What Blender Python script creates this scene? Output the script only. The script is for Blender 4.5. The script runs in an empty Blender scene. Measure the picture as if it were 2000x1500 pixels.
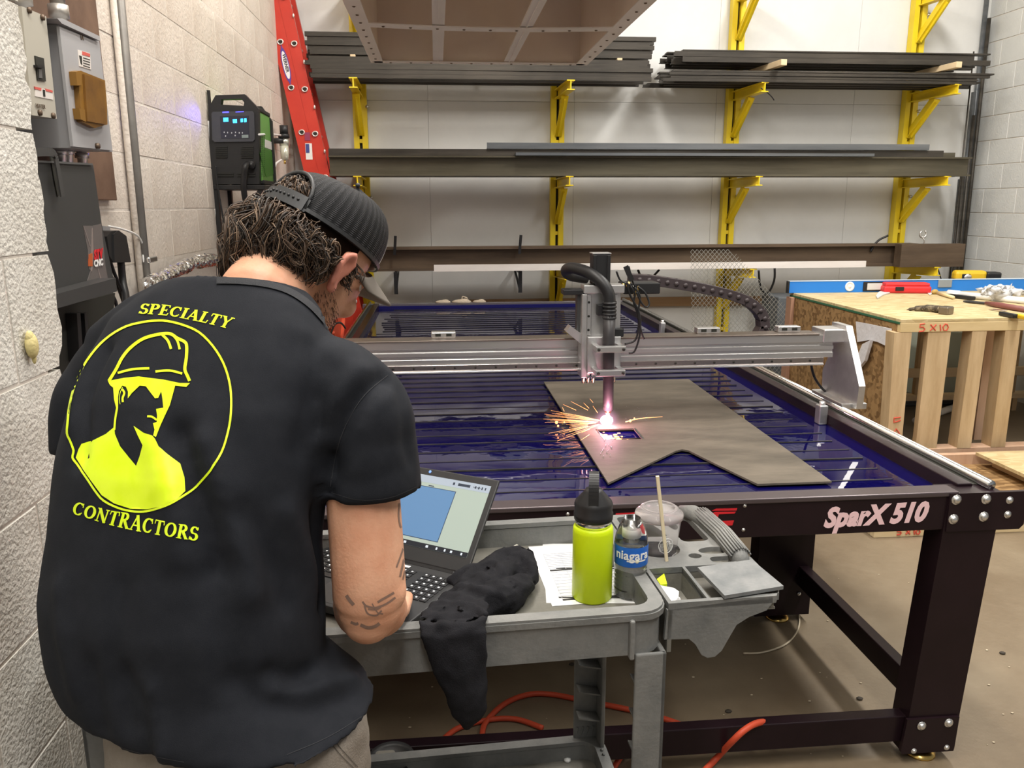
import bpy, bmesh, math, random
from mathutils import Vector, Matrix, noise
from mathutils.geometry import delaunay_2d_cdt
from mathutils.bvhtree import BVHTree
random.seed(7)
S = bpy.context.scene
COL = S.collection
PI = math.pi

# ------------------------------------------------------------------ camera, world, lights, exposure
FOC = 1567.0
PIT, YAW, ROL, CH = math.radians(12.568), math.radians(5.228), math.radians(-0.16), 1.6
_w = Vector((math.sin(YAW)*math.cos(PIT), math.cos(YAW)*math.cos(PIT), -math.sin(PIT)))
_r = Vector((math.cos(YAW), -math.sin(YAW), 0)); _u = _r.cross(_w)
CR = _r*math.cos(ROL)+_u*math.sin(ROL); CU = _u*math.cos(ROL)-_r*math.sin(ROL); CW = _w
CP = Vector((0, 0, CH))
cam = bpy.data.cameras.new('camera'); co = bpy.data.objects.new('camera', cam); COL.objects.link(co)
cam.sensor_width = 36; cam.lens = 36*FOC/2000; cam.clip_start = .02; cam.clip_end = 60
co.matrix_world = Matrix((( CR.x, CU.x, -CW.x, 0), (CR.y, CU.y, -CW.y, 0), (CR.z, CU.z, -CW.z, CH), (0, 0, 0, 1)))
S.camera = co
S.view_settings.view_transform = 'Standard'; S.view_settings.look = 'None'
S.view_settings.gamma = 1; S.view_settings.use_curve_mapping = False
S.view_settings.exposure = 0.0
wd = bpy.data.worlds.new('hall'); S.world = wd; wd.use_nodes = True
wd.node_tree.nodes['Background'].inputs[0].default_value = (.95, .97, 1, 1)
wd.node_tree.nodes['Background'].inputs[1].default_value = .22
def area(name, loc, sx, sy, power, col=(1, .97, .92), rot=(0, 0, 0)):
    l = bpy.data.lights.new(name, 'AREA'); l.shape = 'RECTANGLE'; l.size = sx; l.size_y = sy; l.energy = power; l.color = col
    o = bpy.data.objects.new(name, l); o.location = loc; o.rotation_euler = rot; COL.objects.link(o); return o
area('ceiling_lamp', (-.15, 1.2, 4.6), .35, 2.4, 112, (1, .95, .88))
area('ceiling_lamp', (.6, 4.0, 4.6), .35, 2.4, 145, (1, .96, .9))
area('ceiling_lamp', (3.2, 4.2, 4.6), .35, 2.4, 140)
area('ceiling_lamp', (3.0, 1.0, 4.6), .35, 2.4, 128)
area('ceiling_lamp', (.2, -1.6, 4.6), .35, 2.4, 110)

# ------------------------------------------------------------------ measuring: a pixel of the 2000x1500 photo to a point on a plane of the room
def ray(x, y): return CW + CR*((x-1000)/FOC) - CU*((y-750)/FOC)
def atX(x, y, X): d = ray(x, y); return CP + d*(X/d.x)
def atY(x, y, Y): d = ray(x, y); return CP + d*(Y/d.y)
def atZ(x, y, Z): d = ray(x, y); return CP + d*((Z-CH)/d.z)
def atD(x, y, t): return CP + ray(x, y)*t

# ------------------------------------------------------------------ materials
MATS = {}
def mat(name, c, rough=.5, metal=0., c2=None, scale=6., bump=0., bscale=60., stretch=None, spec=None, trans=0., ior=1.45,
        emit=None, estr=1., coat=0., detail=6., lo=.35, hi=.65, alpha=1., rvar=0.):
    if name in MATS: return MATS[name]
    m = bpy.data.materials.new(name); m.use_nodes = True; nt = m.node_tree; b = nt.nodes['Principled BSDF']
    b.inputs['Base Color'].default_value = (*c, 1); b.inputs['Roughness'].default_value = rough; b.inputs['Metallic'].default_value = metal
    b.inputs['IOR'].default_value = ior
    if spec is not None: b.inputs['Specular IOR Level'].default_value = spec
    if trans: b.inputs['Transmission Weight'].default_value = trans
    if coat: b.inputs['Coat Weight'].default_value = coat; b.inputs['Coat Roughness'].default_value = .15
    if emit: b.inputs['Emission Color'].default_value = (*emit, 1); b.inputs['Emission Strength'].default_value = estr
    if alpha < 1: b.inputs['Alpha'].default_value = alpha
    def coords():
        tc = nt.nodes.new('ShaderNodeTexCoord'); mp = nt.nodes.new('ShaderNodeMapping')
        if stretch: mp.inputs['Scale'].default_value = stretch
        nt.links.new(tc.outputs['Object'], mp.inputs[0]); return mp.outputs[0]
    cd = coords() if (c2 or bump or rvar) else None
    if c2 or rvar:
        n = nt.nodes.new('ShaderNodeTexNoise'); n.inputs['Scale'].default_value = scale; n.inputs['Detail'].default_value = detail
        n.inputs['Roughness'].default_value = .65
        nt.links.new(cd, n.inputs['Vector'])
        if c2:
            r = nt.nodes.new('ShaderNodeValToRGB'); r.color_ramp.elements[0].position = lo; r.color_ramp.elements[1].position = hi
            r.color_ramp.elements[0].color = (*c, 1); r.color_ramp.elements[1].color = (*c2, 1)
            nt.links.new(n.outputs['Fac'], r.inputs[0]); nt.links.new(r.outputs[0], b.inputs['Base Color'])
        if rvar:
            mr = nt.nodes.new('ShaderNodeMapRange'); mr.inputs['To Min'].default_value = rough-rvar; mr.inputs['To Max'].default_value = rough+rvar
            nt.links.new(n.outputs['Fac'], mr.inputs['Value']); nt.links.new(mr.outputs[0], b.inputs['Roughness'])
    if bump:
        n2 = nt.nodes.new('ShaderNodeTexNoise'); n2.inputs['Scale'].default_value = bscale; n2.inputs['Detail'].default_value = 4
        nt.links.new(cd, n2.inputs['Vector'])
        bp = nt.nodes.new('ShaderNodeBump'); bp.inputs['Strength'].default_value = bump; bp.inputs['Distance'].default_value = .01
        nt.links.new(n2.outputs['Fac'], bp.inputs['Height']); nt.links.new(bp.outputs[0], b.inputs['Normal'])
    MATS[name] = m; return m

# ------------------------------------------------------------------ mesh building (world coordinates)
import numpy as np
def cdt(V, E, loops):
    """triangles inside the loops (even-odd)"""
    r = delaunay_2d_cdt(V, E, [], 0, 1e-7); vv, ff = r[0], r[2]
    P = np.array([(p.x, p.y) for p in vv]); F = np.array([f for f in ff if len(f) == 3]); c = P[F].mean(axis=1); ins = np.zeros(len(F), int)
    for L in loops:
        A = np.array([(p[0], p[1]) for p in L]); B_ = np.roll(A, -1, axis=0)
        for (x0, y0), (x1, y1) in zip(A, B_):
            if y0 == y1: continue
            m = (c[:,1] >= min(y0,y1)) & (c[:,1] < max(y0,y1)); ins += m & (c[:,0] < x0+(c[:,1]-y0)*(x1-x0)/(y1-y0))
    return vv, [list(map(int, f)) for f, k in zip(F, ins) if k % 2]
class MB:
    def __init__(s): s.v = []; s.f = []; s.sm = []; s.M = None
    def add(s, vs, fs, smooth=False):
        k = len(s.v)
        for p in vs:
            p = Vector(p); s.v.append(s.M @ p if s.M else p)
        for f in fs: s.f.append([k+i for i in f]); s.sm.append(smooth)
        return s
    def box(s, a, b, M=None):
        x0, y0, z0 = a; x1, y1, z1 = b
        vs = [(x0,y0,z0),(x1,y0,z0),(x1,y1,z0),(x0,y1,z0),(x0,y0,z1),(x1,y0,z1),(x1,y1,z1),(x0,y1,z1)]
        if M: vs = [M @ Vector(v) for v in vs]
        return s.add(vs, [(3,2,1,0),(4,5,6,7),(0,1,5,4),(1,2,6,5),(2,3,7,6),(3,0,4,7)])
    def cbox(s, a, b, c=.004, M=None):
        """box with chamfered edges"""
        bm = bmesh.new(); bmesh.ops.create_cube(bm, size=1)
        for v in bm.verts: v.co = Vector([a[i]+(v.co[i]+.5)*(b[i]-a[i]) for i in range(3)])
        c = min([c]+[abs(b[i]-a[i])*.45 for i in range(3)])
        bmesh.ops.bevel(bm, geom=bm.edges[:], offset=c, segments=2, profile=.5, affect='EDGES')
        return s.bm(bm, M)
    def bm(s, bm, M=None, smooth=False):
        bm.verts.index_update()
        s.add([(M @ v.co) if M else v.co.copy() for v in bm.verts], [[v.index for v in f.verts] for f in bm.faces], smooth)
        bm.free(); return s
    def bar(s, p, q, w, h=None, up=(0, 0, 1), c=0):
        """rectangular bar from p to q: w across, h along up"""
        p, q = Vector(p), Vector(q); h = h or w; d = (q-p); L = d.length; d.normalize(); up = Vector(up)
        x = d.cross(up)
        if x.length < 1e-4: x = d.cross(Vector((1, 0, 0)))
        x.normalize(); z = x.cross(d)
        M = Matrix(((x.x,d.x,z.x,p.x),(x.y,d.y,z.y,p.y),(x.z,d.z,z.z,p.z),(0,0,0,1)))
        if c: return s.cbox((-w/2,0,-h/2),(w/2,L,h/2),c,M)
        return s.box((-w/2,0,-h/2),(w/2,L,h/2),M)
    def tube(s, pts, r, n=8, caps=True, closed=False, smooth=True):
        pts = [Vector(p) for p in pts]; rs = r if isinstance(r, (list, tuple)) else [r]*len(pts)
        N = len(pts); vs = []; fs = []; prev = None
        for i, p in enumerate(pts):
            if closed: t = pts[(i+1) % N]-pts[i-1]
            else: t = pts[min(i+1, N-1)]-pts[max(i-1, 0)]
            t.normalize()
            if prev is None:
                a = t.cross(Vector((0, 0, 1)));
                if a.length < 1e-3: a = t.cross(Vector((1, 0, 0)))
            else: a = prev - t*prev.dot(t)
            if a.length < 1e-6: a = t.orthogonal()
            a.normalize(); prev = a.copy(); b = t.cross(a)
            for k in range(n):
                g = 2*PI*k/n; vs.append(p + (a*math.cos(g)+b*math.sin(g))*rs[i])
        for i in range(N if closed else N-1):
            j = (i+1) % N
            for k in range(n): fs.append((i*n+k, i*n+(k+1) % n, j*n+(k+1) % n, j*n+k))
        if caps and not closed: fs.append(list(range(n))[::-1]); fs.append([(N-1)*n+k for k in range(n)])
        return s.add(vs, fs, smooth)
    def cyl(s, p, q, r, n=16, r2=None, smooth=True):
        return s.tube([p, q], [r, r if r2 is None else r2], n, smooth=smooth)
    def lathe(s, prof, c=(0, 0, 0), n=24, M=None, smooth=True, caps=True):
        vs = []; fs = []; m = len(prof)
        for (rr, z) in prof:
            for k in range(n):
                g = 2*PI*k/n; p = Vector((rr*math.cos(g), rr*math.sin(g), z)); vs.append(M @ p if M else Vector(c)+p)
        for i in range(m-1):
            for k in range(n): fs.append((i*n+k, i*n+(k+1) % n, (i+1)*n+(k+1) % n, (i+1)*n+k))
        if caps and prof[0][0] > 1e-5: fs.append(list(range(n))[::-1])
        if caps and prof[-1][0] > 1e-5: fs.append([(m-1)*n+k for k in range(n)])
        return s.add(vs, fs, smooth)
    def prism(s, pts, off):
        """closed polygon of 3D points extruded by the vector off"""
        pts = [Vector(p) for p in pts]; off = Vector(off); n = len(pts)
        nrm = Vector((0, 0, 0))
        for i in range(n): nrm += pts[i].cross(pts[(i+1) % n])
        if nrm.dot(off) > 0: pts = pts[::-1]
        vs = pts+[p+off for p in pts]
        fs = [list(range(n)), list(range(n, 2*n))[::-1]]+[(i, n+i, n+(i+1) % n, (i+1) % n) for i in range(n)]
        fs = [f if k < 2 else f[::-1] for k, f in enumerate(fs)]
        return s.add(vs, fs)
    def plate(s, outer, holes, z0, z1, M=None):
        """flat plate with holes, outlines in x,y"""
        loops = [outer]+holes; V = []; E = []
        for L in loops:
            k = len(V); V += [Vector((p[0], p[1])) for p in L]; E += [(k+i, k+(i+1) % len(L)) for i in range(len(L))]
        vv, ff = cdt(V, E, loops); n = len(vv)
        T = (lambda p: M @ Vector(p)) if M else (lambda p: Vector(p))
        vs = [T((p.x, p.y, z1)) for p in vv]+[T((p.x, p.y, z0)) for p in vv]
        cnt = {}
        for f in ff:
            for i in range(len(f)): cnt[(f[i], f[(i+1) % len(f)])] = 1
        side = [(b, a, n+a, n+b) for (a, b) in cnt if (b, a) not in cnt]
        return s.add(vs, [list(f) for f in ff]+[[n+i for i in f][::-1] for f in ff]+side)
    def ball(s, c, r, n=12, sc=(1, 1, 1)):
        bm = bmesh.new(); bmesh.ops.create_uvsphere(bm, u_segments=n, v_segments=max(6, n//2+2), radius=1)
        M = Matrix.Translation(c) @ Matrix.Diagonal((r*sc[0], r*sc[1], r*sc[2], 1))
        return s.bm(bm, M, True)
    def mesh(s, name, inv=None):
        me = bpy.data.meshes.new(name)
        vs = [inv @ v for v in s.v] if inv else s.v
        me.from_pydata([tuple(v) for v in vs], [], s.f); me.polygons.foreach_set('use_smooth', s.sm); me.update(); return me
    def build(s, name, m, parent=None, label=None, kind=None):
        """one mesh object. Top level: origin at the base of the shape. Child: placed under its parent"""
        if parent is None:
            lo = [min(v[i] for v in s.v) for i in range(3)]; hi = [max(v[i] for v in s.v) for i in range(3)]
            o0 = Vector(((lo[0]+hi[0])/2, (lo[1]+hi[1])/2, lo[2])); W = Matrix.Translation(o0)
        else: W = WM[parent.name]
        o = bpy.data.objects.new(name, s.mesh(name, W.inverted())); COL.objects.link(o)
        if m: o.data.materials.append(m)
        if parent is None: o.location = o0
        else: o.parent = parent
        WM[o.name] = W.copy()
        if label: o['label'] = label
        if kind: o['kind'] = kind
        return o
WM = {}
def thing(name, label, cat, loc=(0, 0, 0), rot=0., group=None):
    o = bpy.data.objects.new(name, None); COL.objects.link(o); o.empty_display_size = .05
    o.location = loc; o.rotation_euler = (0, 0, rot); o['label'] = label; o['category'] = cat
    if group: o['group'] = group
    WM[o.name] = Matrix.Translation(loc) @ Matrix.Rotation(rot, 4, 'Z'); return o
def tag(o, label, cat, group=None, kind=None):
    o['label'] = label; o['category'] = cat
    if group: o['group'] = group
    if kind: o['kind'] = kind
    return o
def struct(o): o['kind'] = 'structure'; return o
def inst(name, me, M, parent=None):
    """an object sharing mesh data; M is its world matrix"""
    o = bpy.data.objects.new(name, me); COL.objects.link(o)
    if parent is None: o.matrix_world = M
    else: o.parent = parent; o.matrix_local = WM[parent.name].inverted() @ M
    WM[o.name] = M.copy(); return o
def text_mb(txt, size, T, depth=.0008, bold=0., shear=0., xs=1., res=3):
    """lettering as a mesh; T maps a flat (x, y, z) to the room"""
    c = bpy.data.curves.new('t', 'FONT'); c.body = txt; c.size = size; c.offset = bold; c.shear = shear; c.resolution_u = res
    c.extrude = depth/2; o = bpy.data.objects.new('t', c); COL.objects.link(o)
    me = o.to_mesh(); mb = MB()
    xsz = [v.co.x for v in me.vertices] or [0]
    mb.add([T(Vector((v.co.x*xs, v.co.y, v.co.z+depth/2))) for v in me.vertices], [list(p.vertices) for p in me.polygons])
    w = max(xsz)*xs; o.to_mesh_clear(); bpy.data.objects.remove(o); bpy.data.curves.remove(c)
    return mb, w
def frame3(o, x, y):
    """maps flat text coordinates onto the plane at o spanned by x and y"""
    o = Vector(o); x = Vector(x).normalized(); y = Vector(y).normalized(); z = x.cross(y)
    return lambda p: o+x*p.x+y*p.y+z*p.z
def modmesh(o, mods, name):
    """apply modifiers to a temporary object, return the mesh"""
    for t, kw in mods:
        m = o.modifiers.new(t, t)
        for k, v in kw.items(): setattr(m, k, v)
    dg = bpy.context.evaluated_depsgraph_get(); dg.update()
    me = bpy.data.meshes.new_from_object(o.evaluated_get(dg)); me.name = name
    old = o.data; bpy.data.objects.remove(o); bpy.data.meshes.remove(old); return me
def remesh(mb, voxel, name, smooth=4, fac=.5):
    o = bpy.data.objects.new('tmp', mb.mesh('tmp')); COL.objects.link(o)
    me = modmesh(o, [('REMESH', dict(mode='VOXEL', voxel_size=voxel, use_smooth_shade=True)), ('SMOOTH', dict(iterations=smooth, factor=fac))], name)
    return me
def spline(P, n=8, closed=False):
    P = [Vector(p) for p in P]; N = len(P); out = []
    for i in range(N if closed else N-1):
        g = (lambda k: P[k % N]) if closed else (lambda k: P[max(0, min(N-1, k))])
        a, b, c, d = g(i-1), g(i), g(i+1), g(i+2)
        for k in range(n):
            t = k/n; out.append(.5*((2*b)+(c-a)*t+(2*a-5*b+4*c-d)*t*t+(3*b-a-3*c+d)*t**3))
    if not closed: out.append(P[-1])
    return out
# ------------------------------------------------------------------ shared materials
M_blockL = mat('painted block cream', (.56,.49,.42), .55, c2=(.68,.62,.55), scale=3, bump=.4, bscale=70)
M_blockP = mat('painted block near', (.50,.475,.42), .6, c2=(.66,.64,.59), scale=4, bump=.45, bscale=120)
M_blockR = mat('painted block grey', (.56,.57,.56), .5, c2=(.63,.64,.63), scale=2, bump=.3, bscale=60)
M_mortar = mat('painted mortar', (.62,.57,.51), .7, bump=.4, bscale=50)
M_panel = mat('white wall panel', (.72,.72,.70), .42, c2=(.79,.79,.77), scale=1.6, bump=.06, bscale=25)
M_steel = mat('mill scale steel', (.028,.025,.021), .45, .4, c2=(.075,.065,.053), scale=3, stretch=(.4,4,4), rvar=.12)
M_steel2 = mat('olive channel steel', (.075,.066,.045), .42, .4, c2=(.135,.12,.085), scale=2.5, stretch=(.3,4,4))
M_steelb = mat('bluish bar steel', (.105,.115,.125), .4, .5, c2=(.18,.19,.20), scale=3, stretch=(.3,4,4))
M_rust = mat('brown rusted steel', (.075,.05,.032), .6, .2, c2=(.13,.09,.058), scale=3, stretch=(.4,4,4))
M_yel = mat('yellow rack paint', (.80,.58,.01), .38, c2=(.86,.66,.03), scale=3)
M_dark = mat('dark slot', (.02,.02,.015), .7)
M_bolt = mat('zinc bolt', (.72,.71,.68), .3, .9)
M_wood = mat('pine lumber', (.64,.50,.32), .7, c2=(.74,.57,.36), scale=5, stretch=(1,1,.15), bump=.1)
M_woody = mat('pine lumber lengthwise', (.63,.49,.31), .7, c2=(.74,.58,.36), scale=6, stretch=(.15,1,1), bump=.1)
M_black = mat('black powder coat', (.012,.010,.011), .32, bump=.05, bscale=300)
M_blackpl = mat('black plastic', (.015,.015,.016), .45)
M_alu = mat('extruded aluminium', (.72,.71,.70), .3, .9, rvar=.06, scale=20, stretch=(.2,4,4))
M_alub = mat('machined aluminium', (.62,.61,.60), .36, .9, c2=(.72,.71,.70), scale=14)
M_white = mat('white plastic', (.82,.82,.80), .4)
M_paper = mat('white paper', (.70,.70,.70), .8)
M_red = mat('red fiberglass', (.50,.03,.018), .35, c2=(.58,.045,.025), scale=3)
M_chrome = mat('bright metal', (.85,.85,.84), .15, 1.)

# ------------------------------------------------------------------ the room shell
def floor_mat():
    m = mat('stained concrete', (.12,.082,.048), .42, c2=(.25,.20,.135), scale=1.1, bump=.12, bscale=35, detail=10, rvar=.12, lo=.3, hi=.7); return m
fl = MB().box((-3,-4,-.1),(8,8,0)).build('floor', floor_mat()); struct(fl)
cl = MB().box((-3,-4,5.2),(8,8,5.3)).build('ceiling', mat('white deck ceiling', (.75,.74,.72), .8)); struct(cl)
LX = -1.15; BY = 7.0; RX = 4.76
def block_mesh(name, L, Hh, D=.05, ch=.0022):
    mb = MB(); g = ch
    vs = [(0,0,0),(0,L,0),(0,L,Hh),(0,0,Hh),(D-g,0,0),(D-g,L,0),(D-g,L,Hh),(D-g,0,Hh),(D,g,g),(D,L-g,g),(D,L-g,Hh-g),(D,g,Hh-g)]
    fs = [(0,4,5,1),(1,5,6,2),(2,6,7,3),(3,7,4,0),(4,8,9,5),(5,9,10,6),(6,10,11,7),(7,11,8,4),(8,11,10,9)]
    return mb.add(vs, [f[::-1] for f in fs]).mesh(name)
BL, BH, JT = .4064, .2032, .006
# left wall: a mortar backing and one block per piece
wl = struct(MB().box((LX-.2,1.5,0),(LX-.0014,BY+.2,5.2)).build('wall_left', M_mortar))
me_b = block_mesh('block', BL-JT, BH-JT); me_h = block_mesh('block_half', BL/2-JT, BH-JT)
me_b.materials.append(M_blockL); me_h.materials.append(M_blockL)
z0 = 2.196-BH*8
for k in range(4, 14):
    z = z0+k*BH; y = 2.05 + (BL/2 if k % 2 else 0)
    while y < BY-.1:
        me = me_b if y+BL <= BY+.01 else me_h
        inst('block', me, Matrix.Translation((LX-.05+random.uniform(-.0012,.0012), y+JT/2, z+JT/2)), wl); y += BL
# near pier of the left wall with a ragged end
PX = -.68
pr = struct(MB().box((PX-.45,-1.2,0),(PX-.0018,1.44,5.2)).build('wall_pier', M_mortar))
rag = [(0,35),(30,36),(60,44),(95,47),(125,55),(150,46),(165,58),(200,62),(235,60),(250,62),(262,64),(300,72),(318,74),(332,72),(360,80),(395,86),(415,85),(425,84),(445,92),(470,90),(490,95),(503,91),(520,103),(545,107),(575,110),(600,111),(640,121),(680,121),(702,114),(722,117),(745,124),(775,130),(820,126),(900,128),(1000,118),(1100,112),(1250,112),(1380,155),(1500,215)]
def rag_y(z):
    best = None
    P = [atX(x, y, PX) for (y, x) in rag]
    for a, b in zip(P, P[1:]):
        if b.z <= z <= a.z: t = (a.z-z)/(a.z-b.z); return a.y+(b.y-a.y)*t
    return (P[-1].y if z < P[-1].z else P[0].y)+.008*math.sin(z*60)
pz = 1.724-BH*7
for k in range(0, 15):
    za = pz+k*BH+JT/2; zb = za+BH-JT
    ys = [-1.2, -.8, -.4, 0.0, .4, .8, 1.2] if k % 2 else [-1.0, -.6, -.2, .2, .6, 1.0]
    ys = [y+.14 for y in ys]
    for i, y in enumerate(ys):
        last = i == len(ys)-1; y1 = ys[i+1] if not last else None
        mb = MB()
        if not last:
            c = .0022; D = .05
            b = [(PX-D,y+JT/2,za),(PX-D,y1-JT/2,za),(PX-D,y1-JT/2,zb),(PX-D,y+JT/2,zb)]
            mb.add([Vector(p)+Vector((D-c,0,0)) for p in b]+[Vector((PX,p[1]+(c if j in (0,3) else -c),p[2]+(c if j < 2 else -c))) for j, p in enumerate(b)]+b,
                   [(0,1,5,4),(1,2,6,5),(2,3,7,6),(3,0,4,7),(4,5,6,7),(8,9,1,0),(9,10,2,1),(10,11,3,2),(11,8,0,3)])
        else:
            n = 12; zs = [za+(zb-za)*j/n for j in range(n+1)]
            pts = [(PX, y+JT/2, za)]+[(PX, rag_y(z), z) for z in zs]+[(PX, y+JT/2, zb)]
            mb.prism(pts, (-.16, .0, 0))
        mb.build('block', M_blockP, pr)
# expanding-foam blob on the pier
fb = MB(); c = atX(62, 675, PX+.008)
fb.ball(c, .02, 12, (.45,.75,1.1)); fb.ball(c+Vector((0,-.003,.014)), .012, 10, (.5,.8,1)); fb.ball(c+Vector((0,.002,-.022)), .006, 8, (.6,.7,1.6))
tag(fb.build('foam_blob', mat('yellowed foam', (.62,.53,.24), .5, bump=.4, bscale=60)), 'dried yellow foam blob stuck on the near white block pier', 'foam')
# back wall of painted panels
wb = struct(MB().box((LX-.3,BY+.004,0),(RX+1.2,BY+.2,5.2)).build('wall_back', mat('panel gap', (.62,.62,.60), .8)))
x = -1.27
while x < RX:
    for (za, zb) in ((0,2.44),(2.44,4.88)):
        MB().cbox((x+.0008,BY-.012,za+.0008),(x+1.2192,BY+.004,zb-.001),.0015).build('panel', M_panel, wb)
    x += 1.22
# right wall of grey block
wr = struct(MB().box((RX+.004,2.5,0),(RX+.2,BY+.2,5.2)).build('wall_right', M_mortar))
Mr = Matrix.Rotation(PI, 4, 'Z'); mb_r = me_b.copy(); mb_r.materials.clear(); mb_r.materials.append(M_blockR); mh_r = me_h.copy(); mh_r.materials.clear(); mh_r.materials.append(M_blockR)
for k in range(3, 17):
    z = k*BH+.1; y = BY-.01-(BL/2 if k % 2 else 0)
    if k % 2: inst('block', mh_r, Matrix.Translation((RX+.05, BY-.01-JT/2, z+JT/2)) @ Mr, wr)
    while y > 4.2:
        inst('block', mb_r, Matrix.Translation((RX+.05, y-JT/2, z+JT/2)) @ Mr, wr); y -= BL
# brown lumber trim at the foot of the back wall
struct(MB().cbox((.2,BY-.06,.72),(4.2,BY-.015,.80),.004).build('trim_1', mat('brown stained lumber', (.26,.15,.07), .65, c2=(.36,.22,.11), scale=5, stretch=(.2,2,2))))
struct(MB().cbox((-1.1,BY-.05,0),(4.7,BY-.014,.3),.004).build('baseboard_back', mat('grey skirting', (.30,.31,.31), .6)))

# ------------------------------------------------------------------ yellow cantilever racks on the back wall
def ibeam(mb, p, q, w=.062, h=.075, t=.008):
    p, q = Vector(p), Vector(q); mb.bar(p+Vector((0,0,h/2-t/2)), q+Vector((0,0,h/2-t/2)), w, t); mb.bar(p-Vector((0,0,h/2-t/2)), q-Vector((0,0,h/2-t/2)), w, t); mb.bar(p, q, t, h-2*t)
LEV = [3.30, 2.53, 1.815, 1.075]
def rack(x, label, tip):
    t = thing('cantilever_rack', label, 'rack', (x,BY-.06,0), 0, None)
    mb = MB()
    for sx in (-1, 1): mb.box((x+sx*.034-.022,BY-.095,.0),(x+sx*.034+.022,BY-.02,4.4))
    mb.build('upright', M_yel, t); MB().box((x-.011,BY-.055,.1),(x+.011,BY-.022,4.3)).build('slot_back', M_dark, t)
    [MB().box((x-.012,BY-.085,z),(x+.012,BY-.06,z+.03)).build('spacer', M_yel, t) for z in (.5,1.35,2.1,2.95,3.7)]
    for i, z in enumerate(LEV):
        zz = z-.0375-.004
        a = MB(); ibeam(a, (x,BY-.09,zz), (x+tip,BY-.56,zz+.012)); arm = a.build('arm', M_yel, t)
        b = MB(); b.bar((x+.003,BY-.10,zz-.33), (x+tip*.6,BY-.36,zz-.045), .055, .012, (0,.6,.8)); b.bar((x+.003,BY-.10,zz-.30), (x+tip*.55,BY-.33,zz-.045), .012, .10, (0,.6,.8)); b.build('brace', M_yel, t)
        MB().cyl((x+.062,BY-.12,zz-.11),(x+.062,BY-.08,zz-.11),.014,6).build('bolt', M_bolt, t)
    return t
rack(-.60, 'yellow cantilever rack on the back wall, the one right beside the red ladder', .0)
rack(1.02, 'yellow cantilever rack on the back wall behind the torch gantry', .03)
rack(2.52, 'yellow cantilever rack on the back wall behind the expanded metal sheet', .07)
rack(4.09, 'yellow cantilever rack on the back wall above the plywood bench near the corner', .10)

# ------------------------------------------------------------------ bar stock, every bar an object
def prof_mesh(name, pts, L, m):
    mb = MB(); mb.prism([(0,p[0],p[1]) for p in pts], (L,0,0)); me = mb.mesh(name); me.materials.append(m); return me
def angle(s, t): return [(0,0),(s,0),(s,t),(t,t),(t,s),(0,s)]
def channel(w, h, t): return [(0,0),(w,0),(w,t),(t,t),(t,h-t),(w,h-t),(w,h),(0,h)]
def flat(w, h): return [(0,0),(w,0),(w,h),(0,h)]
def ipro(w, h, t): a = (w-t)/2; return [(0,0),(w,0),(w,t),(a+t,t),(a+t,h-t),(w,h-t),(w,h),(0,h),(0,h-t),(a,h-t),(a,t),(0,t)]
def stock(name, me, x, y, z, label, group, cat='steel bar', rz=0., rx=0.):
    o = inst(name, me, Matrix.Translation((x,y,z)) @ Matrix.Rotation(rz, 4, 'Z') @ Matrix.Rotation(rx, 4, 'X'))
    return tag(o, label, cat, group)
ROW = ['bottom', 'second', 'third', 'fourth', 'top']; COLN = ['frontmost', 'second from front', 'third from front', 'rearmost']
def lab(k_, r_, c_, n_, where): return '%s, %s row, %s, %s' % (k_, 'top' if r_ == n_-1 else ROW[r_], COLN[c_], where)
for r_ in range(5):
    for k in range(3):
        L = 2.61+random.uniform(-.04,.02)
        me = prof_mesh('angle_bar', angle(.030,.004), L, M_steel)
        stock('angle_bar', me, 1.70-L+random.uniform(-.05,.03), BY-.54+k*.15+random.uniform(-.016,.016), LEV[1]+.004+r_*.0312, lab('steel angle bar', r_, k, 5, 'lower bundle, upper left shelf'), 'lower layer of bars on the upper left shelf', rz=random.uniform(-.004,.004))
for k, xx in enumerate((-.62, .35, 1.42)):
    tag(MB().cbox((xx,BY-.50,LEV[1]+.1605),(xx+.04,BY-.1,LEV[1]+.1785),.003).build('dunnage_strip', M_wood),
        ['thin wooden spacer under the upper bars beside the red ladder','thin wooden spacer under the upper bars hidden behind the hanging hood','thin wooden spacer under the upper bars by the right ends of the bundle'][k], 'wood spacer')
for r_ in range(5):
    for k in range(3):
        L = 2.66+random.uniform(-.05,.02)
        me = prof_mesh('angle_bar', angle(.031,.004), L, M_steel)
        stock('angle_bar', me, 1.74-L+random.uniform(-.07,.02), BY-.48+k*.14+random.uniform(-.016,.016), LEV[1]+.179+r_*.0322, lab('steel angle bar', r_, k, 5, 'upper bundle, upper left shelf'), 'upper layer of bars on the upper left shelf', rz=random.uniform(-.003,.003))
for r_ in range(4):
    for k in range(4):
        L = 2.62+random.uniform(-.1,.1)
        me = prof_mesh('flat_bar', flat(.07,.012) if r_ % 2 else angle(.0225,.005), L, M_steel)
        stock('flat_bar', me, 1.78+random.uniform(-.08,.08), BY-.56+k*.12+random.uniform(-.01,.01), LEV[1]+.006+r_*.024, lab('dark steel bar', r_, k, 4, 'lower bundle, upper right shelf'), 'lower layer of bars on the upper right shelf', rz=random.uniform(-.004,.004))
for k, (xx, lb) in enumerate(((2.60,'short wooden block under the upper right bars, the left one of two'),(4.02,'short wooden block under the upper right bars, nearest the corner'))):
    b = MB(); b.bar((xx,BY-.05,LEV[1]+.128),(xx+.08,BY-.68,LEV[1]+.134),.05,.045,(0,0,1),.003)
    tag(b.build('lumber_block', M_woody), lb, 'wood block')
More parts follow.
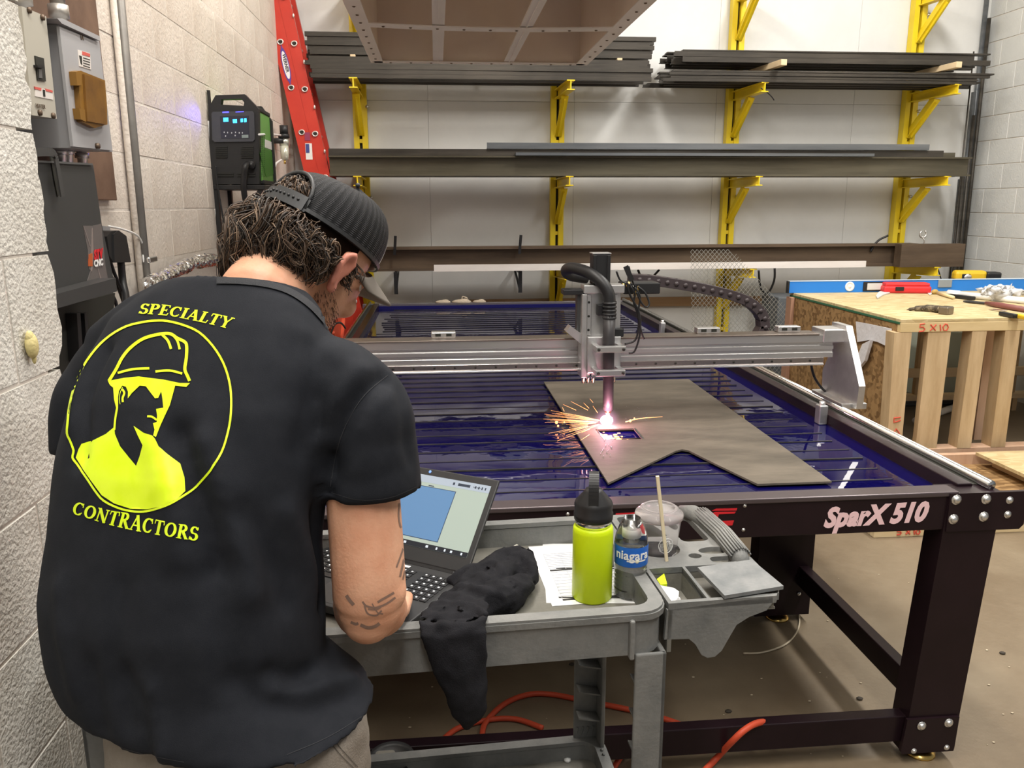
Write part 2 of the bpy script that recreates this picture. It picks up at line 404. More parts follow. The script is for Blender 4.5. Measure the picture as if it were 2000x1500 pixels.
for r_ in range(3):
    for k in range(4):
        L = 2.50+random.uniform(-.05,.05)
        me = prof_mesh('angle_bar', angle(.038,.005) if r_ < 2 else flat(.075,.01), L, M_steel)
        stock('angle_bar', me, 1.90+random.uniform(-.06,.04), BY-.50+k*.11, LEV[1]+.158+r_*.04, lab('dark steel bar', r_, k, 3, 'bundle on wooden blocks, upper right shelf'), 'top layer of bars on the upper right shelf', rz=random.uniform(-.005,.005))
# second shelf: long channels with bars on top
me = prof_mesh('steel_channel', [(-p[0],p[1]) for p in channel(.06,.15,.012)][::-1], 5.19, M_steel2)
for k, y in enumerate((-.50,-.40,-.30,-.20)):
    stock('steel_channel', me, -.81-.0*k, BY+y, LEV[2]+.008, 'long olive steel channel on the middle rack shelf, '+COLN[k]+' of four', 'steel channels on the middle shelf', 'steel channel')
me = prof_mesh('square_bar', flat(.05,.05), 4.95, M_steel)
stock('square_bar', me, -.81, BY-.54, LEV[2]+.160, 'dark square steel tube lying on top of the middle shelf channels', None, 'steel tube')
me = prof_mesh('flat_bar', angle(.045,.006), 3.6, M_steelb)
stock('flat_bar', me, .40, BY-.56, LEV[2]+.212, 'bluish grey steel angle lying topmost on the middle rack shelf', None, 'steel angle')
me = prof_mesh('flat_bar', flat(.05,.022), 2.9, M_steelb)
stock('flat_bar', me, .62, BY-.595, LEV[2]+.160, 'bluish grey flat bar along the front of the middle shelf stack', None, 'steel bar')
me = prof_mesh('square_bar', flat(.04,.04), 4.6, M_steel2)
stock('square_bar', me, -.3, BY-.45, LEV[2]+.160, 'olive square tube behind the bluish bars on the middle shelf', None, 'steel tube')
# third shelf: brown tube, block end, white board in front
stock('box_tube', prof_mesh('box_tube', ipro(.13,.19,.02), 4.67, M_rust), -.60, BY-.44, LEV[3]+.008, 'long brown rusted steel beam on the lowest rack shelf', None, 'steel beam')
stock('box_tube', prof_mesh('box_tube', flat(.10,.045), 4.4, M_rust), -.60, BY-.28, LEV[3]+.008, 'brown rectangular tube behind the rusted beam on the lowest shelf', None, 'steel tube')
stock('box_tube', prof_mesh('box_tube', flat(.10,.19), .56, M_rust), 3.85, BY-.56, LEV[3]+.008, 'short brown steel box section at the right end of the lowest shelf', None, 'steel tube')
stock('white_board', prof_mesh('white_board', flat(.02,.052), 3.58, mat('whitewashed board', (.72,.66,.62), .6, c2=(.82,.78,.74), scale=4, stretch=(.3,2,2))), -.03, BY-.565, LEV[3]+.012, 'long whitewashed board in front of the brown beam on the lowest shelf', None, 'board')
# black hook brackets holding the lowest shelf beams
def hook(x, label):
    t = thing('hook_bracket', label, 'bracket', (x,BY-.3,LEV[3]))
    MB().bar((x,BY-.47,LEV[3]+.14),(x+.012,BY-.48,LEV[3]+.29),.022,.012,(0,1,0)).build('upper_prong', M_blackpl, t)
    mb = MB(); mb.bar((x+.004,BY-.5,LEV[3]-.17),(x+.004,BY-.5,LEV[3]+.005),.03,.014,(0,1,0)); mb.bar((x+.004,BY-.5,LEV[3]-.005),(x+.004,BY-.02,LEV[3]-.005),.02,.02); mb.bar((x+.004,BY-.47,LEV[3]-.15),(x+.004,BY-.03,LEV[3]-.02),.016,.016)
    mb.build('hook_arm', M_blackpl, t)
hook(-.34, 'small black bracket under the lowest shelf beside the cap of the man')
hook(.66, 'small black bracket under the lowest shelf left of the torch column')
t = thing('wall_strut', 'black V shaped wire strut under the lowest shelf behind the torch wires', 'strut', (1.75,BY-.2,.9))
MB().bar((1.66,BY-.4,1.07),(1.74,BY-.3,.93),.014).build('strut_bar', M_blackpl, t); MB().bar((1.84,BY-.4,1.07),(1.75,BY-.3,.93),.014).build('strut_bar', M_blackpl, t)
t = MB().tube(spline([atY(1482,528,BY-.45),atY(1483,545,BY-.45),atY(1487,565,BY-.4),atY(1500,572,BY-.4),atY(1512,548,BY-.45),atY(1513,522,BY-.45)],4),.009,6)
tag(t.build('chain_loop', M_blackpl), 'black chain loop hanging under the lowest shelf by the mesh sheet', 'chain')
w = MB(); P = [atY(1803,488,BY-.5),atY(1806,470,BY-.5),atY(1801,462,BY-.5)]; w.tube(P,.006,6); c = atY(1803,457,BY-.5)
w.tube([c+Vector((.028*math.cos(g),0,.03*math.sin(g))) for g in [math.radians(a) for a in range(-240,61,20)]],.008,6)
tag(w.build('open_wrench', M_alub), 'grey open-end wrench standing on the lowest shelf below the corner rack', 'wrench')
tag(MB().tube(spline([atY(1700,492,BY-.40),atY(1708,478,BY-.40),atY(1718,468,BY-.40),atY(1735,460,BY-.42)],4),.009,6).build('bent_rod', M_blackpl), 'bent black rod end poking up from the lowest shelf', 'rod')
tag(MB().tube(spline([atY(1486,172,BY-.54),atY(1500,182,BY-.52),atY(1508,190,BY-.5),atY(1512,196,BY-.5)],3),.004,6).build('tie_wire', M_blackpl), 'dark tie wire hanging from the upper right arm tip', 'wire')
tag(MB().tube(spline([atY(1820,506,BY-.5),atY(1826,512,BY-.5),atY(1833,528,BY-.5),atY(1838,545,BY-.5)],3),.005,6).build('tie_wire', M_blackpl), 'thin wire hanging from the yellow arm behind the drill', 'wire')
# pipes leaning in the right corner
for k, (xt, yt, xb, yb, r_, mm, lb) in enumerate(((1896,-40,1899,545,.020,M_steelb,'tall grey pipe in the corner, the one reaching past the top'),(1907,35,1900,545,.016,M_steel,'tall dark pipe nearest the grey block wall in the corner'),
        (1880,180,1882,545,.020,M_steelb,'grey pipe standing just left of the tallest corner pipe'),(1888,225,1879,545,.014,M_steel,'thin dark pipe in the corner crossing behind the grey pipes'),
        (1866,345,1872,548,.018,M_steel,'short dark pipe in the corner, its top at middle shelf height'),(1859,350,1866,548,.012,M_steelb,'short thin grey pipe, leftmost of those in the corner'),(1875,100,1878,545,.006,M_steel,'thin dark rod among the corner pipes'))):
    xm = atY((xt+xb)/2, (yt+yb)/2, BY-.05-.045*k).x; a = atY(xt, yt, BY-.05-.045*k); a.x = min(xm, 4.70); b = atY(xb, yb, BY-.06-.045*k); d = (b-a); b2 = a+d*(a.z/(a.z-b.z)); b2.x = a.x+.02
    tag(MB().cyl(a, b2, r_, 10).build('corner_pipe', mm), lb, 'pipe')

# ------------------------------------------------------------------ hanging sheet-metal hood
HZ = 2.45; M_hood = mat('galvanised hood', (.80,.74,.67), .5, .1, c2=(.86,.80,.73), scale=3); M_hin = mat('hood liner', (.78,.65,.52), .7, c2=(.84,.72,.60), scale=2)
hx0, hx1, hy0, hy1 = -.355, .93, 2.9, 5.22
hd = thing('hanging_hood', 'galvanised sheet metal hood hanging open side down above the gantry', 'hood', (.3,4.1,HZ))
mb = MB(); T = .03
mb.box((hx0,hy0,HZ),(hx0+T,hy1,HZ+.5)); mb.box((hx1-T,hy0,HZ),(hx1,hy1,HZ+.5)); mb.box((hx0+T,hy1-T,HZ),(hx1-T,hy1,HZ+.5)); mb.box((hx0+T,hy0,HZ),(hx1-T,hy0+T,HZ+.5))
mb.build('side_sheet', M_hin, hd); MB().box((hx0,hy0,HZ+.42),(hx1,hy1,HZ+.44)).build('top_sheet', M_hin, hd)
for (a, b) in (((hx0-.02,hy0,HZ-.006),(hx0+.055,hy1,HZ)),((hx1-.055,hy0,HZ-.006),(hx1+.02,hy1,HZ)),((hx0,hy1-.05,HZ-.006),(hx1,hy1+.01,HZ))):
    MB().cbox(a,b,.002).build('flange', M_hood, hd)
for xx in (.03,.46):
    m2 = MB(); m2.box((xx-.03,hy0,HZ+.002),(xx+.03,hy1-.05,HZ+.008)); m2.box((xx-.006,hy0,HZ+.008),(xx+.006,hy1-.05,HZ+.06)); m2.box((xx-.002,hy0,HZ-.004),(xx+.002,hy1-.05,HZ+.002)); m2.build('rib', M_hood, hd)
n = 24; vs = []; fs = []
for i in range(n+1):
    xx = hx0+.05+(hx1-hx0-.1)*i/n; yy = 4.17+.06*math.sin(PI*i/n)
    vs += [(xx,yy-.04,HZ-.002),(xx,yy+.04,HZ-.002),(xx,yy+.04,HZ-.008),(xx,yy-.04,HZ-.008)]
for i in range(n): k = 4*i; fs += [(k,k+4,k+5,k+1),(k+1,k+5,k+6,k+2),(k+2,k+6,k+7,k+3),(k+3,k+7,k+4,k)]
MB().add(vs,fs).build('cross_strap', M_hood, hd)
rv = MB(); rv.lathe([(0,-.004),(.006,-.003),(.008,0)],(0,0,0),8); rme = rv.mesh('rivet'); rme.materials.append(mat('rivet', (.16,.11,.07), .5, .5))
for i in range(9): inst('rivet', rme, Matrix.Translation((hx0+.12+i*.13, 4.17+.06*math.sin(PI*(i+.6)/9.6), HZ-.009)), hd)
for i in range(10): inst('rivet', rme, Matrix.Translation((hx0+.1+i*.122, hy1-.02, HZ-.007)), hd)
for i in range(14):
    inst('rivet', rme, Matrix.Translation((hx0+.018, hy0+.1+i*.16, HZ-.007)), hd); inst('rivet', rme, Matrix.Translation((hx1-.018, hy0+.1+i*.16, HZ-.007)), hd)
for xx in (.1,.8):
    MB().cyl((xx,3.6,HZ+.44),(xx,3.6,5.2),.008,8).build('hanger_rod', M_bolt, hd); MB().cyl((xx,4.9,HZ+.44),(xx,4.9,5.2),.008,8).build('hanger_rod', M_bolt, hd)

# ------------------------------------------------------------------ ladder leaning by the corner, seen edge on
ld = thing('extension_ladder', 'red fiberglass extension ladder leaning in the far left corner', 'ladder', (-.55,6.2,0))
TL = .1835
LS = 1.052; LY = 6.50                                   # the ladder stands between table end and back wall
def lx(z, off): return -.994+off*LS-(z-1.874)*TL
ax = Vector((-math.sin(math.atan(TL)),0,math.cos(math.atan(TL)))); ay = Vector((0,1,0)); az = Vector((ax.z,0,-ax.x))
def rail(yy, off, w, zt, zb, name='rail'):
    a = Vector((lx(zb,off),yy,zb)); b = Vector((lx(zt,off),yy,zt)); mb = MB()
    mb.bar(a, b, .012, w, az); mb.bar(a+az*(w/2-.004)+ay*.018, b+az*(w/2-.004)+ay*.018, .045, .008, az); mb.bar(a-az*(w/2-.004)+ay*.018, b-az*(w/2-.004)+ay*.018, .045, .008, az)
    return mb.build(name, M_red, ld)
for yy, sgn in ((LY,1),(LY+.34,-1)):
    rail(yy, .035, .105, 4.1, .9 if 0 else .02); rail(yy+.005, .125, .085, 4.1, .02)
rg = mat('ladder rung end', (.78,.72,.68), .35, .6)
for k in range(13):
    z = .221+k*.321
    for off, dz in ((.035,0),(.13,-.01)):
        c = Vector((lx(z,off),LY,z+dz)); R = MB()
        ring = [(c+az*(.020*math.cos(g))+ax*(.020*math.sin(g) if math.sin(g) < 0 else .014*math.sin(g))) for g in [2*PI*i/16 for i in range(16)]]
        R.tube([p-ay*.010 for p in ring], .005, 6, closed=True); R.cyl(c+ay*.02, c+ay*.33, .015, 8)
        rr = R.build('rung', rg, ld)
        B = MB(); B.prism([c+(p-c)*.72-ay*.009 for p in ring], ay*.004); B.build('rung_hole', M_dark, rr)
    B = MB(); B.ball(Vector((lx(z-.14,.168),LY-.01,z-.14)), .014, 8, (.6,.6,1.1)); B.build('guide_pad', rg, ld)
def on_rail(z, off, lift): return Vector((lx(z,off),LY-.006-lift,z))
el = [on_rail(2.625,.035,.001)+ax*(.125*math.sin(g))+az*(.026*math.cos(g)) for g in [2*PI*i/28 for i in range(28)]]
el[7] += ax*.03; el[21] -= ax*.03
bd = MB(); bd.prism(el, (0,-.001,0)); badge = bd.build('oval_badge', mat('badge violet', (.10,.05,.30), .4), ld)
el2 = [on_rail(2.625,.035,.002)+ax*(.10*math.sin(g))+az*(.02*math.cos(g)) for g in [2*PI*i/28 for i in range(28)]]
bd = MB(); bd.prism(el2, (0,-.001,0)); bd.build('badge_field', mat('badge white', (.8,.78,.8), .4), badge)
tm, tw = text_mb('WERNER', .032, frame3(on_rail(2.70,.028,.0035), -ax, az), .0005, .001); tm.build('badge_lettering', mat('print black', (.02,.02,.03), .5), badge)
lb = MB(); lb.box((0,0,0),(.05,.001,.12), Matrix.Translation(on_rail(1.945,.02,.002))); st_ = lb.build('warning_label', mat('label white', (.80,.78,.74), .5), ld)
MB().box((.003,-.001,.05),(.03,.0,.115), Matrix.Translation(on_rail(1.945,.02,.0025))).build('label_block', mat('label navy', (.05,.07,.25), .5), st_)
MB().box((.0,-.001,.14),(.04,.0,.20), Matrix.Translation(on_rail(1.945,.02,.0025))).build('label_block', mat('label maroon', (.28,.04,.10), .5), st_)
# ------------------------------------------------------------------ plasma cutting table
M_frame = mat('table black paint', (.012,.006,.008), .3, c2=(.018,.009,.012), scale=4, spec=.28)
M_tray = mat('tray blue black', (.012,.012,.03), .35)
M_slat = mat('burnt slat steel', (.02,.02,.022), .45, .5, c2=(.07,.065,.06), scale=12)
M_brass = mat('brass', (.72,.50,.16), .25, 1.)
M_pink = mat('lettering with arc tint', (.90,.62,.64), .35)  # white letters; the arc's pink light is put into their colour
M_redp = mat('red decal', (.66,.02,.03), .35)
tb = thing('plasma_table', 'long black plasma cutting table with blue water tray and steel slats', 'table', (.48,4.2,0))
FY = 1.95
fr = MB(); fr.cbox((-.60,FY,.725),(1.385,FY+.06,.83),.003); fr.build('front_beam', M_frame, tb)
MB().cbox((-.60,FY-.004,.822),(1.40,FY+.055,.836),.003).build('front_beam_lip', mat('worn dark lip', (.10,.08,.085), .3, .4), tb)
MB().cbox((-.60,6.42,.725),(1.56,6.47,.836),.003).build('rear_beam', mat('rear beam lit grey', (.16,.145,.165), .25, .3), tb)  # black gloss beam; the light on it is painted in as lilac grey
cpx = MB(); cpx.prism([(1.372,FY-.008,.722),(1.585,FY-.008,.722),(1.597,FY-.008,.735),(1.597,FY-.008,.832),(1.372,FY-.008,.832)], (0,.012,0)); cpx.build('corner_plate', M_frame, tb)
# side frames and rails
for sx, nm in ((1,'right'),(-1,'left')):
    xi = 1.43 if sx > 0 else -.47; xo = 1.475 if sx > 0 else -.515
    a, b = sorted((xi,xo))
    MB().cbox((a,FY+.05,.70),(b,6.44,.838),.003).build('side_beam', M_frame, tb)
    x2 = xo+sx*.022; a, b = sorted((xo,x2)); MB().box((a,FY+.06,.78),(b,6.44,.832)).build('rail_slot', M_dark, tb)
    MB().cyl((xo+sx*.032,FY+.02,.842),(xo+sx*.032,6.46,.842),.014,12).build('guide_rail', M_chrome, tb)
    a, b = sorted((xo+sx*.018,xo+sx*.062)); MB().cbox((a,FY+.02,.74),(b,6.46,.826),.003).build('rail_carrier', M_alu if sx < 0 else M_frame, tb)
for (x, y) in ((1.425,2.78),(1.425,4.95)):
    m2 = MB(); m2.cbox((x-.028,y-.02,.80),(x+.004,y+.02,.872),.004); m2.cyl((x-.012,y,.86),(x-.012,y,.885),.011,10); m2.build('limit_stop', M_alub, tb)
# legs: a near and a middle pair, then the hidden rest
def leg(xa, xb, ya, yb, lean=0., zt_=.70):
    P = [(xa-lean,ya,.03),(xb-lean,ya,.03),(xb,ya,zt_),(xa,ya,zt_)]
    lg = MB().prism(P, (0,yb-ya,0)).build('leg', M_frame, tb)
    fx = (xa+xb)/2-lean; y = (ya+yb)/2
    F = MB(); F.lathe([(.045,0),(.045,.006),(.03,.014),(.012,.02),(.012,.05),(0,.05)],(fx,y,0),16); F.build('levelling_foot', M_brass, lg)
    return lg
nl = leg(1.372, 1.527, FY-.004, FY+.075, .048, .83)
pl = MB(); pl.prism([(1.318,FY-.012,.032),(1.476,FY-.012,.032),(1.478,FY-.012,.045),(1.481,FY-.012,.145),(1.322,FY-.012,.145),(1.313,FY-.012,.04)], (0,.01,0)); pl.build('foot_plate', M_frame, nl)
bo = MB(); bo.lathe([(.0,.010),(.006,.009),(.010,.005),(.011,.002),(.014,.0015),(.015,0)],(0,0,0),12)
bo.M = None; bme = bo.mesh('bolt'); bme.materials.append(M_bolt)
def bolt(x, y, Y, s=1., par=None):
    p = atY(x, y, Y); inst('bolt', bme, Matrix.Translation(p) @ Matrix.Rotation(PI/2, 4, 'X') @ Matrix.Scale(s, 4), par or tb)
for (x, y) in ((1868,976),(1926,975),(1862,1014),(1921,1009)): bolt(x, y, FY-.008, 1.0)
for (x, y) in ((1972,977),(1968,1005)): bolt(x, y, FY-.008, .75)
for (x, y) in ((1800,1418),(1853,1412)): bolt(x, y, FY-.013, .95, nl)
for (x, y) in ((1785,1467),(1849,1460)): bolt(x, y, FY-.013, .6, nl)
for (x, y) in ((1455,988),(1452,1035),(1109,1004)): bolt(x, y, FY, .35)
ml = leg(1.20, 1.42, 2.76, 2.84)
for (x, y) in ((1561,1160),(1575,1137)): bolt(x, y, 2.755, .5, ml)
leg(-.56, -.40, FY-.004, FY+.075, 0., .83); leg(-.50, -.28, 2.76, 2.84)
for y in (4.5, 6.3): leg(1.26, 1.44, y, y+.08); leg(-.50, -.32, y, y+.08)
MB().cbox((-.45,FY+.01,.058),(1.335,FY+.05,.142),.003).build('lower_crossbar', M_frame, tb)
MB().cbox((1.365,FY+.06,.155),(1.405,2.78,.235),.003).build('lower_side_bar', M_frame, tb)
MB().cbox((1.38,2.84,.155),(1.42,6.3,.235),.003).build('lower_side_bar', M_frame, tb)
MB().cbox((-.48,FY+.06,.155),(-.44,6.3,.235),.003).build('lower_side_bar', M_frame, tb)
MB().box((-.47,FY+.055,.722),(1.43,6.43,.735)).build('tray_bottom', M_tray, tb)
MB().box((-.47,FY+.06,.735),(1.43,FY+.066,.82)).build('tray_wall', mat('tray blue paint', (.008,.008,.10), .3), tb); MB().box((-.47,6.40,.735),(1.43,6.42,.82)).build('tray_wall', MATS['tray blue paint'], tb)
# water
wm = bpy.data.materials.new('blue cutting water'); wm.use_nodes = True; nt = wm.node_tree; b = nt.nodes['Principled BSDF']
b.inputs['Base Color'].default_value = (.0025,.002,.05,1); b.inputs['Roughness'].default_value = .02; b.inputs['IOR'].default_value = 2.0
tc = nt.nodes.new('ShaderNodeTexCoord'); n1 = nt.nodes.new('ShaderNodeTexNoise'); n1.inputs['Scale'].default_value = 7; n1.inputs['Detail'].default_value = 3
bp = nt.nodes.new('ShaderNodeBump'); bp.inputs['Strength'].default_value = .02; bp.inputs['Distance'].default_value = .03
nt.links.new(tc.outputs['Object'], n1.inputs['Vector']); nt.links.new(n1.outputs['Fac'], bp.inputs['Height']); nt.links.new(bp.outputs[0], b.inputs['Normal'])
wv = MB(); nx, ny = 40, 90
for j in range(ny+1):
    for i in range(nx+1):
        x = -.47+1.90*i/nx; y = FY+.06+(6.41-FY-.06)*j/ny
        d = math.hypot(x-.62, y-2.78); z = .7995+.0012*math.sin(d*38)*math.exp(-d*2.2)
        wv.v.append(Vector((x,y,z)))
for j in range(ny):
    for i in range(nx): k = j*(nx+1)+i; wv.f.append([k,k+1,k+nx+2,k+nx+1]); wv.sm.append(True)
wv.build('water', wm, tb)
# slats: one object each
sm = MB().box((0,-.003,0),(1.0,.003,.055)).mesh('slat'); sm.materials.append(M_slat)
for i in range(44):
    y = 2.06+i*.0985
    if y > 6.33: break
    x0, x1 = -.37+random.uniform(-.03,.03), 1.345+random.uniform(-.012,.012)
    inst('slat', sm, Matrix.Translation((x0,y,.748+random.uniform(-.002,.002))) @ Matrix.Diagonal((x1-x0,1,1,1)), tb)
for x in (.12,.75): MB().cbox((x-.02,FY+.08,.735),(x+.02,6.3,.747),.003).build('slat_support', M_tray, tb)
# lettering on the front beam
tm, w0 = text_mb('SparX 510', .10, lambda p: p, .001, .0050, .28, .62)
a = atY(1608,1029,FY-.0015); b2 = atY(1812,1016,FY-.0015); W = (b2-a).length
k = W/w0; ex = (b2-a).normalized(); T = frame3(a, ex, Vector((0,0,1)))
tm.v = [T(Vector((v.x*k, v.y*.76, v.z))) for v in tm.v]
tm.build('lettering', M_pink, tb)
def decal(polys, f, Y, name, m, par):
    mb = MB()
    for P in polys: mb.prism([atY(*f(p), Y) for p in P], (0,.0012,0))
    return mb.build(name, m, par)
f6 = lambda p: (1240+p[0]*.21333, 980+p[1]*.21333)
decal([[(705,84),(745,64),(938,60),(930,80)],[(695,112),(735,94),(925,92),(912,108),(770,114),(748,180),(908,172),(892,216),(672,229)],[(618,80),(674,73),(640,178),(585,180)]], f6, FY-.0015, 'red_logo', M_redp, tb)
decal([[(1203,1003),(1240,1001),(1239,1006),(1202,1008)]], lambda p: p, FY-.0015, 'red_logo', M_redp, tb)
# tan bundles lying on the far beam
for k, (xa, xb, yb, lb) in enumerate(((850,880,590,'small tan cloth bundle on the far table beam, leftmost of three'),(882,920,589,'tan cloth bundle with a loop on the far table beam, middle of three'),(922,948,588,'small tan cloth bundle on the far table beam, rightmost of three'))):
    p = atZ((xa+xb)/2, yb, .836); g = MB(); ww = abs(atZ(xb,yb,.836).x-atZ(xa,yb,.836).x)/2
    g.ball((p.x,6.445,.842), ww, 12, (1,.4,.28)); g.ball((p.x+ww*.3,6.445,.852), ww*.5, 10, (1,.5,.4))
    if k == 1: g.tube(spline([(p.x,6.445,.85),(p.x+.01,6.445,.885),(p.x+.05,6.445,.868)],4), .006, 6)
    tag(g.build('cloth_bundle', mat('tan canvas', (.50,.42,.32), .9, bump=.4, bscale=50)), lb, 'cloth')

# ------------------------------------------------------------------ steel sheet on the slats
M_sheet = mat('hot rolled sheet', (.095,.082,.066), .65, .0, c2=(.165,.142,.113), scale=4, bump=.08, bscale=90, rvar=.1, stretch=(.6,1.6,1), spec=.15)
out = [atZ(x, y, .82) for x, y in ((1062,742),(1345,737),(1625,935),(1480,940),(1400,902),(1345,875),(1332,873),(1320,876),(1188,938))]
hole = [(.560,2.612),(.690,2.606),(.692,2.742),(.556,2.742)]
sh = MB(); sh.plate([(p.x,p.y) for p in out][::-1], [hole], .806, .812)
st_sheet = tag(sh.build('steel_sheet', M_sheet), 'brown grey steel sheet with a notched front edge lying on the slats', 'metal sheet')
ed = MB(); ed.bar((.558,2.612,.8125),(.555,2.742,.8125),.005,.002); ed.bar((.692,2.606,.8125),(.695,2.742,.8125),.006,.002); ed.build('cut_edge', M_chrome, st_sheet)
# droplets on the sheet
dr = MB(); random.seed(3)
for i in range(16):
    p = atZ(1187+random.uniform(-14,12), 868+random.uniform(-10,22), .815); dr.ball(p, random.uniform(.0015,.0035), 6, (1,1,.5))
for i in range(14):
    p = atZ(1205+random.uniform(0,60), 795+random.uniform(-4,30), .815); dr.ball(p, random.uniform(.001,.0025), 6, (1,1,.5))
tag(dr.build('water_droplets', mat('droplet', (.9,.9,.92), .05, trans=.9, ior=1.33)), 'tiny water droplets scattered on the sheet near the cut', 'droplets', kind='stuff')

# ------------------------------------------------------------------ gantry
gt = thing('torch_gantry', 'aluminium gantry carrying the plasma torch across the cutting table', 'gantry', (.5,2.95,.83))
gx0, gx1 = -.52, 1.50; GY = 2.90
prof = [(0,0),(0,.018),(.006,.020),(.006,.030),(0,.032),(0,.044),(.008,.047),(.008,.056),(0,.059),(0,.085),(.09,.085),(.09,0)]
g = MB(); g.prism([(gx0,GY+p[0],1.028+p[1]) for p in prof], (gx1-gx0,0,0)); g.build('beam', M_alu, gt)
MB().cbox((gx0,GY-.004,1.113),(1.44,GY+.085,1.120),.002).build('top_rail', mat('brown bearing rail', (.20,.165,.14), .35, .7), gt)
MB().cbox((gx0,GY-.012,1.008),(1.46,GY+.01,1.030),.002).build('bearing_rail', mat('bearing rail steel', (.42,.38,.36), .22, .9), gt)
MB().cbox((gx0,GY-.016,1.0),(1.46,GY+.012,1.007),.002).build('rail_flange', M_alu, gt)
hm = MB().lathe([(.0045,0),(.0045,.001),(0,.001)],(0,0,0),8).mesh('rail_screw'); hm.materials.append(M_dark)
for i in range(26): inst('rail_screw', hm, Matrix.Translation((gx0+.05+i*.075,GY-.0125,1.019)) @ Matrix.Rotation(PI/2,4,'X'), gt)
for xpx in (866,1147,1380,1536):
    p = atY(xpx, 652, GY+.07); c = MB(); c.cbox((p.x-.045,GY+.045,1.12),(p.x+.045,GY+.085,1.142),.003); cc = c.build('rail_clip', M_alub, gt)
    d = MB(); [d.box((p.x+o-.010,GY+.043,1.127),(p.x+o+.010,GY+.046,1.137)) for o in (-.02,.02)]; d.build('clip_slot', M_dark, cc)
def upright(X0, X1, name):
    P = [(2.885,1.150),(2.80,1.02),(2.752,.945),(2.758,.858),(3.03,.842),(3.04,.95),(2.99,1.03),(2.995,1.150)]
    mb = MB(); mb.prism([(X0,p[0],p[1]) for p in P], (X1-X0,0,0)); return mb.build(name, M_alub, gt)
upright(1.535, 1.56, 'upright'); upright(-.575, -.55, 'upright')
MB().cbox((1.455,GY-.008,1.085),(1.54,GY+.10,1.135),.004).build('end_cap', M_alub, gt); MB().cbox((-.56,GY-.005,1.02),(-.515,GY+.09,1.13),.004).build('end_cap', M_alub, gt)
MB().cbox((1.50,2.80,.845),(1.60,3.05,.868),.003).build('bearing_block', M_alub, gt); MB().cbox((-.62,2.80,.845),(-.52,3.05,.868),.003).build('bearing_block', M_alub, gt)
MB().tube(spline([atX(1583,705,1.47),atX(1590,735,1.49),atX(1605,758,1.52),atX(1620,770,1.55)],4), .005, 6).build('rail_cable', M_blackpl, gt)
# carriage
CY = 2.84
MB().cbox((.520,CY,.995),(.655,CY+.03,1.305),.003).build('carriage_plate', M_alub, gt)
MB().cbox((.510,CY-.02,.985),(.530,CY+.055,1.29),.003).build('carriage_side', M_alub, gt)
for x in (.536,.632): 
    mm = MB(); mm.cbox((x-.008,CY-.012,1.14),(x+.010,CY,1.285),.002); r_ = mm.build('slide_rail', M_alu, gt)
    for z in (1.16,1.21,1.26): inst('rail_screw', hm, Matrix.Translation((x,CY-.0125,z)) @ Matrix.Rotation(PI/2,4,'X'), r_)
MB().cbox((.515,CY-.025,1.292),(.662,CY+.045,1.322),.003).build('motor_mount', M_alub, gt)
mm = MB(); mm.cbox((.548,CY-.01,1.322),(.612,CY+.05,1.43),.004); [mm.cbox((xx-.006,CY-.016,1.325),(xx+.006,CY-.008,1.426),.002) for xx in (.555,.605)]; mm.build('motor', M_blackpl, gt)
MB().cbox((.546,CY-.012,1.43),(.614,CY+.052,1.434),.001).build('motor_cap', M_alub, gt)
MB().cbox((.445,CY-.005,1.285),(.522,CY+.06,1.305),.003).build('left_bracket', M_blackpl, gt)
MB().cbox((.497,CY+.01,1.12),(.515,CY+.05,1.30),.003).build('left_guard', mat('dark grey guard', (.08,.08,.08), .4, .5), gt)
MB().prism([(.455,CY-.01,1.155),(.52,CY-.01,1.10),(.52,CY-.01,1.14),(.47,CY-.01,1.175)], (0,.05,0)).build('left_foot', M_alub, gt)
MB().cbox((.562,CY-.045,1.215),(.600,CY-.012,1.255),.003).build('sensor', M_blackpl, gt)
MB().cbox((.628,CY-.03,1.135),(.662,CY-.002,1.165),.003).build('limit_switch', M_blackpl, gt)
cb = MB().cbox((.530,CY-.035,1.005),(.652,CY-.012,1.138),.003).build('clamp_block', M_alub, gt)
for z in (1.105,1.020):
    k = MB(); k.cbox((.545,CY-.115,z-.011),(.652,CY-.09,z+.011),.002); k.cbox((.545,CY-.095,z-.009),(.565,CY-.03,z+.009),.002); k.cbox((.632,CY-.095,z-.009),(.652,CY-.03,z+.009),.002)
    kk = k.build('torch_clamp', M_alu, gt)
    for x in (.555,.643): inst('rail_screw', hm, Matrix.Translation((x,CY-.1155,z)) @ Matrix.Rotation(PI/2,4,'X') @ Matrix.Scale(1.3,4), kk)
for x in (.520,.537,.556,.633):
    MB().cyl((x,CY-.012,.965),(x,CY-.012,1.01),.007,8).build('post', M_chrome, gt)
# torch and its hose
TY = CY-.06; TX = .598
M_torch = mat('torch graphite', (.035,.032,.034), .42)
t = MB(); t.tube([(TX+.006,TY,.872),(TX+.006,TY,.90),(TX+.005,TY,1.0),(TX+.003,TY,1.12),(TX+.002,TY,1.22)],[.0175,.019,.0195,.021,.023],20); tc_ = t.build('torch', M_torch, gt)
MB().lathe([(.004,.857),(.010,.862),(.015,.872),(0,.873)],(TX+.006,TY,0),16).build('nozzle', mat('copper nozzle', (.45,.22,.12), .35, 1.), tc_)
hose = spline([(TX+.002,TY,1.21),(TX+.004,TY,1.26),(TX-.002,TY+.005,1.30),(TX-.025,TY+.02,1.335),(TX-.065,TY+.06,1.365),(TX-.105,TY+.14,1.375),(TX-.115,TY+.24,1.36),(TX-.09,TY+.30,1.335),(TX-.02,TY+.33,1.32)],8)
MB().tube(hose, [.023]*5+[.021]*(len(hose)-5), 14).build('torch_hose', M_blackpl, gt)
